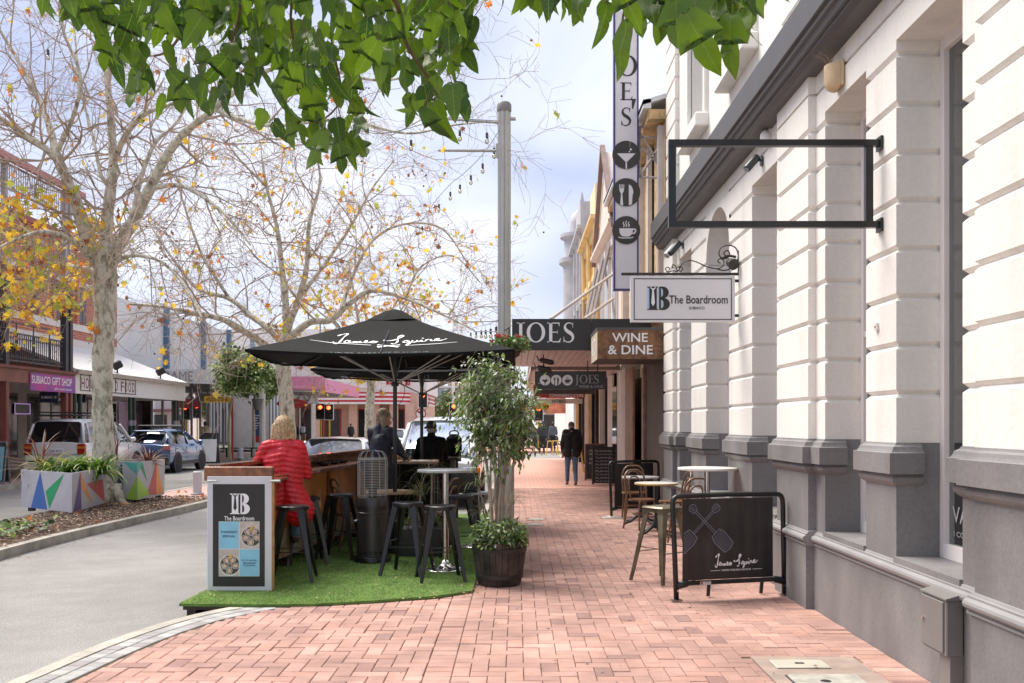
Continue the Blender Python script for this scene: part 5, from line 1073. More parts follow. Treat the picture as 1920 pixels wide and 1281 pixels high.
# leaves in front of the far awning (creeper by the post)
# ---------------- serif lettering as strokes ----------------
def serif(ch, mb, u, w, H, h=.003):
    """draw a roman capital of height H at left u, base w; returns its width"""
    T, t = .17 * H, .055 * H
    if ch == 'O':
        n = 36; R0 = .47 * H
        for i in range(n):
            a0_, a1_ = 2 * pi * i / n, 2 * pi * (i + 1) / n
            f = lambda a: (u + R0 + R0 * math.cos(a), w + H / 2 + H * .51 * math.sin(a)); g = lambda a: (u + R0 + (R0 - T) * math.cos(a), w + H / 2 + (H * .51 - t) * math.sin(a))
            mb.poly([g(a0_), f(a0_), f(a1_), g(a1_)], h)
        return 2 * R0
    def R_(a, b_, c_, d): mb.rect(u + a * H, w + b_ * H, u + c_ * H, w + d * H, h)
    if ch == 'I': R_(.10, 0, .27, 1); R_(0, 0, .37, .04); R_(0, .96, .37, 1); return .37 * H
    if ch == 'J':
        R_(.12, -.05, .28, 1); R_(.0, .96, .40, 1); mb.stroke([(u + .20 * H, w - .02 * H), (u + .17 * H, w - .16 * H), (u + .08 * H, w - .25 * H), (u - .04 * H, w - .27 * H)], [.16 * H, .14 * H, .08 * H, .03 * H], h); return .40 * H
    if ch == 'E':
        R_(.10, 0, .26, 1); R_(0, 0, .26, .04); R_(0, .96, .26, 1); R_(.26, .95, .62, 1); R_(.26, 0, .66, .055); R_(.26, .49, .54, .54)
        mb.poly([(u + .56 * H, w + .95 * H), (u + .62 * H, w + .80 * H), (u + .63 * H, w + .80 * H), (u + .62 * H, w + .95 * H)], h); mb.poly([(u + .58 * H, w + .055 * H), (u + .66 * H, w + .055 * H), (u + .70 * H, w + .22 * H), (u + .685 * H, w + .22 * H)], h); mb.poly([(u + .52 * H, w + .42 * H), (u + .54 * H, w + .42 * H), (u + .54 * H, w + .62 * H), (u + .52 * H, w + .62 * H)], h)
        return .70 * H
    if ch == 'S':
        pts = spl([(.50, .80), (.46, .93), (.30, .985), (.14, .90), (.10, .74), (.20, .58), (.38, .46), (.50, .30), (.46, .10), (.28, .01), (.10, .07), (.04, .24)], 5); n = len(pts)
        ws = [H * (.035 + .125 * math.exp(-((i / n - .5) / .2) ** 2) + .02 * (1 - abs(2 * i / n - 1))) for i in range(n)]
        mb.stroke([(u + a * H, w + b_ * H) for a, b_ in pts], ws, h); mb.rect(u + .485 * H, w + .74 * H, u + .515 * H, w + .99 * H, h); mb.rect(u + .025 * H, w + .0 * H, u + .055 * H, w + .28 * H, h); return .58 * H
    if ch == "'":
        mb.poly([(u + .02 * H, w + 1.02 * H), (u + .14 * H, w + 1.02 * H), (u + .06 * H, w + .74 * H), (u + .03 * H, w + .74 * H)], h); return .14 * H
    return .3 * H
def serif_word(word, o, x, y, H, mat, parent, gap=.12, name='lettering', h=.003):
    u = 0; 
    for ch in word:
        mb = MB().frame(o, x, y)
        wd = serif(ch, mb, u, 0, H, h); mb.build('letter', mat, parent); u += wd + gap * H
    return u
def icons(o, r, disc_m, pic_m, parent, which, y=EZ, x=EX):
    mb = MB().frame(o, x, y); mb.disc(0, 0, r, .003); mb.build('roundel', disc_m, parent)
    mb = MB().frame(o, x, y); s = r
    if which == 'martini':
        mb.poly([(-.66 * s, .10 * s), (0, -.56 * s), (.66 * s, .10 * s)], .006); mb.rect(-.05 * s, -.99 * s, .05 * s, -.5 * s, .006); mb.disc(.32 * s, .38 * s, .075 * s, .006); mb.disc(.22 * s, .22 * s, .05 * s, .006); mb.rect(.26 * s, .5 * s, .275 * s, .96 * s, .006)
    if which == 'fork':
        for k in range(4): mb.rect((-.50 + k * .10) * s, .25 * s, (-.45 + k * .10) * s, .55 * s, .006)
        mb.poly([(-.50 * s, .27 * s), (-.46 * s, .05 * s), (-.38 * s, -.10 * s), (-.27 * s, -.10 * s), (-.19 * s, .05 * s), (-.15 * s, .27 * s)], .006); mb.poly([(-.37 * s, -.08 * s), (-.28 * s, -.08 * s), (-.22 * s, -.94 * s), (-.43 * s, -.88 * s)], .006)
        mb.poly([(.18 * s, .55 * s), (.34 * s, .46 * s), (.46 * s, .25 * s), (.50 * s, 0), (.44 * s, -.25 * s), (.40 * s, -.86 * s), (.18 * s, -.94 * s)], .006)
    if which == 'cup':
        mb.poly([(-.50 * s, .12 * s), (-.47 * s, -.18 * s), (-.36 * s, -.38 * s), (-.2 * s, -.46 * s), (.2 * s, -.46 * s), (.36 * s, -.34 * s), (.46 * s, -.12 * s), (.48 * s, .12 * s)], .006)
        mb.stroke(spl([(.46 * s, .05 * s), (.62 * s, .06 * s), (.66 * s, -.08 * s), (.56 * s, -.22 * s), (.40 * s, -.22 * s)], 4), .10 * s, .006); mb.stroke([(-.56 * s, -.50 * s), (-.3 * s, -.56 * s), (.3 * s, -.56 * s), (.5 * s, -.50 * s)], .07 * s, .006)
        for k in (-.18, 0, .18): mb.stroke(spl([((k - .03) * s, .20 * s), ((k + .04) * s, .34 * s), ((k - .04) * s, .46 * s), ((k + .02) * s, (.60 + (.08 if k == 0 else 0)) * s)], 3), [.03 * s, .06 * s, .07 * s, .07 * s, .07 * s, .06 * s, .06 * s, .05 * s, .05 * s, .02 * s], .006)
    mb.build(which + '_picture', pic_m, parent)
sign_black = M('gloss black sign', (.022, .02, .019), .3, var=.1); sign_lilac = M('sign face white', (.66, .64, .68), .35, var=.02)
# vertical sign
vs_ = thing('vertical_sign', 'tall white vertical sign spelling JOES with three black food and drink roundels', 'sign', (1.95, 17.6, 4.0)); YV = 17.6
xl, xr = P(1152, 0, YV).x, P(1196, 0, YV).x; zb, zt_ = P(0, 543, YV).z, P(0, 20, YV).z
mb = MB(); mb.box(xl, YV, zb, xr, YV + .14, zt_); mb.build('panel', sign_lilac, vs_)
for x in (xl, xr): mb = MB(); mb.box(x - .014, YV - .012, zb - .014, x + .014, YV + .15, zt_); mb.build('blue_edge', M('blue edge', (.045, .03, .18), .4), vs_)
mb = MB(); mb.box(xl, YV - .012, zb - .014, xr, YV + .15, zb + .014); mb.build('blue_edge', MATS['blue edge'], vs_)
for ch, py0, py1, px in (('J', 45, 82, 1163), ('O', 104, 143, 1158), ('E', 155, 188, 1163), ('S', 202, 236, 1164), ("'", 187, 255, 1183)):
    o = P(px, py1, YV); o.y = YV - .004; mb = MB().frame(o, EX, EZ); serif(ch, mb, 0, 0, P(0, py0, YV).z - o.z); mb.build('letter', print_black, vs_)
for k, py in (('martini', 291), ('fork', 361), ('cup', 432)): o = P(1174, py, YV); o.y = YV - .016; icons(o, .255, sign_black, sign_lilac, vs_, k)
for a, b_ in (((1196, 238), (1246, 238)), ((1196, 332), (1246, 334)), ((1200, 238), (1200, 334)), ((1200, 250), (1246, 320)), ((1200, 330), (1246, 262)), ((1196, 258), (1246, 258)), ((1200, 275), (1246, 318))):
    mb = MB(); p0, p1 = P(*a, YV + .1), P(*b_, YV + .1); mb.tube([p0, p1], .022, 6); mb.build('bracket_strut', M('white strut', (.50, .46, .44), .6, var=.12), vs_)

# ---------------- shops beyond the white building, right side ----------------
cream = M('cream render', (.66, .50, .34), .8, var=.12, scale=2, bump=.2); pink = M('pale pink render', (.72, .62, .55), .8, var=.06, scale=2); yellow = M('yellow render', (.78, .56, .26), .8, var=.14, scale=2, bump=.2); grey_r = M('pale grey render', (.50, .49, .51), .8, var=.12, scale=2)
timber_y = M('weathered yellow timber', (.60, .40, .20), .7, var=.25, scale=5, bump=.3, bscale=30, dist=1); tin = M('tin roof', (.62, .62, .63), .5, var=.05); whitep = M('shop white', (.68, .64, .60), .6, var=.05, scale=3); dglass = M('dark shop glass', (.035, .038, .04), .06, var=.3, scale=.6)
copper = M('copper door', (.34, .20, .13), .4, metal=.3, var=.25, scale=4); woodd = M('dark timber cladding', (.055, .032, .02), .5, var=.4, scale=5, bump=.2, dist=2)
jb = thing('joes_building', 'two storey cream shop building behind the vertical sign and black awning', 'building', (3, 20, 0))
X0 = 2.58
mb = MB(); mb.box(2.9, 17.0, 3.4, 8, 24.5, 7.0); mb.box(3.1, 17.0, 0, 8, 24.5, 3.4); mb.build('wall', cream, jb)
def pn(x0, px0, px1, mat, name, z0, z1, parent, dx=.05):    # facade strip between pixel columns on plane x0
    y0, y1 = x0 * F / (px1 - VX), x0 * F / (px0 - VX); mb = MB(); mb.box(x0, y0, z0, x0 + dx, y1, z1); return mb.build(name, mat, parent)
pn(X0, 1206, 1244, woodd, 'timber_cladding', 0, 3.0, jb, .08); pn(X0 - .05, 1203, 1206, copper, 'door_edge', .0, 2.75, jb, .09)
dd = pn(X0 + .3, 1186, 1202, M('door glass dark', (.02, .018, .018), .15), 'door', 0, 2.7, jb)
for zz in (1.0, 1.35): pass
mb = MB(); mb.tube([(X0 + .24, 20.9, .7), (X0 + .2, 20.9, .72), (X0 + .2, 20.9, 1.5), (X0 + .24, 20.9, 1.52)], .018, 6); mb.build('handle', chrome, dd)
pn(X0, 1172, 1186, copper, 'copper_frame', 0, 2.9, jb); pn(X0, 1157, 1172, whitep, 'white_frame', 0, 2.95, jb); pn(X0 + .02, 1160, 1170, M('curtain glass', (.35, .31, .28), .1, var=.1), 'pane', .6, 2.3, jb, .02)
g_ = pn(X0, 1148, 1156, dglass, 'shopfront_glass', .0, 2.6, jb); pn(X0, 1139, 1148, whitep, 'white_frame', 0, 2.95, jb)
# upper storey timber and roof edge
mb = MB()
for y in (17.2, 18.6, 20.0, 21.5, 23): mb = MB(); mb.box(2.50, y, 3.7, 2.62, y + .16, 6.9); mb.build('balcony_post', M('white post', (.62, .58, .56), .6, var=.08), jb)
mb = MB(); mb.box(2.62, 17.0, 3.7, 2.9, 24.5, 7.0); mb.build('upper_cladding', timber_y, jb)
for k in range(9): mb = MB(); mb.box(2.585, 17.0 + k * .8, 3.7, 2.62, 17.06 + k * .8, 6.9); mb.build('batten', timber_y, jb)
mb = MB(); mb.box(2.30, 17.0, 6.95, 2.66, 24.6, 7.12); mb.build('eave_beam', timber_y, jb); mb = MB(); mb.box(2.2, 16.95, 7.12, 2.34, 24.7, 7.28); mb.build('gutter', tin, jb)
mb = MB(); mb.prism([(2.2, 7.26), (8, 9.0), (8, 8.9), (2.2, 7.18)], 16.95, 24.7, 'y'); mb.build('roof', tin, jb)
for k in range(14): mb = MB(); mb.box(2.34, 17.05 + k * .2, 7.02, 2.9, 17.10 + k * .2, 7.1); mb.build('rafter', M('dark rafter', (.10, .085, .08), .7), jb)
# awning with JOES fascia
aw = thing('joes_awning', 'flat black street awning lettered JOES in white over the footpath', 'awning', (1.2, 20, 3)); YA = 18.6
za, zc = P(0, 657, YA).z, P(0, 598, YA).z; xa = P(960, 0, YA).x
for x0_, x1_ in ((xa, 1.42), (1.425, 2.56)): mb = MB(); mb.box(x0_, YA, za, x1_, YA + .06, zc); mb.build('fascia', sign_black, aw)
mb = MB(); mb.box(xa, YA + .06, za, xa + .05, 24.4, zc); mb.build('side_fascia', sign_black, aw)
serif_word('JOES', Vector((P(967, 0, YA).x + .02, YA - .003, P(0, 642, YA).z)), EX, EZ, P(0, 605, YA).z - P(0, 642, YA).z, print_white, aw, .10)
sof = M('soffit lining', (.62, .48, .44), .6, var=.1, scale=3)
bw = .14; nb_ = int((2.56 - xa) / bw)
for k in range(nb_):
    mb = MB(); mb.box(xa + .05 + k * bw + .006, YA + .06, za + .03, xa + .05 + (k + 1) * bw - .006, 24.4, za + .05); mb.build('soffit_board', sof, aw)
mb = MB(); mb.box(xa + .05, YA + .06, za + .055, 2.56, 24.4, zc - .05); mb.build('deck', M('awning deck', (.25, .2, .19), .8), aw)
for px, py in ((1025, 678), (1020, 692)):      # floodlights under the awning
    p = P(px, py, 19.5); fl_ = thing('awning_floodlight', 'black floodlight clipped under the awning, %s of two' % ('upper' if py == 678 else 'lower'), 'floodlight', tuple(p)); mb = MB(); mb.cbox(p, .30, .16, .10, .2, ry=.2, bev=.03); mb.build('head', black_metal, fl_); mb = MB(); mb.tube([p - EX * .1, p + Vector((-.16, 0, .02)), p + Vector((-.2, 0, .12))], .012, 6); mb.build('bracket', black_metal, fl_)
# wine and dine box sign
wd = thing('timber_box_sign', 'rusty brown box sign reading WINE & DINE in white', 'sign', (1.98, 16.98, 2.75)); YB = 16.95
rust = M('rusted timber sign', (.26, .12, .05), .55, var=.4, scale=4, bump=.3, bscale=40, dist=2.5, col2=(.10, .045, .02), mix=(.35, .62))
x0_, x1_, z0_, z1_ = P(1120, 0, YB).x, 2.56, P(0, 673, YB).z, P(0, 619, YB).z
mb = MB(); mb.box(x0_ + .002, YB + .02, z0_, x1_, 18.4, z1_); mb.build('body', M('sign side pale timber', (.60, .50, .38), .6, var=.15, scale=6), wd); mb = MB(); mb.box(x0_, YB, z0_, x1_, YB + .018, z1_); mb.build('face', rust, wd)
mb = MB(); mb.box(x0_ - .01, YB - .01, z1_, x1_, 18.42, z1_ + .045); mb.build('top_cap', dark_paint, wd); mb = MB(); mb.box(x0_ + .004, YB + .004, z0_ - .01, x1_, 18.4, z0_ - .001); mb.build('underside', woodd, wd)
txt('WINE', (Vector((P(1181, 0, YB).x, YB - .002, P(0, 633, YB).z)), EX, EZ), .62, print_white, wd, height=.155, ext=.004, h=.004); txt('& DINE', (Vector((P(1182, 0, YB).x, YB - .002, P(0, 656, YB).z)), EX, EZ), .78, print_white, wd, height=.160, ext=.004, h=.004)
txt('& D', (Vector((x0_ - .002, 17.65, (z0_ + z1_) / 2)), -EY, EZ), .7, print_white, wd, height=.3)
# small hanging signs
def hang(label, px0, px1, py0, py1, y, mat, border=None, ztop=3.02, th=.06):
    p0, p1 = P(px0, py1, y), P(px1, py0, y); t = thing('hanging_sign', label, 'sign', ((p0.x + p1.x) / 2, y, p0.z)); mb = MB(); mb.box(p0.x, y, p0.z, p1.x, y + th, p1.z); mb.build('panel', mat, t)
    for f in (.12, .88): mb = MB(); x = p0.x + (p1.x - p0.x) * f; mb.tube([(x, y + th / 2, p1.z), (x, y + th / 2, ztop)], .012, 6); mb.build('hanger', black_metal, t)
    return t, lambda px, py: Vector((P(px, py, y).x, y - .002, P(px, py, y).z)), y / F
t, q2, k2 = hang("small black hanging sign reading JOE'S WINE & DINE under the awning", 1003, 1137, 696, 730, 19.6, sign_black)
for px, w_ in ((1041, 'martini'), (1062, 'fork'), (1084, 'cup')):
    px -= 0; px = {'martini': 1022, 'fork': 1043, 'cup': 1064}[w_]; icons(q2(px, 713), 10 * k2, print_white, sign_black, t, w_)
mb = None; o = q2(1079, 719); u_ = 0
for ch in "JOE'S":
    m2 = MB().frame(o, EX, EZ); H_ = 16 * k2; wd_ = serif(ch, m2, u_, 0, H_); m2.build('letter', print_grey, t); u_ += wd_ + .08 * H_ if ch != "'" else -.02
txt('WINE & DINE', (q2(1108, 725), EX, EZ), 46 * k2, print_grey, t, height=5 * k2)
hang('plain dark framed sign hanging just behind the black food sign', 1007, 1115, 727, 739, 21.5, M('bronze sign', (.07, .055, .05), .4))
t, q2, k2 = hang('red hanging sign reading CONVENIENCE STORE', 1000, 1097, 722, 746, 25, M('sign red', (.42, .03, .03), .4), 2.9)
txt('CONVENIENCE STORE', (q2(1062, 741.5), EX, EZ), 64 * k2, print_white, t, height=6 * k2)
t, q2, k2 = hang('cream lightbox sign reading HOBBS beyond the red one', 1002, 1092, 748, 757, 28, M('cream lightbox', (.66, .60, .50), .5))
txt('HOBBS', (q2(1048, 752.5), EX, EZ), 26 * k2, print_black, t, height=6 * k2)
# row of far shops (each its own building)
def rowshop(label, y0, y1, zt, mat, shop, awn_z=3.2, awn=None, features=None, name='row_building'):
    t = thing(name, label, 'building', (4, (y0 + y1) / 2, 0)); mb = MB(); mb.box(2.62, y0, 3.0, 8, y1 - .02, zt); mb.build('wall', mat, t); mb = MB(); mb.box(2.75, y0, 0, 8, y1 - .02, 3.0); mb.build('shop_wall', shop, t)
    n = max(2, int((y1 - y0) / 1.6))
    for k in range(n):
        ya = y0 + (y1 - y0) * (k + .2) / n; yb2 = y0 + (y1 - y0) * (k + .85) / n; mb = MB(); mb.box(2.62, ya, 0, 2.76, ya + .22, 3.0); mb.build('pilaster', (whitep, dark_wood, black_metal, yellow)[k % 4], t); mb = MB(); mb.box(2.70, ya + .24, .4, 2.74, yb2 + .15, 2.6); mb.build('shop_window', dglass, t)
        if zt > 5:
            mb = MB(); mb.box(2.56, ya + .2, 4.2, 2.63, yb2, 6.2); w_ = mb.build('window', whitep, t); mb = MB(); mb.box(2.55, ya + .3, 4.3, 2.558, yb2 - .1, 6.1); mb.build('pane', dglass, w_)
            mb = MB(); mb.box(2.45, ya + .1, 6.25, 2.62, yb2 + .1, 6.45); mb.build('window_hood', mat, t)
    if awn: mb = MB(); mb.box(awn[2], y0 + .05, awn_z, 2.6, y1 - .05, awn_z + .12); mb.build('awning_deck', awn[0], t); mb = MB(); mb.box(awn[2], y0 + .04, awn_z - .05, awn[2] + .05, y1 - .04, awn_z + .35); mb.build('awning_fascia', awn[1], t); mb = MB(); mb.box(awn[2] + .05, y0 + .02, awn_z - .02, 2.6, y0 + .06, awn_z + .34); mb.build('awning_end', awn[1], t)
    mb = MB(); mb.prism([(2.30, zt), (2.64, zt), (2.64, zt - .45), (2.52, zt - .4), (2.48, zt - .15), (2.3, zt - .1)], y0, y1 - .02, 'y'); mb.build('cornice', mat, t)
    return t
r1 = rowshop('white and pink gabled shop between the vertical sign and the yellow building', 24.5, 30.5, 6.8, pink, M('pale shop', (.5, .45, .4), .6), 3.0, (sof, M('shop brown fascia', (.2, .15, .13), .5), .35))
mb = MB(); mb.add([(2.5, 24.6, 6.8), (2.5, 30.4, 6.8), (2.5, 27.5, 9.3), (3.0, 24.6, 6.8), (3.0, 30.4, 6.8), (3.0, 27.5, 9.3)], [(0, 2, 1), (3, 4, 5), (0, 3, 5, 2), (1, 2, 5, 4)]); mb.build('gable', pink, r1)
brt = M('brown barge timber', (.22, .14, .12), .6)
for a, b_ in (((2.42, 24.3, 6.6), (2.42, 27.5, 9.45)), ((2.42, 30.7, 6.6), (2.42, 27.5, 9.45))): mb = MB(); mb.tube([a, b_], .09, 4); mb.build('barge_board', brt, r1)
for y in (25.5, 27.5, 29.5): mb = MB(); mb.tube([(2.5, y, 3.5), (2.0, y, 4.4), (2.45, y, 6.4)], .05, 5); mb.build('verandah_brace', MATS['white strut'], r1)
r2 = rowshop('bright yellow two storey shop with a parapet on the right row', 30.5, 37, 8.2, yellow, M('dark shop', (.12, .09, .08), .6), 3.0, (sof, M('cream fascia', (.55, .48, .40), .5), .35))
mb = MB(); mb.box(2.5, 31.0, 8.2, 3.2, 33.2, 9.3); mb.build('parapet_block', M('pale yellow render', (.80, .66, .42), .8, var=.08), r2); mb = MB(); mb.box(2.6, 33.0, 8.2, 3.0, 36.8, 9.0); mb.build('parapet', MATS['pale yellow render'], r2); mb = MB(); mb.box(2.8, 34.5, 8.2, 3.4, 35.1, 9.9); mb.build('chimney', M('brown chimney', (.3, .22, .16), .8), r2)
for y in (30.8, 33.8, 36.6): mb = MB(); mb.tube([(2.56, y, 3.2), (2.5, y, 8)], .09, 8); mb.build('column', yellow, r2)
r3 = rowshop('grey ornate corner building with a domed turret at the end of the row', 37, 44.5, 9.2, grey_r, whitep, 3.1, (whitep, whitep, .5))
mb = MB(); mb.lathe([(.85, 3.3), (.85, 8.7), (1.05, 8.85), (1.05, 9.05), (.8, 9.1), (.8, 9.9), (1.0, 10.0), (1.0, 10.15), (.55, 10.25), (.6, 10.7), (.45, 11.1), (.15, 11.35), (.08, 11.5), (.12, 11.6), (.02, 12.1)], (2.95, 44.0, 0), 20); mb.build('turret', grey_r, r3, smooth='auto')
mb = MB(); mb.box(2.45, 37.5, 9.2, 3, 40.3, 10.2); mb.build('parapet', grey_r, r3)
for y in (38, 40, 42): mb = MB(); mb.tube([(2.5, y, 3.5), (2.52, y, 9)], .1, 8); mb.build('column', grey_r, r3)
# diagonal awning stays
for a, b_, lb in (((1033, 598), (1152, 512), 'white stay rod running from the black awning up to the vertical sign'), ((1096, 598), (1150, 560), 'shorter white stay rod over the black awning')):
    p0, p1 = P(*a, 18.8), P(*b_, 20.5); mb = MB(); mb.tube([p0, p1], .03, 8); mb.build('awning_stay', MATS['white strut'], None, label=lb, cat='stay rod')
# ---------------- shops across the street (left) ----------------
def brickwall(name, c1, c2, jc, w=.24, h=.086):
    m = bpy.data.materials.new(name); m.use_nodes = True; t = m.node_tree; bs = t.nodes['Principled BSDF']; l = t.links.new; bs.inputs['Roughness'].default_value = .85
    g = N(t, 'ShaderNodeNewGeometry'); s = N(t, 'ShaderNodeSeparateXYZ'); cb = N(t, 'ShaderNodeCombineXYZ'); ad = N(t, 'ShaderNodeMath', operation='ADD'); l(g.outputs['Position'], s.inputs[0]); l(s.outputs['X'], ad.inputs[0]); l(s.outputs['Y'], ad.inputs[1]); l(ad.outputs[0], cb.inputs['X']); l(s.outputs['Z'], cb.inputs['Y'])
    bt = N(t, 'ShaderNodeTexBrick'); bt.inputs['Scale'].default_value = 1; bt.inputs['Brick Width'].default_value = w; bt.inputs['Row Height'].default_value = h; bt.inputs['Mortar Size'].default_value = .009
    bt.inputs['Color1'].default_value = (*c1, 1); bt.inputs['Color2'].default_value = (*c2, 1); bt.inputs['Mortar'].default_value = (*jc, 1); l(cb.outputs[0], bt.inputs['Vector']); l(bt.outputs['Color'], bs.inputs['Base Color']); return m
redb = brickwall('red brick', (.42, .10, .055), (.55, .16, .09), (.55, .42, .36)); maroon = M('maroon paint', (.20, .055, .04), .5, var=.15); dgreen = M('dark green paint', (.02, .05, .035), .4, var=.1); redroof = M('red roof sheet', (.42, .12, .09), .6, var=.2, scale=2)
XF, XV = -17.5, -14.5
def yx(px, x): return x * F / (px - VX)
gb = thing('brick_hotel', 'red brick building with a two level iron verandah at the left edge', 'building', (-17.5, 32, 0))
mb = MB(); mb.box(-30, 18, 3.2, XF, 42.6, 8.8); mb.build('wall', redb, gb); mb = MB(); mb.box(-30, 18, 0, XF, 42.6, 3.2); mb.build('shop_wall', M('shop beige', (.48, .42, .37), .7, var=.1), gb)
for z0, z1 in ((4.5, 4.95), (5.32, 5.58), (7.1, 7.3)): mb = MB(); mb.box(XF, 18, z0, XF + .05, 42.58, z1); mb.build('white_band', M('band white', (.75, .70, .66), .7, var=.04), gb)
for k in range(11):
    y = 21.2 + k * 1.95; mb = MB(); mb.box(XF - .02, y, 5.6, XF + .03, y + .75, 7.1); w_ = mb.build('window', maroon, gb); mb = MB(); mb.box(XF + .031, y + .08, 5.7, XF + .036, y + .33, 7.02); mb.build('pane', dglass, w_); mb = MB(); mb.box(XF + .031, y + .41, 5.7, XF + .036, y + .67, 7.02); mb.build('pane', dglass, w_)
    mb = MB(); mb.box(XF, y - .25, 5.58, XF + .12, y - .05, 8.8); mb.build('brick_pier', redb, gb)
for k in range(5):
    y = 24 + k * 3.6; mb = MB(); mb.box(XF, y, .45, XF + .03, y + 2.9, 2.7); w_ = mb.build('shop_window', M('window dark frame', (.12, .08, .06), .5), gb); mb = MB(); mb.box(XF + .031, y + .1, .55, XF + .036, y + 2.8, 2.6); mb.build('pane', dglass, w_)
# verandah
mb = MB(); mb.box(XF, 18, 3.12, XV + .02, 31.7, 3.24); mb.build('balcony_floor', maroon, gb)
mb = MB(); mb.box(XV, 18, 2.82, XV + .06, 31.75, 3.22); mb.build('balcony_fascia', M('brown fascia', (.25, .085, .055), .5, var=.15), gb); mb = MB(); mb.box(XV - .02, 18, 3.22, XV + .14, 31.8, 3.30); mb.build('fascia_cap', maroon, gb)
for k, y in enumerate((23.9, 27.55, 31.2)):
    for dy in ((0, .32) if k == 2 else (0,)):
        mb = MB(); mb.box(XV - .09, y - .08 + dy, .1, XV + .09, y + .08 + dy, 2.84); mb.box(XV - .13, y - .12 + dy, 0, XV + .13, y + .12 + dy, .2); mb.build('verandah_post', M('oxide post', (.22, .06, .045), .5, var=.15), gb)
        mb = MB(); mb.box(XV - .09, y - .09 + dy, 3.3, XV + .09, y + .09 + dy, 5.95); mb.build('balcony_post', M('charcoal post', (.05, .052, .06), .45), gb)
        mb = MB(); mb.box(XV - .07, y - .07 + dy, 6.2, XV + .07, y + .07 + dy, 9.1); mb.build('balcony_post', M('upper post', (.45, .43, .45), .5), gb)
iro = M('cast iron grey', (.07, .072, .08), .45, var=.15)
for z in (3.42, 4.22, 4.52): mb = MB(); mb.box(XV - .02, 20, z, XV + .02, 31.2, z + .045); mb.build('balcony_rail', iro, gb)
for k in range(42):
    y = 25.9 + k * .125
    if abs(y - 27.55) < .1: continue
    mb = MB(); mb.tube([(XV, y, 3.46), (XV, y, 4.22)], .016, 4)
    for z in (3.56, 4.10): mb.cbox((XV, y, z), .012, .10, .07, 0, rx=.78)
    mb.build('baluster', iro, gb)
for y in (26.8, 28.2, 29.2, 30.2): mb = MB(); mb.tube([(XV, y, 3.3), (XV, y, 4.55)], .02, 6); mb.build('rail_stanchion', iro, gb)
mb = MB(); mb.box(XF, 18, 5.95, XV + .1, 31.8, 6.15); mb.build('upper_floor', maroon, gb); mb = MB(); mb.prism([(XV + .12, 5.90), (XV - 1.0, 6.5), (XV - 1.0, 6.42), (XV + .12, 5.82)], 18, 31.8, 'y'); mb.build('skirt_roof', redroof, gb)
for z in (6.3, 7.15): mb = MB(); mb.box(XV - .02, 20, z, XV + .02, 31.2, z + .05); mb.build('upper_rail', MATS['upper post'], gb)
for k in range(40): y = 26 + k * .13; mb = MB(); mb.tube([(XV, y, 6.3), (XV, y, 7.15)], .014, 4); mb.build('upper_baluster', MATS['upper post'], gb)
for k in range(40): y = 26 + k * .13; mb = MB(); mb.tube([(XV, y, 8.35), (XV, y, 9.0)], .014, 4); mb.build('frieze_bar', MATS['upper post'], gb)
for z in (8.3, 9.0): mb = MB(); mb.box(XV - .02, 20, z, XV + .02, 31.5, z + .06); mb.build('frieze_rail', MATS['upper post'], gb)
mb = MB(); mb.prism([(XV + .3, 9.1), (-18.5, 11.6), (-18.5, 11.45), (XV + .3, 8.98)], 18, 32, 'y'); mb.build('roof', redroof, gb); mb = MB(); mb.box(XV + .2, 18, 9.0, XV + .32, 32.05, 9.2); mb.build('gutter', M('pink gutter', (.5, .2, .18), .5), gb)
mb = MB(); mb.prism([(-30, 8.8), (-17.3, 8.8), (-17.3, 9.0), (-24, 11), (-30, 9)], 32, 42.7, 'y'); mb.build('main_roof', redroof, gb)
# gift shop banner
gs = thing('shop_banner', 'pink and purple banner reading SUBIACO GIFT SHOP under the balcony', 'banner', (XV + .1, 30.2, 2.5))
mg = M('magenta print', (.52, .05, .30), .5, var=.35, scale=1.2, col2=(.24, .08, .36), mix=(.4, .6)); mb = MB(); mb.box(XV + .08, yx(51, XV), 2.62, XV + .10, yx(135, XV), 3.14); mb.build('cloth', mg, gs)
def ftxt(s, y, z, w, h, mat, parent, x=XV + .10): return txt(s, (Vector((x, y, z)), EY, EZ), w, mat, parent, height=h)
ftxt('SUBIACO GIFT SHOP', 30.2, 2.95, 2.6, .24, print_white, gs); ftxt('gifts cards books', 30.9, 2.71, 1.2, .09, print_white, gs)
t = thing('subiaco_sign', 'navy blue hanging sign reading SUBIACO with a gold dot', 'sign', (-15.1, 31.5, 2.2)); ys_ = 30.6
a, b2 = P(74, 755, ys_), P(109, 735, ys_); mb = MB(); mb.box(a.x, ys_, a.z, b2.x, ys_ + .06, b2.z); mb.build('panel', M('navy sign', (.015, .018, .06), .4), t); txt('SUBIAC', (Vector(((a.x + b2.x) / 2 - .06, ys_ - .002, (a.z + b2.z) / 2)), EX, EZ), (b2.x - a.x) * .62, print_white, t); mb = MB().frame((b2.x - .09, ys_ - .003, (a.z + b2.z) / 2), EX, EZ); mb.disc(0, 0, .045, .002); mb.build('gold_dot', M('gold print', (.5, .33, .08), .4), t)
mb = MB(); mb.tube([(a.x + .1, ys_ + .03, b2.z), (a.x + .1, ys_ + .03, 3.12)], .01, 4); mb.tube([(b2.x - .1, ys_ + .03, b2.z), (b2.x - .1, ys_ + .03, 3.12)], .01, 4); mb.build('hanger', black_metal, t, kind='stuff')
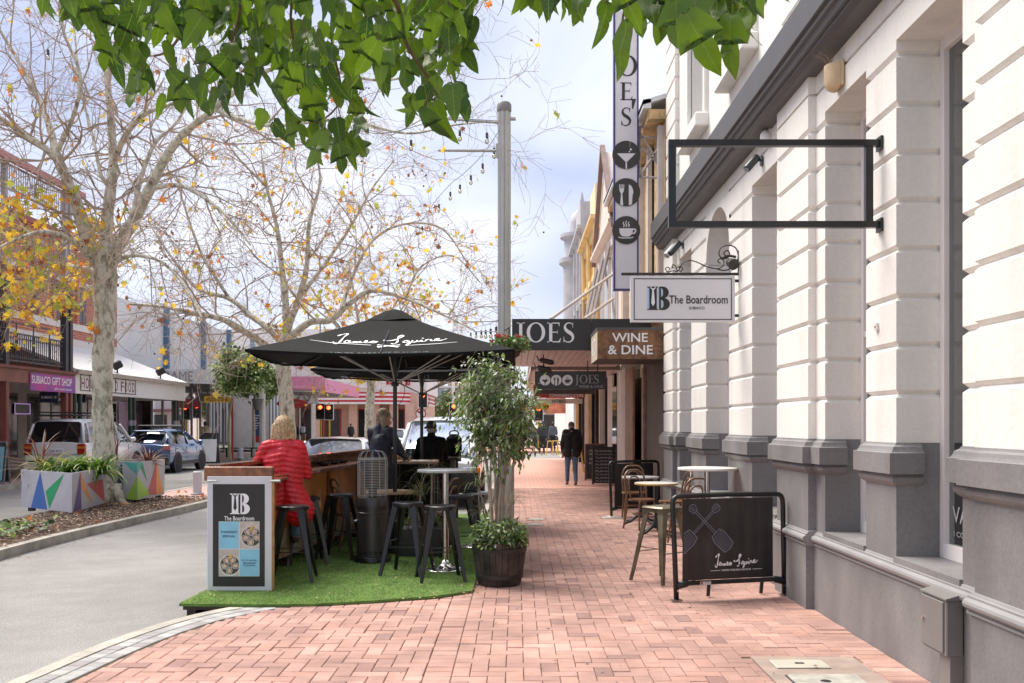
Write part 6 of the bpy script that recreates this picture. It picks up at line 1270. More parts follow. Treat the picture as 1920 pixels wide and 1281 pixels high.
t = thing('navy_sign', 'navy sign with a small white emblem right of the SUBIACO sign', 'sign', (-15.1, 34.5, 2.2)); ys_ = 34; a, b2 = P(131, 755, ys_), P(160, 735, ys_); mb = MB(); mb.box(a.x, ys_, a.z, b2.x, ys_ + .06, b2.z); mb.build('panel', MATS['navy sign'], t); mb = MB().frame((P(152, 745, ys_).x, ys_ - .002, P(152, 743, ys_).z), EX, EZ); mb.poly([(-.08, .12), (.08, .12), (.05, 0), (0, -.14), (-.05, 0)]); mb.build('emblem', print_white, t)
t = thing('led_sign', 'black window sign edged in coloured lights at the left', 'sign', (-17.4, 34.8, 2.0)); a, b2 = yx(28, XF + .1), yx(57, XF + .1); mb = MB(); mb.box(XF + .06, a, 1.98, XF + .09, b2, 2.32); mb.build('panel', black_metal, t)
for s_, e_, z0, z1 in ((a, b2, 1.96, 1.99), (a, b2, 2.31, 2.34), (a - .01, a + .03, 1.98, 2.32), (b2 - .03, b2 + .01, 1.98, 2.32)): mb = MB(); mb.box(XF + .092, s_, z0, XF + .10, e_, z1); mb.build('light_strip', M('led strip', (.4, .2, .5), .4, emit=(.6, .35, .8), es=.2, var=.5, scale=30), t)
t, fr_, pn_ = aframe('blue cafe sandwich board with a cup drawing at the left edge', -14.15, 26.2, .85, 1.15, M('board rim grey', (.2, .22, .22), .5), z0=.003); mb = MB().frame(fr_[0] + fr_[2] * .1, fr_[1], fr_[2]); mb.rect(-.37, 0, .37, .98, .003); mb.build('poster', M('cafe blue', (.22, .48, .55), .5, var=.1), pn_); txt('GELATO', (fr_[0] + fr_[2] * .45 - fr_[1] * 0, fr_[1], fr_[2]), .6, M('navy dull', (.04, .06, .12), .5), pn_, height=.14, h=.006); mb = MB().frame(fr_[0] + fr_[2] * .1, fr_[1], fr_[2]); mb.poly([(-.1, .70), (.1, .70), (.12, .9), (-.12, .9)], .006); mb.build('cup_drawing', MATS['navy dull'], pn_)
# HOME AND FOOD verandah shop
hf = thing('home_food_shop', 'white verandah shop front lettered HOME AND FOOD', 'shop', (-16, 37, 0))
wv = M('verandah white', (.78, .76, .73), .6, var=.03); mb = MB(); mb.box(XV, 31.85, 2.62, XV + .06, 42.4, 3.3); mb.build('fascia', wv, hf); mb = MB(); mb.prism([(XV + .12, 3.30), (XF, 4.6), (XF, 4.68), (XV + .12, 3.42)], 31.8, 42.5, 'y'); mb.build('roof', wv, hf); mb = MB(); mb.box(XV + .1, 31.8, 3.26, XV + .2, 42.5, 3.4); mb.build('gutter', M('gutter tan', (.45, .38, .32), .5), hf)
mb = MB(); mb.box(XF, 42.36, 2.62, XV, 42.42, 3.3); mb.build('end_fascia', wv, hf)
for y in (31.9, 32.3, 36.5, 36.85, 41.3, 41.6): mb = MB(); mb.tube([(XV + .0, y, .0), (XV, y, 2.62)], .07, 8); mb.build('verandah_post', dgreen, hf); mb = MB(); mb.tube([(XV, y, 1.55), (XV, y, 1.75)], .085, 8); mb.build('post_collar', print_grey, hf)
mar = M('maroon print', (.20, .03, .06), .5)
for s, px in (('H', 152), ('O', 160), ('M', 169), ('E', 178), ('A', 190), ('N', 198), ('D', 215), ('F', 226), ('O', 233), ('O', 240), ('D', 247)):
    y = yx(px, XV); txt(s, (Vector((XV + .062, y, 2.98)), EY, EZ), .24, mar, hf, name='letter', height=.36)
for px in (147, 164, 185, 213, 232, 251): y = yx(px, XV); mb = MB(); mb.box(XV + .06, y - .015, 2.72, XV + .075, y + .015, 3.25); mb.build('panel_divider', dgreen, hf)
for z in (2.72, 3.24): mb = MB(); mb.box(XV + .06, yx(147, XV), z, XV + .074, yx(251, XV), z + .03); mb.build('panel_divider', dgreen, hf)
for k in range(4):
    y = 36.5 + k * 1.55; mb = MB(); mb.box(XF + .02, y, .5, XF + .07, y + 1.3, 2.6); w_ = mb.build('shop_window', wv, hf); mb = MB(); mb.box(XF + .071, y + .08, .6, XF + .075, y + 1.22, 2.5); mb.build('pane', dglass, w_)
mb = MB(); mb.box(XF + .1, yx(222, XF + .1), .8, XF + .12, yx(266, XF + .1), 2.6); pp = mb.build('pink_poster', M('pink poster', (.62, .45, .56), .5, var=.05), hf); txt('FRAME', (Vector((XF + .122, (yx(222, XF) + yx(266, XF)) / 2, 2.3)), EY, EZ), 1.7, M('poster grey', (.4, .3, .38), .5), pp)
for px, py in ((220, 690), (301, 692)):
    y = 35 if px < 250 else 40; p = P(px, py, y * 1.0); p.x = XV + .0; p.y = -XV * F / (VX - px); p.z = 3.75; t = thing('roof_floodlight', 'dark floodlight on the white verandah roof, %s one' % ('nearer' if px < 250 else 'farther'), 'floodlight', tuple(p)); mb = MB(); mb.cbox(p, .35, .3, .28, .4, ry=-.5, bev=.04); mb.build('head', black_metal, t); mb = MB(); mb.tube([p, p - EZ * .3], .03, 6); mb.build('bracket', black_metal, t)
# FRAME gallery and white building
fb2 = thing('white_block', 'plain white two storey building with blue vertical fins', 'building', (-18, 52, 0)); mb = MB(); mb.box(-32, 42.65, 0, XF - .02, 60, 7.2); mb.build('wall', M('bright white wall', (.80, .79, .78), .7, var=.02), fb2)
for px in (308, 378, 426, 470): y = yx(px, XF); mb = MB(); mb.box(XF - .02, y - .08, 3.6, XF + .25, y + .08, 7.3); mb.build('blue_fin', M('fin blue', (.10, .22, .36), .5), fb2); mb = MB(); mb.box(XF - .02, y + .1, 3.6, XF + .2, y + .9, 7.25); mb.build('pilaster', M('bright white wall2', (.72, .70, .66), .7, var=.03), fb2)
fs = thing('frame_gallery', 'glass shop front under a curved white FRAME fascia', 'shop', (-15, 50, 0)); fas = M('frame fascia', (.58, .58, .60), .5, var=.03)
cv = [(XF, 42.8), (-15.6, 42.9), (-14.4, 43.3), (-13.7, 44.2), (-13.4, 45.5), (-13.4, 56)]; cv = spl(cv, 6); mb = MB()
for i in range(len(cv) - 1): (a, b_), (c_, d_) = cv[i], cv[i + 1]; mb.add([(a, b_, 3.42), (c_, d_, 3.42), (c_, d_, 4.05), (a, b_, 4.05)], [(0, 1, 2, 3)])
mb.build('fascia', fas, fs, smooth=True); mb = MB(); mb.add([(x, y, 3.43) for x, y in cv] + [(XF, 56, 3.43)], [tuple(range(len(cv) + 1))]); mb.add([(x, y, 4.04) for x, y in cv] + [(XF, 56, 4.04)], [tuple(range(len(cv) + 1))]); mb.build('soffit', M('soffit dark', (.10, .095, .09), .7), fs)
p = P(358, 707, 42.8); txt('FRAME', (Vector((-15.0, 42.95, 3.72)), EX, EZ), 1.5, M('frame lettering', (.22, .20, .20), .5), fs, height=.44, h=.12, bold=0)
for k in range(9):
    y = 44 + k * 1.35; mb = MB(); mb.box(XF + .95, y, 0, XF + 1.03, y + .10, 3.42); mb.build('mullion', M('mullion grey', (.32, .29, .27), .5), fs); mb = MB(); mb.box(XF + .97, y + .1, .1, XF + .98, y + 1.35, 3.4); mb.build('pane', glass('gallery glass', (.35, .33, .32), 1.2), fs)
mb = MB(); mb.box(XF + .0, 43, 0, XF + .05, 56, 3.4); mb.build('inner_wall', M('gallery wall', (.36, .27, .22), .8, var=.4, scale=.8), fs)
t = thing('hanging_sign', 'small grey hanging sign reading frame below the big FRAME fascia', 'sign', (-14.6, 46, 2.9)); a, b2 = P(366, 752, 46), P(410, 738, 46); mb = MB(); mb.box(a.x, 46, a.z, b2.x, 46.08, b2.z); mb.build('panel', M('sign brown grey', (.22, .20, .19), .5), t); txt('frame', (Vector(((a.x + b2.x) / 2 + .1, 45.99, (a.z + b2.z) / 2 + .03)), EX, EZ), .7, MATS['frame lettering'], t)
# pale shop further and pink deco corner building facing the junction
ps = thing('pale_shop', 'pale shop with white lattice doors behind the second plane tree', 'building', (-17, 64, 0)); mb = MB(); mb.box(-32, 60.2, 0, -15.3, 74, 6.2); mb.build('wall', M('pale wall', (.58, .55, .52), .7, var=.06), ps)
for k in range(7): mb = MB(); x = P(507 + k * 6, 0, 60.1).x; mb.box(x, 60.08, .5, x + .1, 60.2, 3.4); mb.build('lattice_bar', print_white, ps)
mb = MB(); mb.box(P(504, 0, 60).x, 60.12, .4, P(548, 0, 60).x, 60.19, 3.5); mb.build('doorway', M('door grey', (.20, .2, .2), .6), ps)
mb = MB(); mb.box(-15.3, 60.2, 3.6, -11.9, 73, 3.75); mb.build('awning_deck', M('awning grey', (.35, .33, .32), .6), ps); mb = MB(); mb.box(-14.0, 60.1, 3.75, -11.85, 60.2, 4.55); mb.build('pink_fascia', M('pink fascia', (.72, .24, .38), .5, var=.1, scale=5), ps); mb = MB(); mb.box(-11.95, 60.2, 3.6, -11.85, 73, 4.4); mb.build('pink_fascia', MATS['pink fascia'], ps)
for x in (-13.4, -12.7): mb = MB(); mb.lathe([(.05, 3.55), (.1, 3.45), (.3, 3.2), (.42, 2.9), (.40, 2.9), (.0, 3.1)], (x, 60.6, 0), 18); mb.build('dome_lamp', M('lamp pewter', (.36, .32, .28), .4, metal=.5), ps, smooth='auto')
for k in range(3): mb = MB(); mb.box(-15.28, 61 + k * 4, .2, -15.2, 64 + k * 4, 3.2); mb.build('shop_window', dglass, ps)
t = thing('oval_sign', 'maroon oval hanging sign beside the plane tree trunk', 'sign', (-13.2, 55.5, 2.6)); mb = MB(); p0 = P(548, 757, 58); mb.lathe([(.0, -.05), (1, -.05), (1, .05), (0, .05)], (p0.x, 58, p0.z), 32, axis='y', sx=.92, sy=.29); mb.build('panel', M('oval maroon', (.28, .02, .03), .5), t, smooth='auto'); mb = MB().frame((p0.x, 57.94, p0.z), EX, EZ); mb.stroke(spl([(-.3, -.05), (-.2, .1), (-.1, -.05), (0, .08), (.1, -.05), (.2, .08), (.4, .02)], 4), .03); mb.build('script', MATS['gold print'], t)
pk2 = thing('deco_corner_building', 'pink and white deco corner building with a curved red striped awning', 'building', (-12.5, 84, 0)); YD = 80
xl_, xr_ = P(545, 0, YD).x, P(795, 0, YD).x
pinkw = M('deco pink', (.70, .44, .33), .7, var=.08); decow = M('deco white', (.80, .76, .72), .7, var=.03); redp = M('deco red', (.55, .04, .05), .5)
mb = MB(); mb.box(-40, YD + 1, 4.2, xr_ - 2.2, YD + 14, 9.5); mb.box(xr_ - 2.2, YD + 2.5, 4.2, xr_, YD + 14, 7.8); mb.build('upper_wall', decow, pk2); mb = MB(); mb.box(-40, YD + 2, 0, xr_ - .3, YD + 14, 4.2); mb.build('ground_wall', pinkw, pk2)
for px0, px1 in ((563, 590), (612, 640), (756, 765), (740, 750), (724, 734)):
    a, b_ = P(px0, 0, YD + 1).x, P(px1, 0, YD + 1).x; z0, z1 = (6.7, 7.8) if px0 < 700 else (4.9, 7.0); yy_ = YD + .93 if b_ < xr_ - 2.3 else YD + 2.43; mb = MB(); mb.box(a, yy_, z0, b_, yy_ + .06, z1); w_ = mb.build('window', redp, pk2); mb = MB(); mb.box(a + .1, yy_ - .01, z0 + .1, (a + b_) / 2 - .05, yy_ - .004, z1 - .1); mb.build('pane', dglass, w_); mb = MB(); mb.box((a + b_) / 2 + .05, yy_ - .01, z0 + .1, b_ - .1, yy_ - .004, z1 - .1); mb.build('pane', M('pale blind', (.5, .47, .42), .5), w_)
for px in (600, 604, 607, 657, 661, 700, 713): x = P(px, 0, YD).x; mb = MB(); mb.box(x, YD + .95, 5.4, x + .08, YD + 1, 9.2); mb.build('red_pinstripe', redp, pk2)
x = P(676, 0, YD).x; mb = MB(); mb.box(x - .8, YD + .8, 4.6, x + .8, YD + 1, 8.6); mb.build('crest_panel', decow, pk2)
for z in (6.6, 6.9, 7.2, 7.5): mb = MB(); mb.box(x - .7, YD + .76, z, x + .7, YD + .8, z + .1); mb.build('crest_stripe', redp, pk2)
mb = MB().frame((x, YD + .79, 5.5), EX, EZ); mb.disc(0, 0, .5, .003, 24); mb.build('crest_disc', M('crest tan', (.55, .38, .16), .6, var=.4, scale=6), pk2)
aw_ = spl([(-30, YD), (-20, YD), (xr_ - 5, YD + .0), (xr_ - 2.4, YD + .8), (xr_ - .8, YD + 3.2), (xr_ - .3, YD + 7), (xr_ - .3, YD + 14)], 6)
for i, (z0, z1) in enumerate(((4.1, 4.25), (3.95, 4.1), (3.75, 3.95), (3.6, 3.75), (3.42, 3.6), (3.25, 3.42))):
    mb = MB()
    for j in range(len(aw_) - 1): (a, b_), (c_, d_) = aw_[j], aw_[j + 1]; mb.add([(a, b_, z0), (c_, d_, z0), (c_, d_, z1), (a, b_, z1)], [(0, 1, 2, 3)])
    mb.build('awning_stripe', redp if i % 2 == 0 else decow, pk2, smooth=True)
mb = MB(); n_ = len(aw_); mb.add([(x_, y_, z_) for z_ in (4.24, 3.26) for x_, y_ in aw_] + [(x_ - 3, YD + 3, z_) for z_ in (4.24, 3.26) for x_, y_ in aw_], [(i, i + 1, 2 * n_ + i + 1, 2 * n_ + i) for i in range(n_ - 1)] + [(n_ + i, 3 * n_ + i, 3 * n_ + i + 1, n_ + i + 1) for i in range(n_ - 1)]); mb.build('awning_deck', pinkw, pk2)
for px in (588, 658, 700, 735, 765): x = P(px, 0, YD).x; mb = MB(); mb.box(x - .35, YD + 1.0, 0, x + .35, YD + 1.7, 3.3); mb.build('column', pinkw, pk2)
for px0, px1 in ((596, 606), (608, 640), (662, 692), (704, 730), (740, 760), (560, 584)): a, b_ = P(px0, 0, YD + 2).x, P(px1, 0, YD + 2).x; mb = MB(); mb.box(a, YD + 1.92, .2, b_, YD + 2, 2.9); w_ = mb.build('doorway', redp, pk2); mb = MB(); mb.box(a + .12, YD + 1.9, .3, b_ - .12, YD + 1.915, 2.8); mb.build('pane', dglass, w_)
# distant street end
dist = [(-7, 118, 5, 8, 6, (.35, .42, .42), 'far flat roofed teal tinted block past the junction'), (-1.5, 125, 7, 8, 3.6, (.66, .60, .55), 'low pale shop at the far end of the road'), (-14, 120, 7, 10, 8.5, (.55, .50, .48), 'grey pink block beyond the deco corner'), (4.2, 105, 3.8, 16, 5.0, (.80, .78, .76), 'bright white building at the far end of the footpath'), (9, 60, 9, 30, 7, (.72, .70, .68), 'pale building across the side lane on the right'), (-30, 100, 14, 10, 9, (.60, .56, .52), 'far pale block behind the deco corner')]
for x, y, w, d, hh, col, lb in dist:
    if x == 9: x = 8
    t = thing('far_building', lb, 'building', (x, y, 0)); mb = MB(); mb.box(x - w / 2, y, 0, x + w / 2, y + d, hh); mb.build('wall', M('far wall %.2f' % x, col, .8, var=.08), t); mb = MB(); mb.box(x - w / 2 - .1, y - .1, hh, x + w / 2 + .1, y + d, hh + .25); mb.build('parapet', decow, t)
    mb = MB(); mb.box(x - w / 2, y - 1.8, 2.9, x + w / 2, y, 3.2); mb.build('awning', M('far awning', (.30, .14, .12), .6), t)
    for k in range(max(2, int(w / 2))):
        xa_ = x - w / 2 + .4 + k * 2; mb = MB(); mb.box(xa_, y - .06, .4, xa_ + 1.4, y, 2.6); mb.build('shop_window', dglass, t)
        if hh > 5: mb = MB(); mb.box(xa_, y - .06, 4.2, xa_ + 1.2, y, 5.6); mb.build('window', M('teal glass', (.06, .16, .15), .15) if x == -7 else dglass, t)
# orange and white board on the far path
mb = MB(); p = P(1047, 765, 70); mb.box(p.x - .9, 70, p.z - .4, p.x + .8, 70.1, p.z + .9); mb.build('billboard', M('orange print', (.62, .22, .12), .5, var=.3, scale=2), None, label='small orange hanging sign far down the path', cat='sign')
# ---------------- street furniture in the distance ----------------
yel_s = M('street sign yellow', (.72, .42, .02), .4); redpole = M('red pole', (.25, .02, .03), .5)
def street_sign(label, word, px0, px1, py0, py1, y, pole_px, base_py, pcol):
    a, b_ = P(px0, py1, y), P(px1, py0, y); t = thing('street_sign', label, 'street sign', (P(pole_px, 0, y).x, y, 0)); tip = .05 * (b_.x - a.x); mb = MB(); mb.prism([(a.x, a.z), (b_.x - tip, a.z), (b_.x, (a.z + b_.z) / 2), (b_.x - tip, b_.z), (a.x, b_.z)], y - .02, y, 'y'); mb.build('blade', yel_s, t); txt(word, (Vector(((a.x + b_.x) / 2 - tip / 2, y - .022, (a.z + b_.z) / 2)), EX, EZ), (b_.x - a.x) * .8, M('sign text brown', (.16, .05, .01), .5), t, height=(b_.z - a.z) * .62); x = P(pole_px, 0, y).x; mb = MB(); mb.tube([(x, y + .05, 0), (x, y + .05, b_.z + .1)], .05, 8); mb.build('pole', pcol, t)
street_sign('yellow street sign reading HIDDLESTONE on a red pole', 'HIDDLESTONE', 383, 433, 743, 755, 43, 435, 865, redpole)
street_sign('yellow street sign reading KENWORTHY LA on a red pole', 'KENWORTHY LA', 982, 1030, 757, 768, 44, 981, 862, redpole)
def pole(name, label, px, y, h, r, mat, cat='pole', z0=0): x = P(px, 0, y).x; t = thing(name, label, cat, (x, y, z0)); mb = MB(); mb.lathe([(r, z0), (r, h - .02), (r * .8, h), (0, h)], (x, y, 0), 16); mb.build('shaft', mat, t, smooth='auto'); mb = MB(); mb.lathe([(r * 1.5, z0), (r * 1.5, z0 + .03), (r, z0 + .04)], (x, y, 0), 16); mb.build('base', mat, t); return t
gwhite = M('bollard white', (.52, .51, .54), .5, var=.05)
t = pole('bollard', 'white round bollard on the median beside the planters', 370, 22.4, .53, .10, gwhite, 'bollard'); mb = MB()
pole('bollard', 'white bollard on the far footpath near the young trees', 451, 46, .5, .13, gwhite, 'bollard')
pole('signpost', 'thin green post near the Kenworthy street sign', 974, 39.5, 2.9, .035, dgreen)
t = pole('lamp_post', 'broad grey lamp post beyond the young trees with a hanging pot', 492, 46, 4.2, .14, steel, 'lamp post'); mb = MB(); p = P(483, 757, 45.6); mb.lathe([(.15, p.z - .28), (.27, p.z + .18), (.30, p.z + .22)], (p.x, p.y, 0), 16); mb.build('hanging_pot', M('pot grey', (.10, .10, .10), .6), t)
pole('lamp_post', 'thin white lamp post rising beside the distant red light', 850, 88, 14, .14, print_white, 'lamp post')
def signal(label, px, py, y, pole_m, back=False, red=True):
    p = P(px, py, y); k = y / F; t = thing('traffic_light', label, 'traffic light', (p.x, y, 0)); w, h = 9 * k, 15 * k
    mb = MB(); mb.tube([(p.x, y + .1, 0), (p.x, y + .1, p.z + 2.0 * (1 if py < 770 else .3))], .06, 8); mb.build('pole', pole_m, t)
    mb = MB(); mb.cbox((p.x, y, p.z), w * 2, .05, h * 2, bev=.02); mb.build('backboard', print_white, t); mb = MB(); mb.cbox((p.x, y - .03, p.z), w * 1.75, .06, h * 1.85, bev=.02); mb.build('board', black_metal, t)
    for j, c_ in enumerate(((.9, .05, .02), (.05, .04, .02), (.02, .05, .03))):
        z = p.z + h * .52 - j * h * .5; mb = MB(); mb.lathe([(0, -.02), (w * .42, -.02), (w * .42, .0)], (p.x, y - .06, z), 18, axis='y'); mb.build('lens', M('red lamp', c_, .4, emit=(1, .10, .03), es=3.0) if j == 0 else M('dark lens', c_, .3), t)
        mb = MB(); mb.tube([(p.x, y - .07, z + .01), (p.x, y - .25, z + .03)], w * .5, 12, cap=False); mb.build('visor', black_metal, t)
ypole = M('yellow pole', (.66, .40, .02), .4)
signal('traffic light showing red in front of the deco corner building', 617, 773, 62, ypole); signal('second traffic light on a yellow pole left of the red one', 601, 772, 70, ypole); signal('traffic light showing red beside the umbrella pole', 793, 750, 66, ypole); signal('distant traffic light showing red above the van', 851, 770, 84, ypole); signal('black traffic light on a yellow pole by the far path', 1010, 775, 60, ypole)
t = thing('no_turn_sign', 'round white no turn sign with a red ring behind the umbrella pole', 'traffic sign', (P(789, 0, 55).x, 55, 0)); p = P(789, 776, 55); mb = MB(); mb.lathe([(0, -.01), (.33, -.01), (.33, .01)], (p.x, 55, p.z), 24, axis='y'); mb.build('face', print_white, t); mb = MB().frame((p.x, 54.98, p.z), EX, EZ); mb.stroke([(.28 * math.cos(2 * pi * i / 24), .28 * math.sin(2 * pi * i / 24)) for i in range(25)], .06, .002); mb.stroke([(-.2, .2), (.2, -.2)], .06, .002); mb.build('red_ring', M('ring red', (.5, .03, .03), .5), t); mb = MB().frame((p.x, 54.985, p.z), EX, EZ); mb.stroke(spl([(.08, -.18), (.08, .02), (0, .12), (-.12, .10)], 4), .05, .002); mb.poly([(-.1, .18), (-.1, .02), (-.2, .1)], .002); mb.build('turn_arrow', print_black, t); mb = MB(); mb.tube([(p.x, 55.05, 0), (p.x, 55.05, p.z + .3)], .04, 8); mb.build('pole', steel, t)
# benches and bins across the road
bn = thing('street_bench', 'dark street bench by the young trees across the road', 'bench', (-12.3, 47, 0)); bx = P(450, 0, 47).x
mb = MB(); mb.cbox((bx, 47, .45), 1.8, .45, .05); mb.build('seat', dark_wood, bn)
for s in (-.6, .6): mb = MB(); mb.box(bx + s - .04, 46.85, 0, bx + s + .04, 47.15, .43); mb.build('leg', black_metal, bn)
bi = thing('blue_banner', 'tall blue and red banner sign behind the young trees', 'banner', (P(482, 0, 50).x, 50, 0)); a, b_ = P(475, 830, 50), P(489, 762, 50); mb = MB(); mb.box(a.x, 50, a.z, b_.x, 50.04, b_.z); mb.build('cloth', M('banner blue', (.06, .11, .26), .5), bi); mb = MB(); mb.box(a.x, 49.99, b_.z - .18, b_.x, 49.999, b_.z); mb.box(a.x, 49.99, a.z, b_.x, 49.999, a.z + .35); mb.build('red_band', M('banner red', (.5, .05, .06), .5), bi); mb = MB(); mb.tube([(a.x, 50.05, 0), (a.x, 50.05, b_.z)], .03, 6); mb.build('pole', steel, bi)
for i in range(6): mb = MB(); mb.box(a.x + .06, 49.985, b_.z - .5 - i * .13, b_.x - .08 - .05 * (i % 3), 49.998, b_.z - .45 - i * .13); mb.build('print_line', print_white, bi)
t, fr_, pn_ = aframe('white cafe menu board on the far footpath beside the blue car', P(367, 0, 37.5).x, 39.2, .7, 1.25, black_metal, z0=.003); mb = MB().frame(fr_[0] + fr_[2] * .1, fr_[1], fr_[2]); mb.rect(-.3, 0, .3, 1.05, .003); mb.build('poster', print_white, pn_)
# yellow stools by the far cafe table
yst = M('yellow stool paint', (.70, .46, .05), .4)
for i, (px, y) in enumerate(((1031, 50), (1041, 51), (1050, 50), (1092 - 8, 33))):
    t = thing('yellow_stool', ['leftmost yellow metal stool far down the footpath', 'middle yellow metal stool far down the footpath', 'right yellow metal stool by the far high table', 'yellow stool hidden behind the man in the black jacket'][i], 'bar stool', (P(px, 0, y).x, y, 0), 'yellow stools down the path'); x = P(px, 0, y).x; mb = MB(); mb.lathe([(.15, .70), (.16, .75), (0, .76)], (x, y, 0), 14); mb.build('seat', yst, t)
    for a in (-1, 1):
        for b_ in (-1, 1): mb = MB(); mb.tube([(x + a * .1, y + b_ * .1, .72), (x + a * .19, y + b_ * .19, 0)], .02, 5); mb.build('leg', yst, t)
x = P(1056, 0, 49).x; pole_table('high_table', 'pale high table beside the yellow stools far down the path', x, 49, 1.05, .4, marble, z0=.0)
# ---------------- trees ----------------
def patchy_bark():
    m = bpy.data.materials.new('plane bark'); m.use_nodes = True; t = m.node_tree; bs = t.nodes['Principled BSDF']; l = t.links.new; bs.inputs['Roughness'].default_value = .8
    g = N(t, 'ShaderNodeNewGeometry'); mp_ = N(t, 'ShaderNodeMapping'); mp_.inputs['Scale'].default_value = (1, 1, .55); l(g.outputs['Position'], mp_.inputs['Vector'])
    dn = N(t, 'ShaderNodeTexNoise'); dn.inputs['Scale'].default_value = 9; l(mp_.outputs[0], dn.inputs['Vector']); ma = N(t, 'ShaderNodeMixRGB'); ma.inputs['Fac'].default_value = .06; l(mp_.outputs[0], ma.inputs['Color1']); l(dn.outputs['Color'], ma.inputs['Color2'])
    n1 = N(t, 'ShaderNodeTexNoise'); n1.inputs['Scale'].default_value = 9; n1.inputs['Detail'].default_value = 3; n1.inputs['Distortion'].default_value = .5; l(ma.outputs[0], n1.inputs['Vector'])
    r = N(t, 'ShaderNodeValToRGB'); r.color_ramp.interpolation = 'CONSTANT'; E = r.color_ramp.elements; E[0].position = 0; E[0].color = (.24, .17, .12, 1); E[1].position = .34; E[1].color = (.40, .37, .28, 1)
    for p_, c_ in ((.44, (.54, .51, .40)), (.50, (.70, .65, .52)), (.66, (.42, .39, .29)), (.72, (.26, .17, .12))): x = E.new(p_); x.color = (*c_, 1)
    l(n1.outputs['Fac'], r.inputs['Fac']); n2 = N(t, 'ShaderNodeTexNoise'); n2.inputs['Scale'].default_value = 40; l(g.outputs['Position'], n2.inputs['Vector']); mu = N(t, 'ShaderNodeMixRGB', blend_type='MULTIPLY'); mu.inputs['Fac'].default_value = .35; l(r.outputs[0], mu.inputs['Color1']); l(n2.outputs['Fac'], mu.inputs['Color2']); l(mu.outputs[0], bs.inputs['Base Color'])
    bp = N(t, 'ShaderNodeBump'); bp.inputs['Strength'].default_value = .5; bp.inputs['Distance'].default_value = .02; l(n1.outputs['Fac'], bp.inputs['Height']); l(bp.outputs[0], bs.inputs['Normal']); return m
bark = patchy_bark(); twig_m = M('twig bark', (.48, .37, .29), .85, var=.25, scale=3); twig_d = M('seed ball', (.12, .07, .045), .9)
aut = [M('leaf yellow', (.66, .46, .035), .6, var=.15, trans=.35), M('leaf orange', (.55, .21, .035), .6, var=.2, trans=.3), M('leaf green yellow', (.34, .38, .05), .6, var=.2, trans=.35), M('leaf brown', (.30, .12, .05), .7, var=.2, trans=.15)]
def autleaf(mb, p, s, mi):
    a = Vector((random.gauss(0, 1), random.gauss(0, 1), random.gauss(0, .7))).normalized(); b_ = a.orthogonal().normalized(); a2 = random.uniform(0, 6.28); u = a.cross(b_) * math.cos(a2) + b_ * math.sin(a2); v = a.cross(u)
    sh = [(0, 0), (.45, .05), (.30, .35), (.55, .75), (.15, .62), (0, 1.05), (-.15, .62), (-.55, .75), (-.30, .35), (-.45, .05)]
    mb.add([p + u * x * s + v * y * s + a * s * .18 * abs(x) for x, y in sh], [(0, 1, 2, 8, 9), (2, 3, 4), (8, 2, 4, 5, 6), (6, 7, 8)], mi)
class Tree:
    def __init__(s, label, cat='tree', loc=(0, 0, 0), group=None, name='plane_tree'): s.t = thing(name, label, cat, loc, group); s.tw = MB(); s.lf = MB(); s.seed = MB(); s.ends = []
    def limb(s, pts, r, n=9, name='limb', m=None):
        c_ = [Vector(p) for p in spl([tuple(p) for p in pts], 6)]; rr = [np.interp(i / (len(c_) - 1), np.linspace(0, 1, len(r)), r) * (1 + .06 * math.sin(i * 1.9 + r[0] * 50)) for i in range(len(c_))]
        mb = MB(); mb.tube(c_, rr, n); mb.build(name, m or bark, s.t, smooth=True); return c_, rr
    def grow(s, p, d, l, r, lev, bend=.25, droop=0.0, kids=3, leafp=.1, minr=.0028, side=4):
        n = 4 if lev > 1 else 3; pts = [p]; q = p; dd = d.normalized()
        for i in range(n):
            dd = (dd + Vector((random.gauss(0, bend), random.gauss(0, bend), random.gauss(0, bend) - droop))).normalized(); q = q + dd * l / n; pts.append(q)
        s.tw.tube(pts, [max(minr, r * (1 - .55 * i / n)) for i in range(n + 1)], side if lev > 1 else 3, cap=False)
        s.ends.append((pts, lev))
        if lev <= 0: return
        for k in range(kids):
            i = random.randint(1, n); base = pts[i]; ax = Vector((random.gauss(0, 1), random.gauss(0, 1), random.gauss(0, 1))).normalized(); nd = (dd * .75 + ax * .75).normalized()
            s.grow(base, nd, l * random.uniform(.5, .8), r * .55, lev - 1, bend, droop, kids, leafp, minr, side)
    def leaves(s, n, size, wts, where=None):
        tips = [e for e in s.ends if e[1] <= 1 and (where is None or where(e[0][-1]))]
        for _ in range(n):
            pts, lv = random.choice(tips); k = random.choices(range(4), wts)[0]
            for _ in range(random.choice((1, 1, 2, 3))): p = random.choice(pts[1:]); autleaf(s.lf, p - EZ * random.uniform(0, .08) + EX * random.uniform(-.04, .04), size * random.uniform(.45, 1.25), k if random.random() < .7 else random.choices(range(4), wts)[0])
    def seeds(s, n, r):
        tips = [e for e in s.ends if e[1] <= 1]
        for _ in range(n): pts, lv = random.choice(tips); p = pts[-1] - EZ * random.uniform(.03, .12); s.seed._ell(p, r, r, r, 6, None, 4)
    def done(s):
        s.tw.build('twigs', twig_m, s.t, kind='stuff')
        if s.lf.v: s.lf.build('leaves', aut, s.t, kind='stuff')
        if s.seed.v: s.seed.build('seed_balls', twig_d, s.t, kind='stuff')
def pts3(lst, y0): return [P(a, b_, y0 + dy) for a, b_, dy in lst]
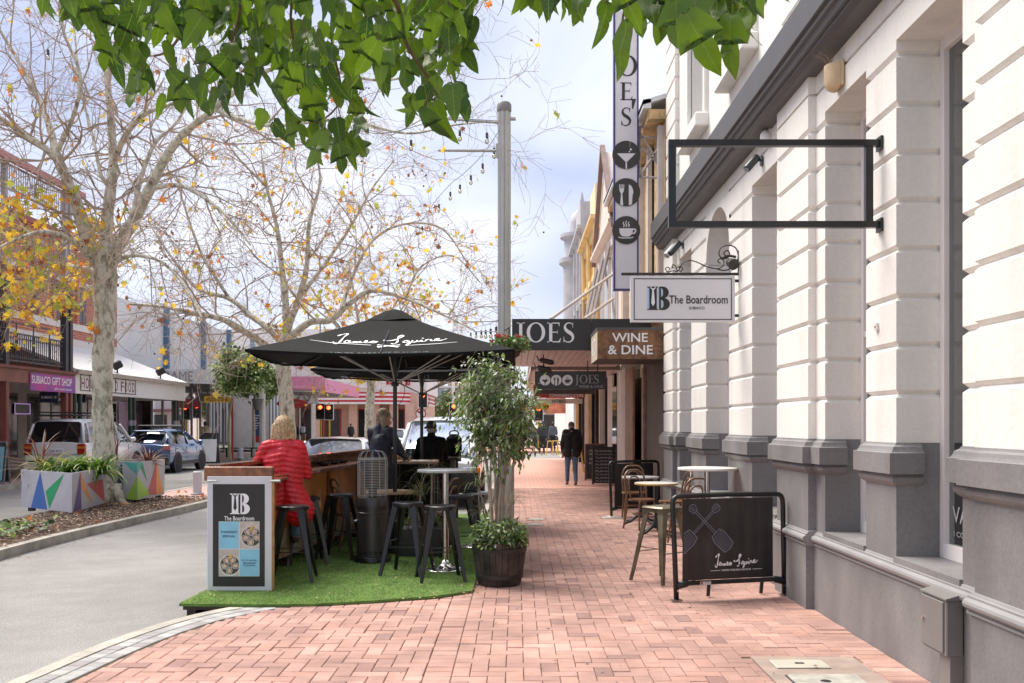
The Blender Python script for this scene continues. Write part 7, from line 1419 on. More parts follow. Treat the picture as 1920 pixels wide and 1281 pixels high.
# tree 1, median, near
random.seed(21)
T1 = Tree('big mottled plane tree with yellow leaves between the painted planters', loc=(-8.2, 19.7, 0)); Y1 = 19.7
def sub(T, c_, rr, n, l, lev, start=.15, **k):
    for _ in range(n):
        i = random.randint(int(len(c_) * start), len(c_) - 1); ax = Vector((random.gauss(0, 1), random.gauss(0, 1), random.gauss(0, .8))).normalized(); dd = (c_[min(i + 1, len(c_) - 1)] - c_[max(0, i - 1)]).normalized()
        T.grow(c_[i], (dd * .55 + ax), l * random.uniform(.6, 1.25), min(rr[i] * .5, .03), lev, **k)
T1.limb(pts3([(207, 952, 0), (200, 900, 0), (193, 800, 0), (192, 700, 0), (196, 600, 0), (197, 520, 0), (196, 470, 0)], Y1), [.28, .22, .20, .195, .205, .21, .24, .19], 18, 'trunk')
mb = MB()
for k in range(6): a = k * 1.05 + .3; c0 = Vector((-8.15, 19.7, .1)); d = Vector((math.cos(a), math.sin(a), 0)); mb.tube([c0 + d * .1 + EZ * .25, c0 + d * .3 - EZ * .02, c0 + d * .62 - EZ * .12], [.14, .09, .03], 8)
mb.build('root_flare', bark, T1.t, smooth=True, kind='stuff')
L1 = [([(190, 500, 0), (165, 450, -.2), (143, 380, -.4), (122, 330, -.5), (105, 290, -.6)], [.15, .14, .12, .10, .10]), ([(108, 300, -.6), (80, 275, -.8), (40, 250, -1), (-10, 215, -1.5), (-60, 200, -2)], [.08, .06, .05, .04, .03]), ([(108, 300, -.6), (90, 230, -.3), (60, 160, 0), (20, 90, .3), (-30, 10, .5)], [.09, .06, .045, .035, .02]), ([(110, 280, -.6), (140, 210, -.9), (150, 140, -1.2), (120, 60, -1.4), (110, -30, -1.5)], [.05, .04, .03, .025, .02]),
      ([(196, 500, 0), (200, 420, .2), (208, 350, .3), (212, 300, .4), (207, 215, .5), (200, 130, .6), (195, 40, .7), (190, -60, .8)], [.16, .12, .11, .09, .075, .06, .05, .04]), ([(211, 310, .4), (235, 255, 0), (270, 215, -.3), (330, 190, -.8), (420, 120, -1.5)], [.07, .06, .05, .03, .015]), ([(208, 350, .3), (190, 330, .4), (175, 260, .8), (150, 160, 1.5), (140, 60, 2)], [.05, .04, .03, .025, .02]),
      ([(200, 500, 0), (225, 455, -.3), (252, 410, -.5), (285, 345, -.8), (312, 292, -1), (345, 250, -1.3), (400, 205, -1.8), (470, 150, -2.3), (560, 110, -3), (700, 80, -3.5)], [.15, .13, .12, .10, .09, .075, .06, .045, .03, .02]), ([(275, 360, -.8), (300, 350, -.9), (350, 352, -1.2), (420, 400, -1.6), (470, 460, -2)], [.06, .05, .04, .03, .015]), ([(250, 412, -.5), (262, 340, 0), (290, 270, .5), (330, 230, 1), (380, 150, 1.5)], [.06, .05, .04, .03, .02]),
      ([(182, 500, 0), (140, 455, -.8), (90, 435, -1.6), (40, 445, -2.4), (-30, 480, -3)], [.06, .05, .04, .03, .02]), ([(205, 505, 0), (240, 480, -.8), (300, 490, -1.6), (350, 540, -2.2), (380, 600, -2.6)], [.05, .04, .03, .025, .015]), ([(185, 510, .1), (140, 500, 1), (80, 510, 1.8), (10, 540, 2.5)], [.05, .04, .03, .02]),
      ([(400, 205, -1.8), (500, 235, -2.6), (640, 225, -3.2), (760, 250, -3.6), (850, 235, -4), (925, 228, -4.1)], [.045, .035, .028, .02, .014, .008]), ([(560, 110, -3), (700, 150, -3.4), (780, 130, -3.6), (790, 60, -3.8), (850, 20, -4)], [.03, .024, .018, .013, .008])]
for pl, r in L1:
    c_, rr = T1.limb(pts3(pl, Y1), r, 9)
    sub(T1, c_, rr, 10 if len(pl) < 7 else 14, 1.35, 3, kids=3, bend=.22, droop=.01)
for px, py in ((60, 560), (110, 520), (30, 500), (130, 560), (90, 590), (20, 450), (150, 530)): # drooping leafy sprays on the left
    T1.grow(P(px + 60, py - 90, Y1 - 1), Vector((-.6, random.uniform(-.6, .3), -.3)), 1.5, .018, 3, .25, .05, 3)
low = lambda p: p.x < -8.3 and 3.0 < p.z < 6.1
T1.leaves(900, .13, (6, 1.2, 4, .8), low); T1.leaves(190, .12, (4, 3, 2, 2)); T1.seeds(160, .018); T1.done()
# tree 2, farther along the median
random.seed(5); Y2 = 31.5
T2 = Tree('wide spreading bare plane tree with orange leaves behind the umbrella', loc=(-7.5, 31.5, 0))
T2.limb(pts3([(541, 852, 0), (539, 780, 0), (535, 730, 0), (531, 690, 0), (535, 650, 0), (540, 620, 0)], Y2), [.27, .24, .23, .24, .24, .20], 16, 'trunk')
L2 = [([(530, 680, 0), (500, 650, -.5), (460, 622, -1), (420, 600, -1.5), (370, 588, -2.2), (300, 575, -3), (240, 570, -3.5)], [.14, .12, .11, .09, .07, .05, .03]), ([(534, 650, 0), (505, 618, .2), (470, 592, .5), (430, 560, .8), (370, 540, 1.2), (320, 480, 1.5), (280, 420, 2)], [.12, .10, .09, .08, .06, .04, .02]),
      ([(538, 630, 0), (535, 560, 0), (528, 500, .2), (520, 430, .4), (500, 350, .6), (490, 290, .8)], [.14, .11, .09, .07, .05, .03]), ([(538, 620, 0), (560, 560, -.5), (575, 500, -1), (580, 420, -1.4), (600, 340, -1.6), (590, 280, -2)], [.12, .10, .08, .06, .04, .02]),
      ([(536, 640, 0), (580, 605, -.6), (620, 600, -1), (660, 565, -1.4), (700, 545, -1.8), (760, 560, -2.2), (830, 590, -2.6), (890, 620, -3)], [.12, .11, .10, .09, .07, .05, .035, .02]), ([(640, 580, -1), (660, 520, -.5), (700, 450, 0), (760, 420, .4), (830, 430, .8), (880, 500, 1.2)], [.07, .06, .05, .04, .03, .02]), ([(560, 560, -.5), (620, 480, .5), (660, 420, 1), (700, 350, 1.4), (740, 300, 1.8)], [.08, .06, .05, .035, .02]),
      ([(500, 350, .6), (450, 300, .4), (420, 260, .2)], [.05, .035, .02]), ([(430, 560, .8), (380, 480, 1), (350, 400, 1.2), (330, 330, 1.4)], [.06, .045, .035, .02]), ([(760, 560, -2.2), (790, 500, -2), (850, 480, -1.6), (900, 530, -1.3)], [.04, .03, .02, .015])]
for pl, r in L2:
    c_, rr = T2.limb(pts3(pl, Y2), r, 8); sub(T2, c_, rr, 13, 1.75, 3, kids=3, bend=.2, droop=-.005, minr=.005)
T2.leaves(520, .15, (5, 2.5, 2, 1)); T2.seeds(200, .02); T2.done()
# tree 3 and 4
random.seed(9)
for (px, yb_, lb, hh) in ((694, 49.5, 'plane tree trunk seen between the two red awnings beyond the near umbrella', 7), (300, 24.5, 'bare pale plane tree rising behind the first plane tree at the left', 0)):
    if hh == 0: continue
    T3 = Tree(lb, loc=(P(px, 0, yb_).x, yb_, 0)); b0 = P(px, 0, yb_).x
    T3.limb([(b0, yb_, 0), (b0 - .05, yb_, 2), (b0 + .05, yb_, 3.5), (b0, yb_, 5)], [.27, .22, .22, .2], 12, 'trunk')
    for k in range(7):
        a = k * .9; pl = [(b0, yb_, 4.6), (b0 + math.cos(a) * 1.4, yb_ + math.sin(a) * 1.2, 6.2), (b0 + math.cos(a) * 3.2, yb_ + math.sin(a) * 2.5, 7.5 + (k % 3))]
        c_, rr = T3.limb(pl, [.13, .08, .03], 7); sub(T3, c_, rr, 9, 1.5, 2, kids=3, minr=.008)
    T3.leaves(900, .2, (5, 3, 3, 1)); T3.done()
# young green trees across the road
def leafy(label, x, y, trunk_h, crown, n, mats, size, tr=.07, bm_=None, name='young_tree', cat='tree', lean=0):
    t = thing(name, label, cat, (x, y, 0)); cx, cy, cz, rx, ry, rz = crown; mb = MB(); pts = [(x, y, 0), (x - lean * .4, y, trunk_h * .4), (x + lean * .5, y, trunk_h * .8), (cx, cy, cz)]; mb.tube(spl(pts, 5), [tr * (1 - .55 * i / 15) for i in range(16)], 8); mb.build('trunk', bm_ or barkg, t, smooth=True)
    br = MB(); cl = []
    for _ in range(26):
        v = Vector((random.gauss(0, 1), random.gauss(0, 1), random.gauss(0, 1))).normalized() * random.uniform(.4, 1.3); c_ = Vector((cx + v.x * rx, cy + v.y * ry, cz + v.z * rz)); cl.append((c_, random.uniform(.16, .34) * (rx + rz) / 2)); b0 = Vector((cx + (random.random() - .5) * rx * .3, cy, cz - rz * random.uniform(0, .8))); br.tube([b0, b0.lerp(c_, .5) - EZ * .05, c_], [tr * .35, tr * .2, tr * .1], 5, cap=False)
    br.build('branches', bm_ or barkg, t, kind='stuff')
    def pos(): c_, r = random.choice(cl); v = Vector((random.gauss(0, .6), random.gauss(0, .6), random.gauss(0, .55))); return c_ + v * r, v + Vector((0, 0, -.5))
    leafset(n, pos, size, mats, .5).build('foliage', mats, t, kind='stuff'); return t
gl1 = [M('street leaf', (.13, .22, .045), .45, var=.2, trans=.25), M('street leaf pale', (.30, .38, .13), .5, var=.2, trans=.25), M('street leaf dark', (.05, .11, .03), .45, var=.2)]
random.seed(14)
k = 42 / F; x = P(432, 0, 42).x; leafy('young green street tree behind the Hiddlestone sign', x, 42, 3.6, (P(447, 0, 42).x, 42, P(0, 705, 42).z, 48 * k, .9, 42 * k), 6500, gl1, .20, .075, M('young bark', (.25, .26, .13), .8), lean=.2)
k = 48 / F; x = P(476, 0, 48).x; leafy('young darker green street tree beside the grey lamp post', x, 48, 3.4, (P(486, 0, 48).x, 48, P(0, 716, 48).z, 34 * k, .9, 32 * k), 5200, gl1, .21, .09, M('young bark pale', (.42, .34, .27), .8))
far_m = [M('far autumn leaf', (.50, .28, .08), .7, var=.2), M('far tan leaf', (.42, .33, .16), .7, var=.2), M('far green leaf', (.14, .18, .05), .7, var=.2)]
random.seed(3)
for px, y, zc_, rr, mt, lb in ((815, 130, 7.5, 4.2, far_m[:2], 'rusty orange autumn tree at the far end of the road'), (852, 122, 6.4, 3.6, far_m[:2], 'tan autumn tree behind the white van'), (838, 112, 3.6, 1.6, far_m[2:], 'small dark green tree at the far junction'), (900, 118, 5, 3.4, far_m, 'mixed autumn tree right of the white van roof'), (1022, 110, 3.4, 1.7, far_m[2:], 'small green tree at the end of the right footpath'), (770, 135, 7.5, 3.5, far_m[:2], 'pale orange tree above the far teal block')):
    x = P(px, 0, y).x; leafy(lb, x, y, zc_ * .6, (x, y, zc_, rr, rr, rr * .9), 2600, mt, .42, .2, twig_m, 'far_tree')
# ---------------- painted planters on the median ----------------
pgrey = M('planter grey', (.47, .46, .50), .5, var=.06, scale=4)
def tri_planter(label, corners, ztop, zbot, tris, marks=False):
    """corners: near-left, near-right corner, far-right corner, far-left (ground points)"""
    c_ = [Vector((p[0], p[1], 0)) for p in corners]; ctr = sum(c_, Vector()) / 4; t = thing('painted_planter', label, 'planter', (ctr.x, ctr.y, 0))
    ins = [ctr + (p - ctr) * .93 for p in c_]; mb = MB(); low_ = [ctr + (p - ctr) * .985 for p in c_]
    vs = [(*p.xy, zbot) for p in low_] + [(*p.xy, ztop) for p in c_] + [(*p.xy, ztop) for p in ins] + [(*p.xy, ztop - .12) for p in ins]; fs = [(3, 2, 1, 0)]
    for a in range(4): b_ = (a + 1) % 4; fs += [(a, b_, 4 + b_, 4 + a), (4 + a, 4 + b_, 8 + b_, 8 + a), (8 + a, 8 + b_, 12 + b_, 12 + a)]
    mb.add(vs, fs); mb.build('box', pgrey, t); mb = MB(); mb.add([(*p.xy, ztop - .10) for p in ins], [(0, 1, 2, 3)]); mb.build('soil', mulch, t)
    for p in c_: f = ctr + (p - ctr) * .75; mb = MB(); mb.box(f.x - .05, f.y - .05, -.02, f.x + .05, f.y + .05, zbot); mb.build('foot', black_metal, t)
    for face, col, pts in tris:
        a, b_ = c_[face], c_[(face + 1) % 4]; lo_a, lo_b = low_[face], low_[(face + 1) % 4]; nr = (b_ - a).cross(EZ).normalized(); mb = MB(); q = []
        for u, w in pts: tp = a.lerp(b_, u) + EZ * ztop; bt_ = lo_a.lerp(lo_b, u) + EZ * zbot; q.append(bt_.lerp(tp, w) + nr * .004)
        mb.add(q, [tuple(range(len(q)))]); mb.build('painted_triangle', M('paint %s' % col, {'blue': (.05, .14, .42), 'green': (.02, .32, .13), 'purple': (.13, .09, .24), 'orange': (.80, .33, .08), 'red': (.58, .09, .10), 'teal': (.08, .42, .33), 'lime': (.35, .60, .07), 'violet': (.05, .03, .13)}[col], .5, var=.08), t)
    return t, ctr
def gp(px, py, z): return G(px, py, z)
# near planter: visible faces left (0) and right (1)
a_, b_, c__ = gp(39, 950, .07), gp(135, 962, .07), gp(199, 943, .07)
d_ = a_ + (c__ - b_)
tri1, ct1 = tri_planter('grey planter painted with blue, green and orange triangles, left of the plane tree trunk', [a_, b_, c__, d_], .76, .07, [(0, 'blue', [(.20, .0), (.53, .0), (.40, .98)]), (0, 'green', [(.50, .48), (.86, .98), (.57, .04)]), (1, 'purple', [(.03, .0), (.26, .03), (.22, 1.0)]), (1, 'orange', [(.26, .55), (.22, 1.0), (.60, .08)]), (1, 'red', [(.40, .66), (.90, .70), (.97, .03)])])
a_, b_, c__ = gp(206, 935, .10), gp(257, 938, .10), gp(309, 927, .10); d_ = a_ + (c__ - b_)
tri2, ct2 = tri_planter('grey planter painted with lime, teal and red triangles, right of the plane tree trunk', [a_, b_, c__, d_], .86, .10, [(0, 'violet', [(.0, .0), (.52, .02), (.45, .97), (.02, .45)]), (0, 'teal', [(.5, 1.0), (.99, .98), (.99, .65)]), (0, 'lime', [(.60, .02), (.99, .0), (.99, .62)]), (1, 'lime', [(.005, .0), (.005, .62), (.46, .10)]), (1, 'teal', [(.005, 1.0), (.18, .98), (.005, .66)]), (1, 'green', [(.12, .84), (.18, .98), (.36, .42)]), (1, 'red', [(.36, .10), (.68, .99), (.68, .04)]), (1, 'orange', [(.68, .99), (.96, .06), (.68, .03)])])
random.seed(31)
ag = [M('agapanthus leaf', (.10, .26, .03), .35, var=.15, trans=.3), M('agapanthus leaf dark', (.06, .17, .03), .35, var=.15, trans=.2), M('agapanthus leaf tip', (.45, .50, .12), .4, var=.15, trans=.2)]; fx = [M('flax bronze', (.20, .075, .05), .5, var=.2, trans=.2), M('flax tan', (.38, .24, .15), .5, var=.2, trans=.2), M('flax maroon', (.13, .035, .035), .45, var=.2)]
p1 = thing('agapanthus', 'lush green strap leaved plant spilling over the left painted planter', 'plant', (ct1.x + .25, ct1.y - .1, .7))
for dx in (-.35, 0, .3, .55): straps(ct1.x + .2 + dx, ct1.y - .15 + .05 * dx, .66, 95, .5, 1.0, .026, ag, p1, 'strap_leaf', 1.0)
p2 = thing('bronze_flax', 'spiky bronze flax standing behind the green plant in the left planter', 'plant', (ct1.x - .5, ct1.y, .7)); straps(ct1.x - .55, ct1.y + .15, .66, 50, .7, 1.35, .018, fx, p2, 'strap_leaf', .55, 1.1)
p3 = thing('bronze_flax', 'small bronze flax in the right painted planter', 'plant', (ct2.x, ct2.y, .8)); straps(ct2.x + .25, ct2.y - .1, .76, 85, .4, .8, .014, fx, p3, 'strap_leaf', .6, 1.05); straps(ct2.x - .45, ct2.y, .76, 26, .5, 1.1, .014, fx, p3, 'strap_leaf', .4, 1.2)
def gcov(): return (random.uniform(-8.4, -7.0), random.gauss(13.9, .45), .06 + random.uniform(0, .12)), (random.gauss(0, 1), random.gauss(0, 1), .4)
leafset(420, gcov, .10, gl1, .8).build('ground_cover', gl1, None, label='low pale green ivy at the left end of the garden bed', cat='ivy', kind='stuff')
def mleaf(bb): y = random.uniform(12, 23.5); autleaf(bb, Vector((random.uniform(-8.3, -6.75), y, .045)), .10, random.choice((1, 3, 3)))
bb = MB(); [mleaf(bb) for _ in range(34)]; bb.build('fallen_leaves', aut, None, label='dry brown plane leaves lying on the median', cat='leaf litter', kind='stuff')
# ---------------- overhanging foreground branch ----------------
def big_leaf_mat():
    m = bpy.data.materials.new('lobed leaf'); m.use_nodes = True; t = m.node_tree; bs = t.nodes['Principled BSDF']; l = t.links.new; bs.inputs['Roughness'].default_value = .38
    o = N(t, 'ShaderNodeTexCoord').outputs['Object']; s = N(t, 'ShaderNodeSeparateXYZ'); l(o, s.inputs[0])
    def ma(op, a, b=None):
        n = N(t, 'ShaderNodeMath', operation=op)
        for i, v in enumerate((a, b)):
            if v is None: continue
            if isinstance(v, (int, float)): n.inputs[i].default_value = v
            else: l(v, n.inputs[i])
        return n.outputs[0]
    ax = ma('ABSOLUTE', s.outputs['X']); mid = ma('LESS_THAN', ax, .0012); v = ma('SINE', ma('MULTIPLY', ma('ADD', s.outputs['Y'], ma('MULTIPLY', ax, -.7)), 420)); vein = ma('GREATER_THAN', v, .93); vv = ma('MAXIMUM', mid, ma('MULTIPLY', vein, .35))
    n1 = N(t, 'ShaderNodeTexNoise'); n1.inputs['Scale'].default_value = 25; n1.inputs['Detail'].default_value = 3; l(o, n1.inputs['Vector']); oi = N(t, 'ShaderNodeObjectInfo'); at = N(t, 'ShaderNodeAttribute', attribute_name='var'); r = N(t, 'ShaderNodeValToRGB'); E = r.color_ramp.elements; E[0].color = (.025, .065, .012, 1); E[1].color = (.10, .18, .02, 1)
    l(ma('FRACT', ma('ADD', ma('ADD', oi.outputs['Random'], at.outputs['Fac']), ma('MULTIPLY', n1.outputs['Fac'], .15))), r.inputs['Fac']); mx = N(t, 'ShaderNodeMixRGB'); l(vv, mx.inputs['Fac']); l(r.outputs[0], mx.inputs['Color1']); mx.inputs['Color2'].default_value = (.13, .20, .04, 1)
    l(mx.outputs[0], bs.inputs['Base Color']); tr = N(t, 'ShaderNodeBsdfTranslucent'); hs = N(t, 'ShaderNodeHueSaturation'); hs.inputs['Value'].default_value = 2.1; hs.inputs['Hue'].default_value = .485; hs.inputs['Saturation'].default_value = 1.1; l(mx.outputs[0], hs.inputs['Color']); l(hs.outputs[0], tr.inputs['Color'])
    ms = N(t, 'ShaderNodeMixShader'); ms.inputs[0].default_value = .42; l(bs.outputs[0], ms.inputs[1]); l(tr.outputs[0], ms.inputs[2]); l(ms.outputs[0], t.nodes['Material Output'].inputs['Surface']); return m
lobe_m = big_leaf_mat(); random.seed(77)
def leaf_geo(kind):
    if kind == 0: half = [(0, 0), (.10, -.05), (.24, .02), (.34, .16), (.44, .34), (.50, .52), (.42, .50), (.30, .44), (.22, .50), (.26, .66), (.20, .84), (.0, 1.05)]
    elif kind == 1: half = [(0, 0), (.10, -.04), (.22, .04), (.30, .18), (.33, .34), (.30, .50), (.27, .62), (.22, .76), (.13, .90), (.06, .99), (.02, 1.03), (.0, 1.06)]
    elif kind == 2: half = [(0, 0), (.12, -.05), (.26, .0), (.38, .10), (.46, .24), (.44, .42), (.34, .46), (.26, .54), (.24, .68), (.20, .80), (.10, .94), (.0, 1.04)]
    else: half = [(0, 0), (.08, -.03), (.16, .06), (.21, .2), (.24, .36), (.22, .5), (.19, .62), (.15, .75), (.1, .86), (.05, .96), (.02, 1.0), (0, 1.04)]
    L_ = .112; cv = random.choice((-.3, .2, .5, .9, 1.3)); fd = random.uniform(.25, .6); n = len(half); vs = []; wv_ = random.uniform(.02, .06)
    def z(x, y): return -cv * y * y * .5 + fd * abs(x) * .55 - .5 * abs(x) ** 2 + wv_ * math.sin(y * 9 + x * 7)
    half = [(x * .84, y) for x, y in half]; mids = [(0, y) for x, y in half]; H2 = half if kind != 2 else [(x * .72, y) if .1 < y < .5 else (x, y) for x, y in half]
    for x, y in mids: vs.append((0, max(0, min(y, 1.03)) * L_, z(0, y) * L_))
    for sgn, hf_ in ((1, half), (-1, H2)):
        for x, y in hf_: vs.append((sgn * x * .5 * L_, y * L_, z(x * .5, y) * L_))
        for x, y in hf_: vs.append((sgn * x * L_, y * L_, z(x, y) * L_))
    fs = []
    for side in (0, 1):
        o = n + side * 2 * n
        for i in range(n - 1):
            a = [(i, i + 1, o + i + 1, o + i), (o + i, o + i + 1, o + n + i + 1, o + n + i)]; fs += [q if side else q[::-1] for q in a]
    return vs, fs
LM = []
for k in (0, 0, 0, 0, 1, 2, 2, 2, 3, 3):
    vs, fs = leaf_geo(k); me = bpy.data.meshes.new('leaf'); me.from_pydata(vs, [], fs); me.materials.append(lobe_m); me.polygons.foreach_set('use_smooth', [True] * len(fs)); LM.append((me, vs, fs))
ov = thing('overhanging_branch', 'leafy green branch with big lobed leaves hanging across the top of the view', 'branch', (-.6, 3.2, 3.6))
wb = M('branch bark', (.17, .10, .055), .8, var=.2, scale=30)
BR = [([(700, -60), (745, 10), (757, 70), (785, 120), (822, 172)], .009, 3.1), ([(330, -60), (345, 0), (340, 60), (315, 95), (290, 105)], .007, 3.2), ([(560, -60), (545, 30), (560, 120), (575, 200)], .006, 3.5), ([(440, -60), (450, 20), (430, 100), (440, 170)], .006, 3.3), ([(640, -50), (620, 60), (640, 180), (600, 230)], .006, 3.6), ([(870, -60), (840, 10), (850, 50)], .005, 3.2), ([(1200, -60), (1175, 0), (1165, 50)], .005, 2.9), ([(1330, -70), (1345, -10), (1360, 20)], .007, 2.8), ([(110, -60), (120, -10), (125, 10)], .005, 3.3), ([(1050, -60), (1060, -5)], .005, 3.0), ([(990, -80), (300, -130), (-100, -150)], .02, 3.3), ([(900, -100), (1200, -120), (1500, -140)], .02, 3.0)]
for pl, r, y in BR: mb = MB(); c_ = [P(a, b_, y + .02 * i) for i, (a, b_) in enumerate(spl(pl, 4))]; mb.tube(c_, [r * (1 - .5 * i / len(c_)) for i in range(len(c_))], 7); mb.build('branch', wb, ov, smooth=True)
def leaf_at(px, py, y, s=1.0, spread=.55, yaw=None):
    p = P(px, py, y); a = random.uniform(-pi, pi) if yaw is None else yaw
    d = Vector((random.gauss(0, spread * .6), random.gauss(0, .35), -1)).normalized(); nr = Vector((random.gauss(0, .9), -1 if random.random() < .65 else random.uniform(-.5, 1), random.gauss(.25, .5))); x = d.cross(nr).normalized(); z_ = x.cross(d); m_ = Matrix(((x.x, d.x, z_.x), (x.y, d.y, z_.y), (x.z, d.z, z_.z))).to_4x4(); m_ = Matrix.Translation(p) @ m_ @ Matrix.Scale(s, 4); return m_
jobs = []
low_ = np.interp
def bottom(px): return float(np.interp(px, [180, 215, 250, 300, 340, 400, 440, 470, 520, 560, 620, 660, 710, 740, 800, 850, 880, 900], [80, 150, 205, 225, 195, 215, 190, 260, 300, 335, 330, 320, 260, 215, 255, 215, 110, 50]))
for _ in range(275):       # main mass
    px = random.uniform(185, 895); b_ = bottom(px) - 38; py = -60 + (b_ + 60) * random.random() ** .95
    jobs.append((px, py, random.uniform(2.8, 3.9), random.uniform(.55, 1.08)))
for px, py, y, s in [(78, -45, 3.2, 1), (128, -50, 3.0, 1.1), (140, -20, 3.0, 1.1), (185, -45, 3.0, 1), (75, -20, 3.4, .8), (985, -30, 3.1, .8), (1000, -45, 2.9, 1.05), (1018, -50, 3, .9), (1092, -50, 3, .9), (1096, -20, 2.9, .9), (1135, 5, 2.8, .9), (1160, -30, 2.7, 1.0), (1172, 38, 2.5, 1.25), (1195, 5, 3, .9), (1215, -20, 2.8, 1.0), (1232, 0, 2.9, .95), (1240, -40, 3.1, 1), (1268, -10, 2.6, 1.1), (1287, 25, 2.45, 1.25), (1300, -40, 2.8, 1.1), (1325, -20, 2.7, 1.1), (1345, 5, 2.6, 1.1), (1372, 28, 2.5, 1.1), (1385, 20, 2.55, 1.15), (1395, 0, 2.6, 1), (1330, 25, 2.8, 1), (1448, -35, 2.9, .9), (1405, -50, 2.8, 1), (1255, -60, 3, 1), (1180, -60, 3, 1), (1140, -40, 3.1, .9), (925, -50, 3.1, .9), (940, -30, 3.2, .7), (1360, -55, 2.8, 1), (1290, -55, 2.9, 1)]: jobs.append((px, py, y, s))
for _ in range(34): jobs.append((random.uniform(1235, 1425), random.uniform(-80, 8), random.uniform(2.5, 3.1), random.uniform(.8, 1.1)))
for _ in range(14): jobs.append((random.uniform(965, 1235), random.uniform(-80, -35), random.uniform(2.6, 3.2), random.uniform(.8, 1.1)))
for _ in range(9): jobs.append((random.uniform(70, 200), random.uniform(-75, -20), random.uniform(2.7, 3.2), random.uniform(.8, 1.1)))
def lodge(px, py, y, s): return leaf_at(px, py, y, s)
bigM = MB(); bigM.var = []; n_ind = 0
for px, py, y, s in jobs[::-1]:
    m_ = leaf_at(px, py, y, s * (1.05 if px > 950 else 1.0)); me, vs, fs = random.choice(LM)
    if n_ind < 290: o = bpy.data.objects.new('leaf', me); COL.objects.link(o); o.parent = ov; o.matrix_local = Matrix.Translation(-Vector((-.6, 3.2, 3.6))) @ m_; n_ind += 1
    else: bigM.add([m_ @ Vector(v) for v in vs], fs); bigM.var += [random.random()] * len(fs)
for _ in range(210):       # denser inner foliage behind
    px = random.uniform(290, 830) if random.random() < .8 else random.uniform(200, 890); py = -90 + (bottom(px) - 30) * random.random() ** 1.1 * .8; m_ = leaf_at(px, py, random.uniform(3.4, 4.6), random.uniform(.8, 1.25)); me, vs, fs = random.choice(LM); bigM.add([m_ @ Vector(v) for v in vs], fs); bigM.var += [random.random() * .5] * len(fs)
for _ in range(600):       # crown above the picture, shading the leaves in view
    px = random.uniform(-100, 1500); m_ = leaf_at(px, random.uniform(-420, -90), random.uniform(2.5, 5), random.uniform(1, 1.5)); me, vs, fs = random.choice(LM); bigM.add([m_ @ Vector(v) for v in vs], fs); bigM.var += [random.random()] * len(fs)
bigM.build('leaves', lobe_m, ov, smooth=True, kind='stuff')
mb = MB()
for px, py, y, s in jobs: p = P(px, py, y); q_ = p + Vector((random.gauss(0, .02), random.gauss(0, .02), random.uniform(.03, .06))); mb.tube([p, (p + q_) / 2 + EX * .003, q_], .0012, 4, cap=False)
mb.build('leaf_stalks', wb, ov, kind='stuff')
# ---------------- people ----------------
def cap(mb, a, b_, r0, r1, n=12, flat=1.0):
    a, b_ = Vector(a), Vector(b_); d = (b_ - a).normalized() if (b_ - a).length > 1e-6 else EZ; pts = []; rr = []
    for k in (0, .35, .7): pts.append(a - d * r0 * math.cos(k * pi / 2)); rr.append(max(.002, r0 * math.sin(k * pi / 2)))
    for f in (0, .33, .66, 1): pts.append(a.lerp(b_, f)); rr.append(r0 + (r1 - r0) * f)
    for k in (.7, .35, 0): pts.append(b_ + d * r1 * math.cos(k * pi / 2)); rr.append(max(.002, r1 * math.sin(k * pi / 2)))
    mb.tube(pts, rr, n, flat=flat)
def fuse(mb, name, mat, parent, vox=.012, smooth_it=6, disp=None):
    o = mb.build(name, mat, parent, origin=tuple(wpos(parent)), smooth=True); bm = bmesh.new(); bm.from_mesh(o.data); bmesh.ops.recalc_face_normals(bm, faces=bm.faces[:]); bm.to_mesh(o.data); bm.free()
    m_ = o.modifiers.new('r', 'REMESH'); m_.mode = 'VOXEL'; m_.voxel_size = vox; s = o.modifiers.new('s', 'SMOOTH'); s.factor = .5; s.iterations = smooth_it
    dg = bpy.context.evaluated_depsgraph_get(); me = bpy.data.meshes.new_from_object(o.evaluated_get(dg)); o.modifiers.clear(); o.data = me
    if disp:
        ns = [v.normal.copy() for v in me.vertices]
        for v, nn in zip(me.vertices, ns): v.co += nn * disp(v.co, nn)
    me.polygons.foreach_set('use_smooth', [True] * len(me.polygons)); return o
skin = M('skin', (.50, .27, .18), .5, var=.06); hair_b = M('blonde hair', (.55, .38, .21), .5, var=.38, scale=50, bump=.6, bscale=120); hair_g = M('grey blonde hair', (.36, .27, .18), .5, var=.4, scale=25, bump=.6, bscale=120); hair_d = M('dark hair', (.04, .03, .025), .5, var=.3, scale=30)
denim = M('denim', (.10, .17, .27), .8, var=.2, scale=8); darkdenim = M('dark jeans', (.02, .025, .045), .8, var=.2); shoe = M('brown shoe', (.08, .04, .025), .6); bshoe = M('black shoe', (.015, .015, .015), .5)
def hand(mb, w, d, s=1.0, curl=.5):
    """palm and five bent fingers from the wrist w along d"""
    d = Vector(d).normalized(); side = d.cross(EY).normalized() if abs(d.y) < .9 else EX; n = side.cross(d); cap(mb, w, w + d * .06 * s, .026 * s, .034 * s, 8, .55)
    for k, l in enumerate((.062, .072, .068, .052)):
        b0 = w + d * .085 * s + side * (k - 1.5) * .019 * s; m_ = b0 + d * l * .55 * s; cap(mb, b0, m_, .009 * s, .008 * s, 6); cap(mb, m_, m_ + (d + n * curl).normalized() * l * .5 * s, .008 * s, .007 * s, 6)
    t0 = w + d * .03 * s - side * .028 * s; cap(mb, t0, t0 + (d * .6 - side * .7).normalized() * .04 * s, .011 * s, .009 * s, 6); cap(mb, t0 + (d * .6 - side * .7).normalized() * .04 * s, t0 + (d * .6 - side * .7).normalized() * .04 * s + d * .025 * s, .009 * s, .008 * s, 6)
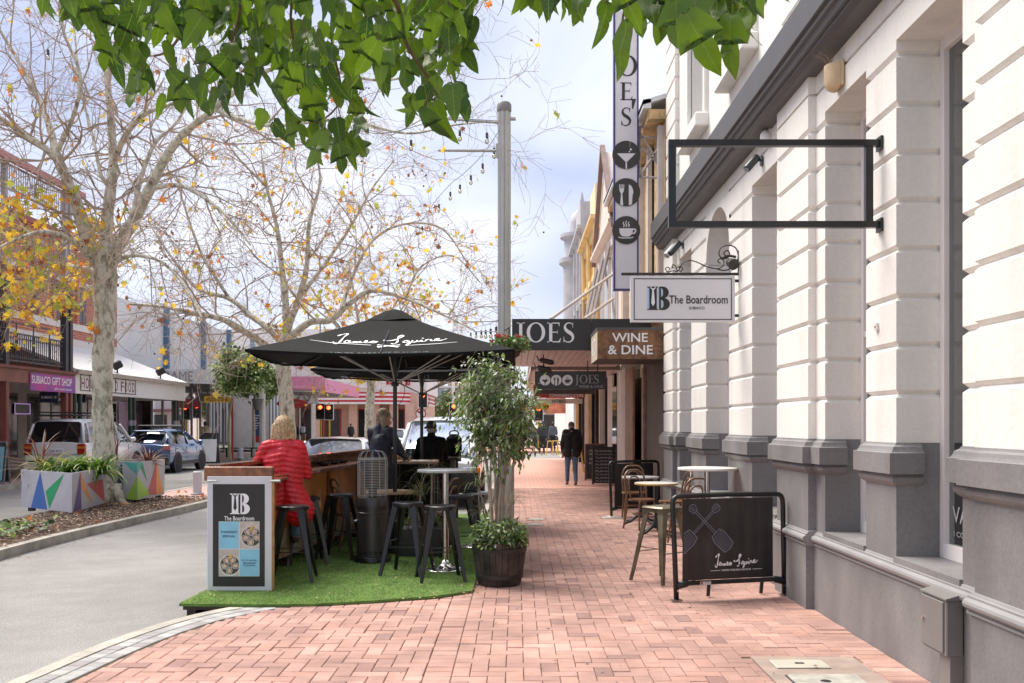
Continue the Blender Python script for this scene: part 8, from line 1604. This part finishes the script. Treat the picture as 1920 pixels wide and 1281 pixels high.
def person(label, loc, rz, J, top, legs, shoes, hair, sc=1.0, vox=.014, fat=1.0, hat=None, long_hair=False, coat=0, disp=None, skirt=False, tname='jacket', hipflare=0):
    """J: joint positions in metres, facing +Y; built in local axes then turned"""
    t = thing('person', label, 'person', (0, 0, 0)); g = lambda k: Vector(J[k]); f = fat
    b = MB(); hd = g('head'); nk = g('neck'); up = (hd - nk).normalized(); fw = Vector(J.get('face', (0, 1, 0))).normalized(); sd = fw.cross(EZ).normalized()
    def el(mb, c_, a, b2, c2, n=14, k=9): mb._ell(c_, a, b2, c2, n, None, k)
    el(b, hd + EZ * .025 - fw * .01, .074, .09, .105); cap(b, hd - EZ * .035 + fw * .015, hd - EZ * .055 + fw * .045, .06, .04); cap(b, nk - up * .05, hd - EZ * .05 - fw * .015, .058, .052)
    cap(b, hd + fw * .088 + EZ * .012, hd + fw * .107 - EZ * .022, .008, .013, 6); cap(b, hd + fw * .088 - EZ * .055 - sd * .02, hd + fw * .088 - EZ * .055 + sd * .02, .008, .008, 6)
    for s in (-1, 1): el(b, hd + sd * s * .078 - fw * .008 - EZ * .005, .012, .02, .03, 8, 5); el(b, hd + fw * .082 + sd * s * .03 + EZ * .02, .012, .01, .008, 8, 5)
    for s in 'lr':
        cap(b, g('sh' + s), g('el' + s), .045 * f, .036); cap(b, g('el' + s), g('wr' + s), .036, .024); d = (g('wr' + s) - g('el' + s)); hand(b, g('wr' + s), J.get('hd' + s, tuple(d)), 1.05)
        cap(b, g('hp' + s), g('kn' + s), .075 * f, .05); cap(b, g('kn' + s), g('an' + s), .05, .036)
        cap(b, g('an' + s) - EZ * .02, g('an' + s) + Vector(J.get('toe' + s, (0, .14, -.05))), .035, .03)
    cap(b, g('pel'), g('chest'), .10, .095); cap(b, g('shl'), g('shr'), .055, .055); cap(b, g('chest'), nk, .085, .055); fuse(b, 'body', skin, t, vox * .75 if vox < .02 else vox, 2)
    c_ = MB(); w = .028
    for s in 'lr': cap(c_, g('sh' + s), g('el' + s), .066 * f, .055 * f); e_ = g('wr' + s).lerp(g('el' + s), .06); cap(c_, g('el' + s), e_, .053 * f, .042)
    cap(c_, g('shl').lerp(nk, .1), g('shr').lerp(nk, .1), .075, .075); ch = g('chest'); pe = g('pel')
    for s in (-1, 1): cap(c_, ch + sd * s * .075 * f, pe + sd * s * .06 * f + EZ * .05, .115 * f, .125 * f)
    cap(c_, ch + EZ * .06, nk - up * .01, .12, .072)
    if coat:
        for s in (-1, 1): cap(c_, pe + sd * s * .06 * f, pe + sd * s * (.09 + hipflare) * f - EZ * coat * 1.0 + Vector((0, -.02, 0)), .125 * f, .125 * f + hipflare * .5)
    jk = fuse(c_, tname, top, t, vox, 4, disp)
    c_ = MB(); cap(c_, nk - up * .0, nk + up * .035, .07, .066, 14); cap(c_, nk - up * .02, nk + up * .02, .074, .07, 14); fuse(c_, 'collar', top, jk, max(vox * .8, .01), 2)
    l_ = MB(); cap(l_, g('hpl'), g('hpr'), .12 * f, .12 * f)
    for s in 'lr': cap(l_, g('hp' + s), g('kn' + s), .092 * f, .07); cap(l_, g('kn' + s), g('an' + s) + EZ * .04, .068, .055)
    fuse(l_, 'trousers', legs, t, vox, 3)
    for s in 'lr': l_ = MB(); a = g('an' + s); tp = Vector(J.get('toe' + s, (0, .14, -.05))); cap(l_, a - EZ * .035, a + tp * 1.1, .046, .04, 10, .8); cap(l_, a - EZ * .035, a - tp * .25 - EZ * .045, .045, .04, 10, .8); fuse(l_, 'shoe', shoes, t, max(.01, vox * .8), 2)
    h = MB()
    if hat:
        el(h, hd + EZ * .055 - fw * .008, .088, .104, .088); fuse(h, 'hat', hat, t, .01, 2); h = MB(); q = hd + EZ * .05 + fw * .09; h.add([q - sd * .07, q + sd * .07, q + sd * .055 + fw * .075 - EZ * .02, q + fw * .095 - EZ * .022, q - sd * .055 + fw * .075 - EZ * .02] + [v + EZ * .008 for v in (q - sd * .07, q + sd * .07, q + sd * .055 + fw * .075 - EZ * .02, q + fw * .095 - EZ * .022, q - sd * .055 + fw * .075 - EZ * .02)], [(4, 3, 2, 1, 0), (5, 6, 7, 8, 9), (0, 1, 6, 5), (1, 2, 7, 6), (2, 3, 8, 7), (3, 4, 9, 8), (4, 0, 5, 9)]); h.build('hat_brim', hat, t); h = MB()
        for s in (-1, 1): el(h, hd - fw * .045 + sd * s * .03 - EZ * .02, .05, .05, .05)
    else:
        el(h, hd + EZ * .04 - fw * .022, .09, .10, .10); el(h, hd - fw * .05 - EZ * .015, .084, .068, .10)
        for s in (-1, 1): cap(h, hd + sd * s * .07 - fw * .01 + EZ * .03, hd + sd * s * .072 - fw * .02 - EZ * (.07 if long_hair else .01), .035, .028)
        if long_hair:
            for k in range(9): a = (k - 4) / 4; cap(h, hd + sd * a * .075 - fw * (.07 - .04 * abs(a)) + EZ * .02, hd + sd * a * .115 - fw * (.09 - .05 * abs(a)) - EZ * (random.uniform(.10, .13) if long_hair == 1 else random.uniform(.15, .2)), .04, .018)
    ridg = lambda co, nn: .0035 * math.sin((math.atan2(co.y - hd.y, co.x - hd.x)) * 26 + co.z * 14)
    fuse(h, 'hair', hair, t, .009 if vox < .02 else .018, 2, ridg if vox < .02 else None)
    t.location = loc; t.rotation_euler = (0, 0, rz); t.scale = (sc, sc, sc); return t
def stand(step=0.0, arms=.0, **k):
    J = dict(head=(0, .02, 1.61), neck=(0, -.01, 1.48), chest=(0, -.01, 1.28), pel=(0, 0, .98), shl=(-.17, 0, 1.42), shr=(.17, 0, 1.42), ell=(-.235, -.03 - arms, 1.13), elr=(.235, -.03 + arms, 1.13), wrl=(-.24, .05 - arms, .88), wrr=(.24, .05 + arms, .88), hpl=(-.09, 0, .92), hpr=(.09, 0, .92), knl=(-.095, .06 + step * .5, .50), knr=(.095, .02 - step * .4, .50), anl=(-.10, step, .085), anr=(.10, -step, .085)); J.update(k); return J
def sit(h=.76, **k):      # on a bar stool
    J = dict(pel=(0, -.03, h + .11), hpl=(-.09, .02, h + .09), hpr=(.09, .02, h + .09), knl=(-.13, .40, h + .04), knr=(.13, .40, h + .04), anl=(-.12, .30, h - .36), anr=(.12, .30, h - .38), chest=(0, .02, h + .42), neck=(0, .05, h + .62), head=(0, .09, h + .74), shl=(-.17, .03, h + .55), shr=(.17, .03, h + .55), ell=(-.24, .18, h + .30), elr=(.24, .18, h + .30), wrl=(-.12, .40, h + .34), wrr=(.12, .40, h + .34)); J.update(k); return J
puff_m = M('red quilted nylon', (.58, .012, .025), .42, var=.10, scale=5, bump=.35, bscale=35)
def quilt(co, nn):
    z = co.z + .18 * abs(co.x) - .05; k = abs(math.sin(pi * z / .052)) ** .5; seam = -.004 if abs(abs(co.x) - .115) < .007 and co.y < 0 else 0
    return .012 * (k - .6) + seam + .003 * noise.noise(co * 30)
def wrinkle(amp=.010, f=9): return lambda co, nn: amp * noise.noise(Vector((co.x * f, co.y * f, co.z * f * 1.6))) + amp * .5 * noise.noise(co * f * 3)
person('woman in a long red quilted coat with blonde hair seated at the counter', (-2.55, 10.62, .03), R(14), sit(.745, pel=(0, -.03, .86), ell=(-.30, .16, 1.02), wrl=(-.34, .38, 1.07), elr=(.25, .06, 1.00), wrr=(.17, .30, 1.07), knl=(-.13, .28, .66), knr=(.13, .28, .66), anl=(-.10, .22, .33), anr=(.13, .16, .33), neck=(0, .0, 1.36), head=(0, .03, 1.49), chest=(0, -.01, 1.15), shl=(-.165, -.01, 1.29), shr=(.165, -.01, 1.29)), puff_m, denim, shoe, hair_b, 1.035, .010, 1.12, long_hair=1, coat=.24, disp=quilt, tname='quilted_coat', hipflare=.055)
person('woman with grey blonde hair in a dark navy jacket standing beyond the heater', (-1.86, 13.35, .03), R(-38), stand(0, 0, face=(.5, .8, 0), ell=(-.25, .10, 1.16), elr=(.26, .10, 1.16), wrl=(-.12, .30, 1.10), wrr=(.15, .32, 1.08), head=(.02, .05, 1.60)), M('navy jacket', (.018, .022, .045), .6, var=.3, scale=6), darkdenim, bshoe, hair_g, 1.04, .013, 1.08, long_hair=2, coat=.10, disp=wrinkle())
person('man in a black cap and black jacket seated at the back counter', (-1.38, 15.78, .03), R(10), sit(.76, face=(-.35, .9, -.1)), black_cloth, darkdenim, bshoe, M('short grey hair', (.30, .27, .24), .7), 1.0, .013, 1.1, hat=M('black cap', (.02, .02, .022), .7), disp=wrinkle(), coat=.06)
random.seed(8)
person('older man in a black jacket, jeans and flat cap walking away up the footpath', (1.44, 25.6, .006), R(4), stand(.12, .04, head=(.0, .05, 1.56), ell=(-.25, -.02, 1.12), elr=(.25, .0, 1.12)), M('black wool', (.010, .010, .011), .8), denim, shoe, M('short white hair', (.4, .38, .36), .8), .985, .016, 1.22, hat=M('check cap', (.14, .12, .10), .8, var=.4, scale=40), coat=.10, disp=wrinkle(.012, 8))
person('man in dark clothes walking towards the camera far up the footpath', (1.32, 51.5, .003), R(186), stand(.14, .05), M('charcoal jumper', (.05, .05, .055), .8), M('black trousers', (.02, .02, .022), .8), bshoe, hair_d, .98, .024, 1.0)
person('man in a grey jacket standing beside the far yellow stools', (P(1037, 0, 56).x, 56, .003), R(20), stand(.02), M('grey jacket', (.13, .13, .15), .8), MATS['black trousers'], bshoe, hair_d, .99, .026, 1.05)
person('man in a cream jumper walking past the gallery across the road', (-15.2, 47.5, .003), R(-6), stand(.10, .03, wrl=(-.26, .0, .9)), M('cream knit', (.62, .52, .38), .85, var=.1), MATS['black trousers'], bshoe, hair_d, 1.0, .022, 1.12, coat=.03)
person('pedestrian with a white backpack waiting at the junction', (P(569, 0, 68).x, 68, .003), R(0), stand(.03), M('pedestrian dark top', (.04, .04, .05), .8), M('bare leg tone', (.45, .28, .2), .7), bshoe, hair_d, .95, .03)
mb = MB(); x = P(569, 0, 68).x; mb.cbox((x, 67.78, 1.22), .34, .16, .45, bev=.06); mb.build('backpack', print_white, None, label='white backpack worn by the pedestrian at the junction', cat='backpack')
person('pedestrian in black seen small before the deco building', (P(658, 0, 72).x, 72, .003), R(200), stand(.02), MATS['pedestrian dark top'], MATS['black trousers'], bshoe, hair_d, .95, .03)
bp = thing('black_bag', 'black padded bag hanging beside the seated man at the back counter', 'bag', (-1.04, 15.9, 1.06)); mb = MB(); mb.cbox((-1.05, 16.3, 1.26), .26, .22, .38, .1, bev=.07); mb.build('bag_body', black_cloth, bp, smooth='auto'); mb = MB(); mb.tube(spl([(-1.13, 16.3, 1.44), (-1.10, 16.3, 1.50), (-1.0, 16.3, 1.50), (-.97, 16.3, 1.44)], 4), .012, 6); mb.build('handle', black_metal, bp)
# ---------------- vehicles ----------------
tyre = M('tyre', (.018, .018, .018), .8, bump=.2); rim_m = M('alloy rim', (.45, .45, .46), .3, metal=.7); trimb = M('black trim', (.02, .02, .02), .5); cglass = M('car window', (.012, .014, .016), .03, var=.2, spec=.9, coat=1); headl = M('head lamp', (.55, .57, .6), .1, metal=.3); tail = M('tail lamp', (.42, .02, .015), .2, var=.3, scale=12, coat=1); amber = M('amber lamp', (.7, .22, .02), .2)
def vehicle(label, cat, loc, rz, paint, st, cab, wheels, rw=.33, wide=.9, name='parked_car', extras=None, rack=False, front=None, rear=None):
    """st: (y, half width, bottom, belt); cab: (y, belt half width, belt z, roof half width, roof z); +Y is forward"""
    t = thing(name, label, cat, (0, 0, 0))
    def ring(y, w, b_, s): return [(x * w, y, z) for x, z in ((-.90, b_), (-.985, b_ + .10), (-1, (b_ + s) / 2), (-.985, s - .10), (-.93, s), (-.5, s + .035), (0, s + .045), (.5, s + .035), (.93, s), (.985, s - .10), (1, (b_ + s) / 2), (.985, b_ + .10), (.90, b_))]
    mb = MB(); mb.rings([ring(*q)[::-1] for q in st]); body = mb.build('body', paint, t, smooth='auto')
    def cr(y, w, s, rw_, zr, g=0): return [(x, y, z) for x, z in ((-w - g, s - .05), (-(w + rw_) / 2 - .02 - g, (s + zr) / 2), (-rw_ - g, zr - .07), (-rw_ * .86, zr + g), (0, zr + .02 + g), (rw_ * .86, zr + g), (rw_ + g, zr - .07), ((w + rw_) / 2 + .02 + g, (s + zr) / 2), (w + g, s - .05))]
    mb = MB(); mb.rings([cr(*q)[::-1] for q in cab]); mb.build('glasshouse', cglass, t, smooth='auto')
    mid = [q for q in cab if q[4] > max(c_[4] for c_ in cab) - .14]; mb = MB(); vs = []
    for q in mid: vs += [p for p in cr(*q, g=.012)[2:7]]
    mb.add(vs, [(5 * i + j, 5 * i + 5 + j, 5 * i + 6 + j, 5 * i + 1 + j) for i in range(len(mid) - 1) for j in range(4)]); mb.build('roof', paint, t, smooth=True)
    for s in (-1, 1):
        def side(q, f): return Vector((s * (q[1] + (q[3] - q[1]) * f + .012), q[0], q[2] - .03 + (q[4] - q[2] - .04) * f))
        ends = [(cab[0], mid[0]), (cab[-1], mid[-1])]
        for a, b_ in ends: mb = MB(); mb.tube([Vector((s * a[1], a[0], a[2])), Vector((s * (b_[3] + .0), b_[0], b_[4] - .05))], .042, 6); mb.build('pillar', paint, t, smooth=True)
        for q in mid[1:-1]: mb = MB(); mb.tube([side(q, 0), side(q, .5) + Vector((s * .012, 0, 0)), side(q, 1)], .035, 6); mb.build('pillar', paint if rack != 'blue' else trimb, t)
        for wy in wheels:
            x = s * (wide - .10); mb = MB(); mb.lathe([(rw + .07, -.02), (rw + .07, .015), (rw + .02, .02), (0, .02)] if s > 0 else [(rw + .07, .02), (rw + .07, -.015), (rw + .02, -.02), (0, -.02)], (s * (wide - .005), wy, rw), 24, axis='x'); mb.build('wheel_arch', trimb, t)
            mb = MB(); w_ = s * .02; prof = [(rw * .62, -.12), (rw * .95, -.12), (rw, -.08), (rw, .06), (rw * .95, .10), (rw * .66, .11)]; mb.lathe(prof if s > 0 else [(r, -z) for r, z in prof], (x + w_, wy, rw), 28, axis='x'); wo = mb.build('wheel', tyre, t, smooth='auto')
            mb = MB(); mb.lathe([(rw * .68, .0), (rw * .68, .085), (rw * .60, .09), (rw * .58, .02), (0, .02)] if s > 0 else [(rw * .68, 0), (rw * .68, -.085), (rw * .60, -.09), (rw * .58, -.02), (0, -.02)], (x + w_, wy, rw), 24, axis='x')
            for k in range(6): a = k * pi / 3; c0 = Vector((x + w_ + s * .07, wy, rw)); mb.tube([c0, c0 + Vector((0, math.cos(a) * rw * .6, math.sin(a) * rw * .6))], .028, 4)
            mb.build('rim', rim_m, wo)
        ym = cab[-1][0] - .35; mb = MB(); mb.cbox((s * (wide + .09), ym, cab[-1][2] + .10), .18, .10, .14, bev=.03); mb.build('side_mirror', paint if rack != 'van' else trimb, t)
        y0, y1 = cab[0][0] + .4, cab[-1][0] - .5
        for y in np.linspace(y0, y1, 3): mb = MB(); mb.box(min(s * (wide - .004), s * (wide + .003)), y, st[2][2] + .18, max(s * (wide - .004), s * (wide + .003)), y + .012, st[2][3] - .1); mb.build('door_seam', trimb, t)
        for y in (y0 + .2, (y0 + y1) / 2 + .15): mb = MB(); mb.cbox((s * (wide + .005), y, st[2][3] - .17), .03, .16, .025, bev=.005); mb.build('door_handle', paint, t)
        mb = MB(); mb.box(min(s * (wide - .01), s * (wide + .008)), st[1][0] + .3, st[2][2], max(s * (wide - .01), s * (wide + .008)), st[-2][0] - .3, st[2][2] + .12); mb.build('sill_trim', trimb, t)
    if rack is True or rack == 'blue':
        zr = max(c_[4] for c_ in cab); y0, y1 = mid[0][0] + .1, mid[-1][0] - .2; hw = mid[0][3] * .9
        for s in (-1, 1): mb = MB(); mb.tube([(s * hw, y0, zr + .04), (s * hw, y0 + .05, zr + .11), (s * hw, y1 - .05, zr + .11), (s * hw, y1, zr + .04)], .02, 6); mb.build('roof_rail', trimb, t)
        for k in range(9 if rack is True else 2): y = y0 + .1 + (y1 - y0 - .2) * k / (8 if rack is True else 1); mb = MB(); mb.tube([(-hw, y, zr + .13), (hw, y, zr + .13)], .017 if rack is True else .03, 6); mb.build('rack_bar', trimb, t)
        if rack is True:
            pts = [(-hw, y0, zr + .21), (hw, y0, zr + .21), (hw, y1, zr + .21), (-hw, y1, zr + .21), (-hw, y0, zr + .21)]; mb = MB(); mb.tube(pts, .017, 6); mb.build('rack_rim', trimb, t)
    fy, ry = st[-1][0], st[0][0]
    def bx(nm, x, y, z, sx_, sy_, sz_, m_): mb = MB(); mb.cbox((x, y, z), sx_, sy_, sz_, bev=min(sx_, sy_, sz_) * .25); return mb.build(nm, m_, t)
    for fn in (extras or []): fn(bx, t)
    t.location = (loc[0], loc[1], loc[2]); t.rotation_euler = (0, 0, rz); return t
wpaint = M('white car paint', (.74, .74, .74), .2, var=.01, coat=1); bpaint = M('blue car paint', (.055, .13, .29), .22, metal=.3, var=.03, coat=1)
def suv_rear(bx, t):
    for s in (-1, 1): bx('tail_lamp', s * .80, -2.40, .98, .26, .10, .34, tail); bx('tail_lamp_amber', s * .80, -2.455, 1.04, .22, .012, .07, amber)
    bx('rear_bumper', 0, -2.42, .50, 1.88, .22, .24, wpaint); bx('bumper_trim', 0, -2.50, .62, 1.5, .08, .05, trimb); p = bx('number_plate', .05, -2.425, .93, .42, .03, .15, print_white); txt('DS 917', (Vector((.05, -2.445, .93)), EX, EZ), .34, M('plate blue', (.03, .05, .2), .5), t, height=.08)
    bx('brake_light', 0, -2.12, 1.82, .5, .05, .04, tail); bx('door_split', 0, -2.42, .82, 1.5, .02, .015, trimb); mb = MB(); mb.tube([(-.2, -2.44, 1.22), (.05, -2.40, 1.34), (.35, -2.385, 1.40)], .012, 5); mb.build('rear_wiper', trimb, t); bx('exhaust_step', .4, -2.45, .38, .3, .1, .06, trimb)
vehicle('white four wheel drive wagon with a roof rack parked behind the left planter', 'car', (-13.9, 31.7, ZR), R(0), wpaint, [(-2.42, .88, .42, 1.14), (-2.36, .94, .40, 1.18), (-1.6, .96, .38, 1.18), (1.1, .96, .38, 1.14), (1.9, .93, .38, 1.08), (2.3, .86, .40, .98), (2.38, .78, .44, .90)],
    [(-2.38, .86, 1.18, .76, 1.22), (-2.20, .86, 1.18, .74, 1.80), (-2.0, .87, 1.18, .74, 1.87), (-.9, .88, 1.18, .74, 1.89), (.1, .88, 1.17, .73, 1.87), (.6, .88, 1.16, .72, 1.78), (1.25, .88, 1.14, .80, 1.18)], (-1.5, 1.45), .38, .955, extras=[suv_rear], rack=True)
def hatch_rear(bx, t):
    for s in (-1, 1): bx('tail_lamp', s * .76, -2.16, .92, .26, .14, .20, M('clear red lamp', (.45, .12, .12), .15, coat=1))
    bx('rear_bumper', 0, -2.2, .45, 1.7, .18, .3, trimb); bx('number_plate', 0, -2.27, .62, .38, .02, .12, print_white); bx('spoiler', 0, -1.75, 1.50, 1.1, .25, .04, bpaint)
vehicle('metallic blue hatchback with roof bars parked ahead of the white wagon', 'car', (-13.05, 36.3, ZR), R(0), bpaint, [(-2.2, .78, .35, .98), (-2.1, .88, .32, 1.03), (-1.4, .90, .28, 1.04), (.9, .90, .28, 1.0), (1.6, .88, .28, .92), (2.05, .80, .30, .80), (2.18, .66, .34, .70)],
    [(-2.0, .78, 1.04, .68, 1.08), (-1.6, .80, 1.04, .60, 1.46), (-1.2, .82, 1.03, .60, 1.53), (-.2, .83, 1.02, .60, 1.55), (.3, .83, 1.01, .58, 1.50), (1.15, .82, .98, .74, 1.02)], (-1.35, 1.3), .345, .895, extras=[hatch_rear], rack='blue')
def van_front(bx, t):
    for s in (-1, 1): bx('head_lamp', s * .68, 2.30, .78, .30, .10, .17, headl); bx('indicator', s * .87, 2.27, .78, .08, .10, .16, amber)
    bx('grille', 0, 2.33, .78, 1.0, .04, .12, trimb); bx('bumper', 0, 2.34, .50, 1.66, .16, .24, M('bumper grey', (.07, .07, .075), .6)); p = bx('number_plate', 0, 2.43, .50, .38, .02, .11, print_white)
    for s in (-.35, .3): mb = MB(); mb.tube([(s, 2.13, 1.10), (s + .45, 2.02, 1.20)], .012, 5); mb.build('wiper', trimb, t)
    for x, w in ((-.40, .5), (.42, .5)): bx('seat', x, 1.05, 1.1, w, .2, .62, M('pale seat cover', (.45, .50, .50), .8)); bx('headrest', x, 1.05, 1.5, .25, .12, .16, M('pale seat cover2', (.50, .54, .54), .8))
vglass = glass('van windscreen', (.50, .60, .58), 1.0)
van = vehicle('white van parked nose towards the camera behind the back counter', 'van', (-1.66, 22.3, ZR), R(180), wpaint, [(-2.2, .80, .35, 1.10), (-2.1, .84, .32, 1.12), (-1, .85, .30, 1.12), (1.4, .85, .30, 1.10), (1.95, .84, .30, 1.06), (2.22, .80, .34, 1.0), (2.30, .74, .38, .92)],
    [(-2.1, .82, 1.12, .72, 1.16), (-2.0, .82, 1.12, .70, 1.82), (-1.0, .83, 1.12, .70, 1.88), (.2, .83, 1.11, .70, 1.88), (1.1, .83, 1.10, .68, 1.80), (2.12, .80, 1.06, .76, 1.10)], (-1.3, 1.45), .32, .85, name='parked_van', extras=[van_front], rack='van')
for o in KIDS[van.name]:
    if o.name.startswith('glasshouse'): o.data.materials[0] = vglass
def sedan_front(bx, t):
    for s in (-1, 1): bx('head_lamp', s * .68, 2.02, .68, .32, .12, .14, headl)
    bx('grille', 0, 2.1, .58, .9, .04, .12, trimb); bx('number_plate', 0, 2.14, .42, .38, .02, .11, print_white)
SED = [(-2.2, .70, .30, .85), (-2.0, .84, .28, .92), (-1, .87, .25, .93), (.8, .87, .25, .93), (1.5, .85, .25, .87), (1.95, .78, .28, .76), (2.1, .66, .32, .66)]; SC = [(-1.7, .78, .93, .7, .96), (-1.1, .80, .94, .62, 1.38), (-.3, .81, .94, .60, 1.45), (.25, .81, .94, .60, 1.42), (1.2, .79, .92, .74, .97)]
vehicle('white sedan facing the camera in the lane beside the bar counter', 'car', (-3.78, 20.4, ZR), R(180), wpaint, SED, SC, (-1.3, 1.3), .32, .865, name='white_sedan', extras=[sedan_front])
for lb, x, y, rz in (('small white car far off between the standing woman and the umbrella pole', P(742, 0, 58).x, 58, 0), ('pale car crossing the junction right of the lamp post', P(935, 0, 64).x, 64, 90)): vehicle(lb, 'car', (x, y, ZR), R(rz), wpaint, SED, SC, (-1.3, 1.3), .32, .865)
vehicle('dark car passing at the far end of the footpath', 'car', (.6, 66, ZR), R(90), trimb, SED, SC, (-1.3, 1.3), .32, .865)
# ---------------- small dirt ----------------
random.seed(55)
def gum(bb):
    y = random.uniform(6, 16); x = random.uniform(-.3, 2.3) if y > 8 else random.uniform(-2.6, 1.5); r = random.uniform(.006, .016); bb.add([(x + r * math.cos(k * .9) * random.uniform(.7, 1.2), y + r * math.sin(k * .9), .0045) for k in range(7)], [tuple(range(7))])
scatter(60, gum, 'gum_spots', M('gum', (.16, .12, .11), .8), None, 'flattened dark and pale gum spots on the brick footpath', 'gum')
def gutter(bb):
    p = random.choice([k for k in kL if 5 < k[1] < 9]); q = random.choice([k for k in Rm if k[1] < 26]); x, y = (p[0] - abs(random.gauss(0, .12)) - .02, p[1] + random.uniform(-.2, .2)) if random.random() < .5 else (q[0] + abs(random.gauss(0, .2)) + .02, q[1] + random.uniform(-.5, .5)); s = random.uniform(.008, .04); a = random.uniform(0, 6)
    bb.add([(x + s * math.cos(a + k), y + s * .55 * math.sin(a + k), ZR + .01 + random.uniform(0, .01)) for k in (0, 1.3, 3, 4.4)], [(0, 1, 2, 3)])
scatter(260, gutter, 'gutter_litter', M('gutter leaf', (.26, .17, .09), .9, var=.4), None, 'brown leaf scraps lying along the road gutters', 'leaf litter')
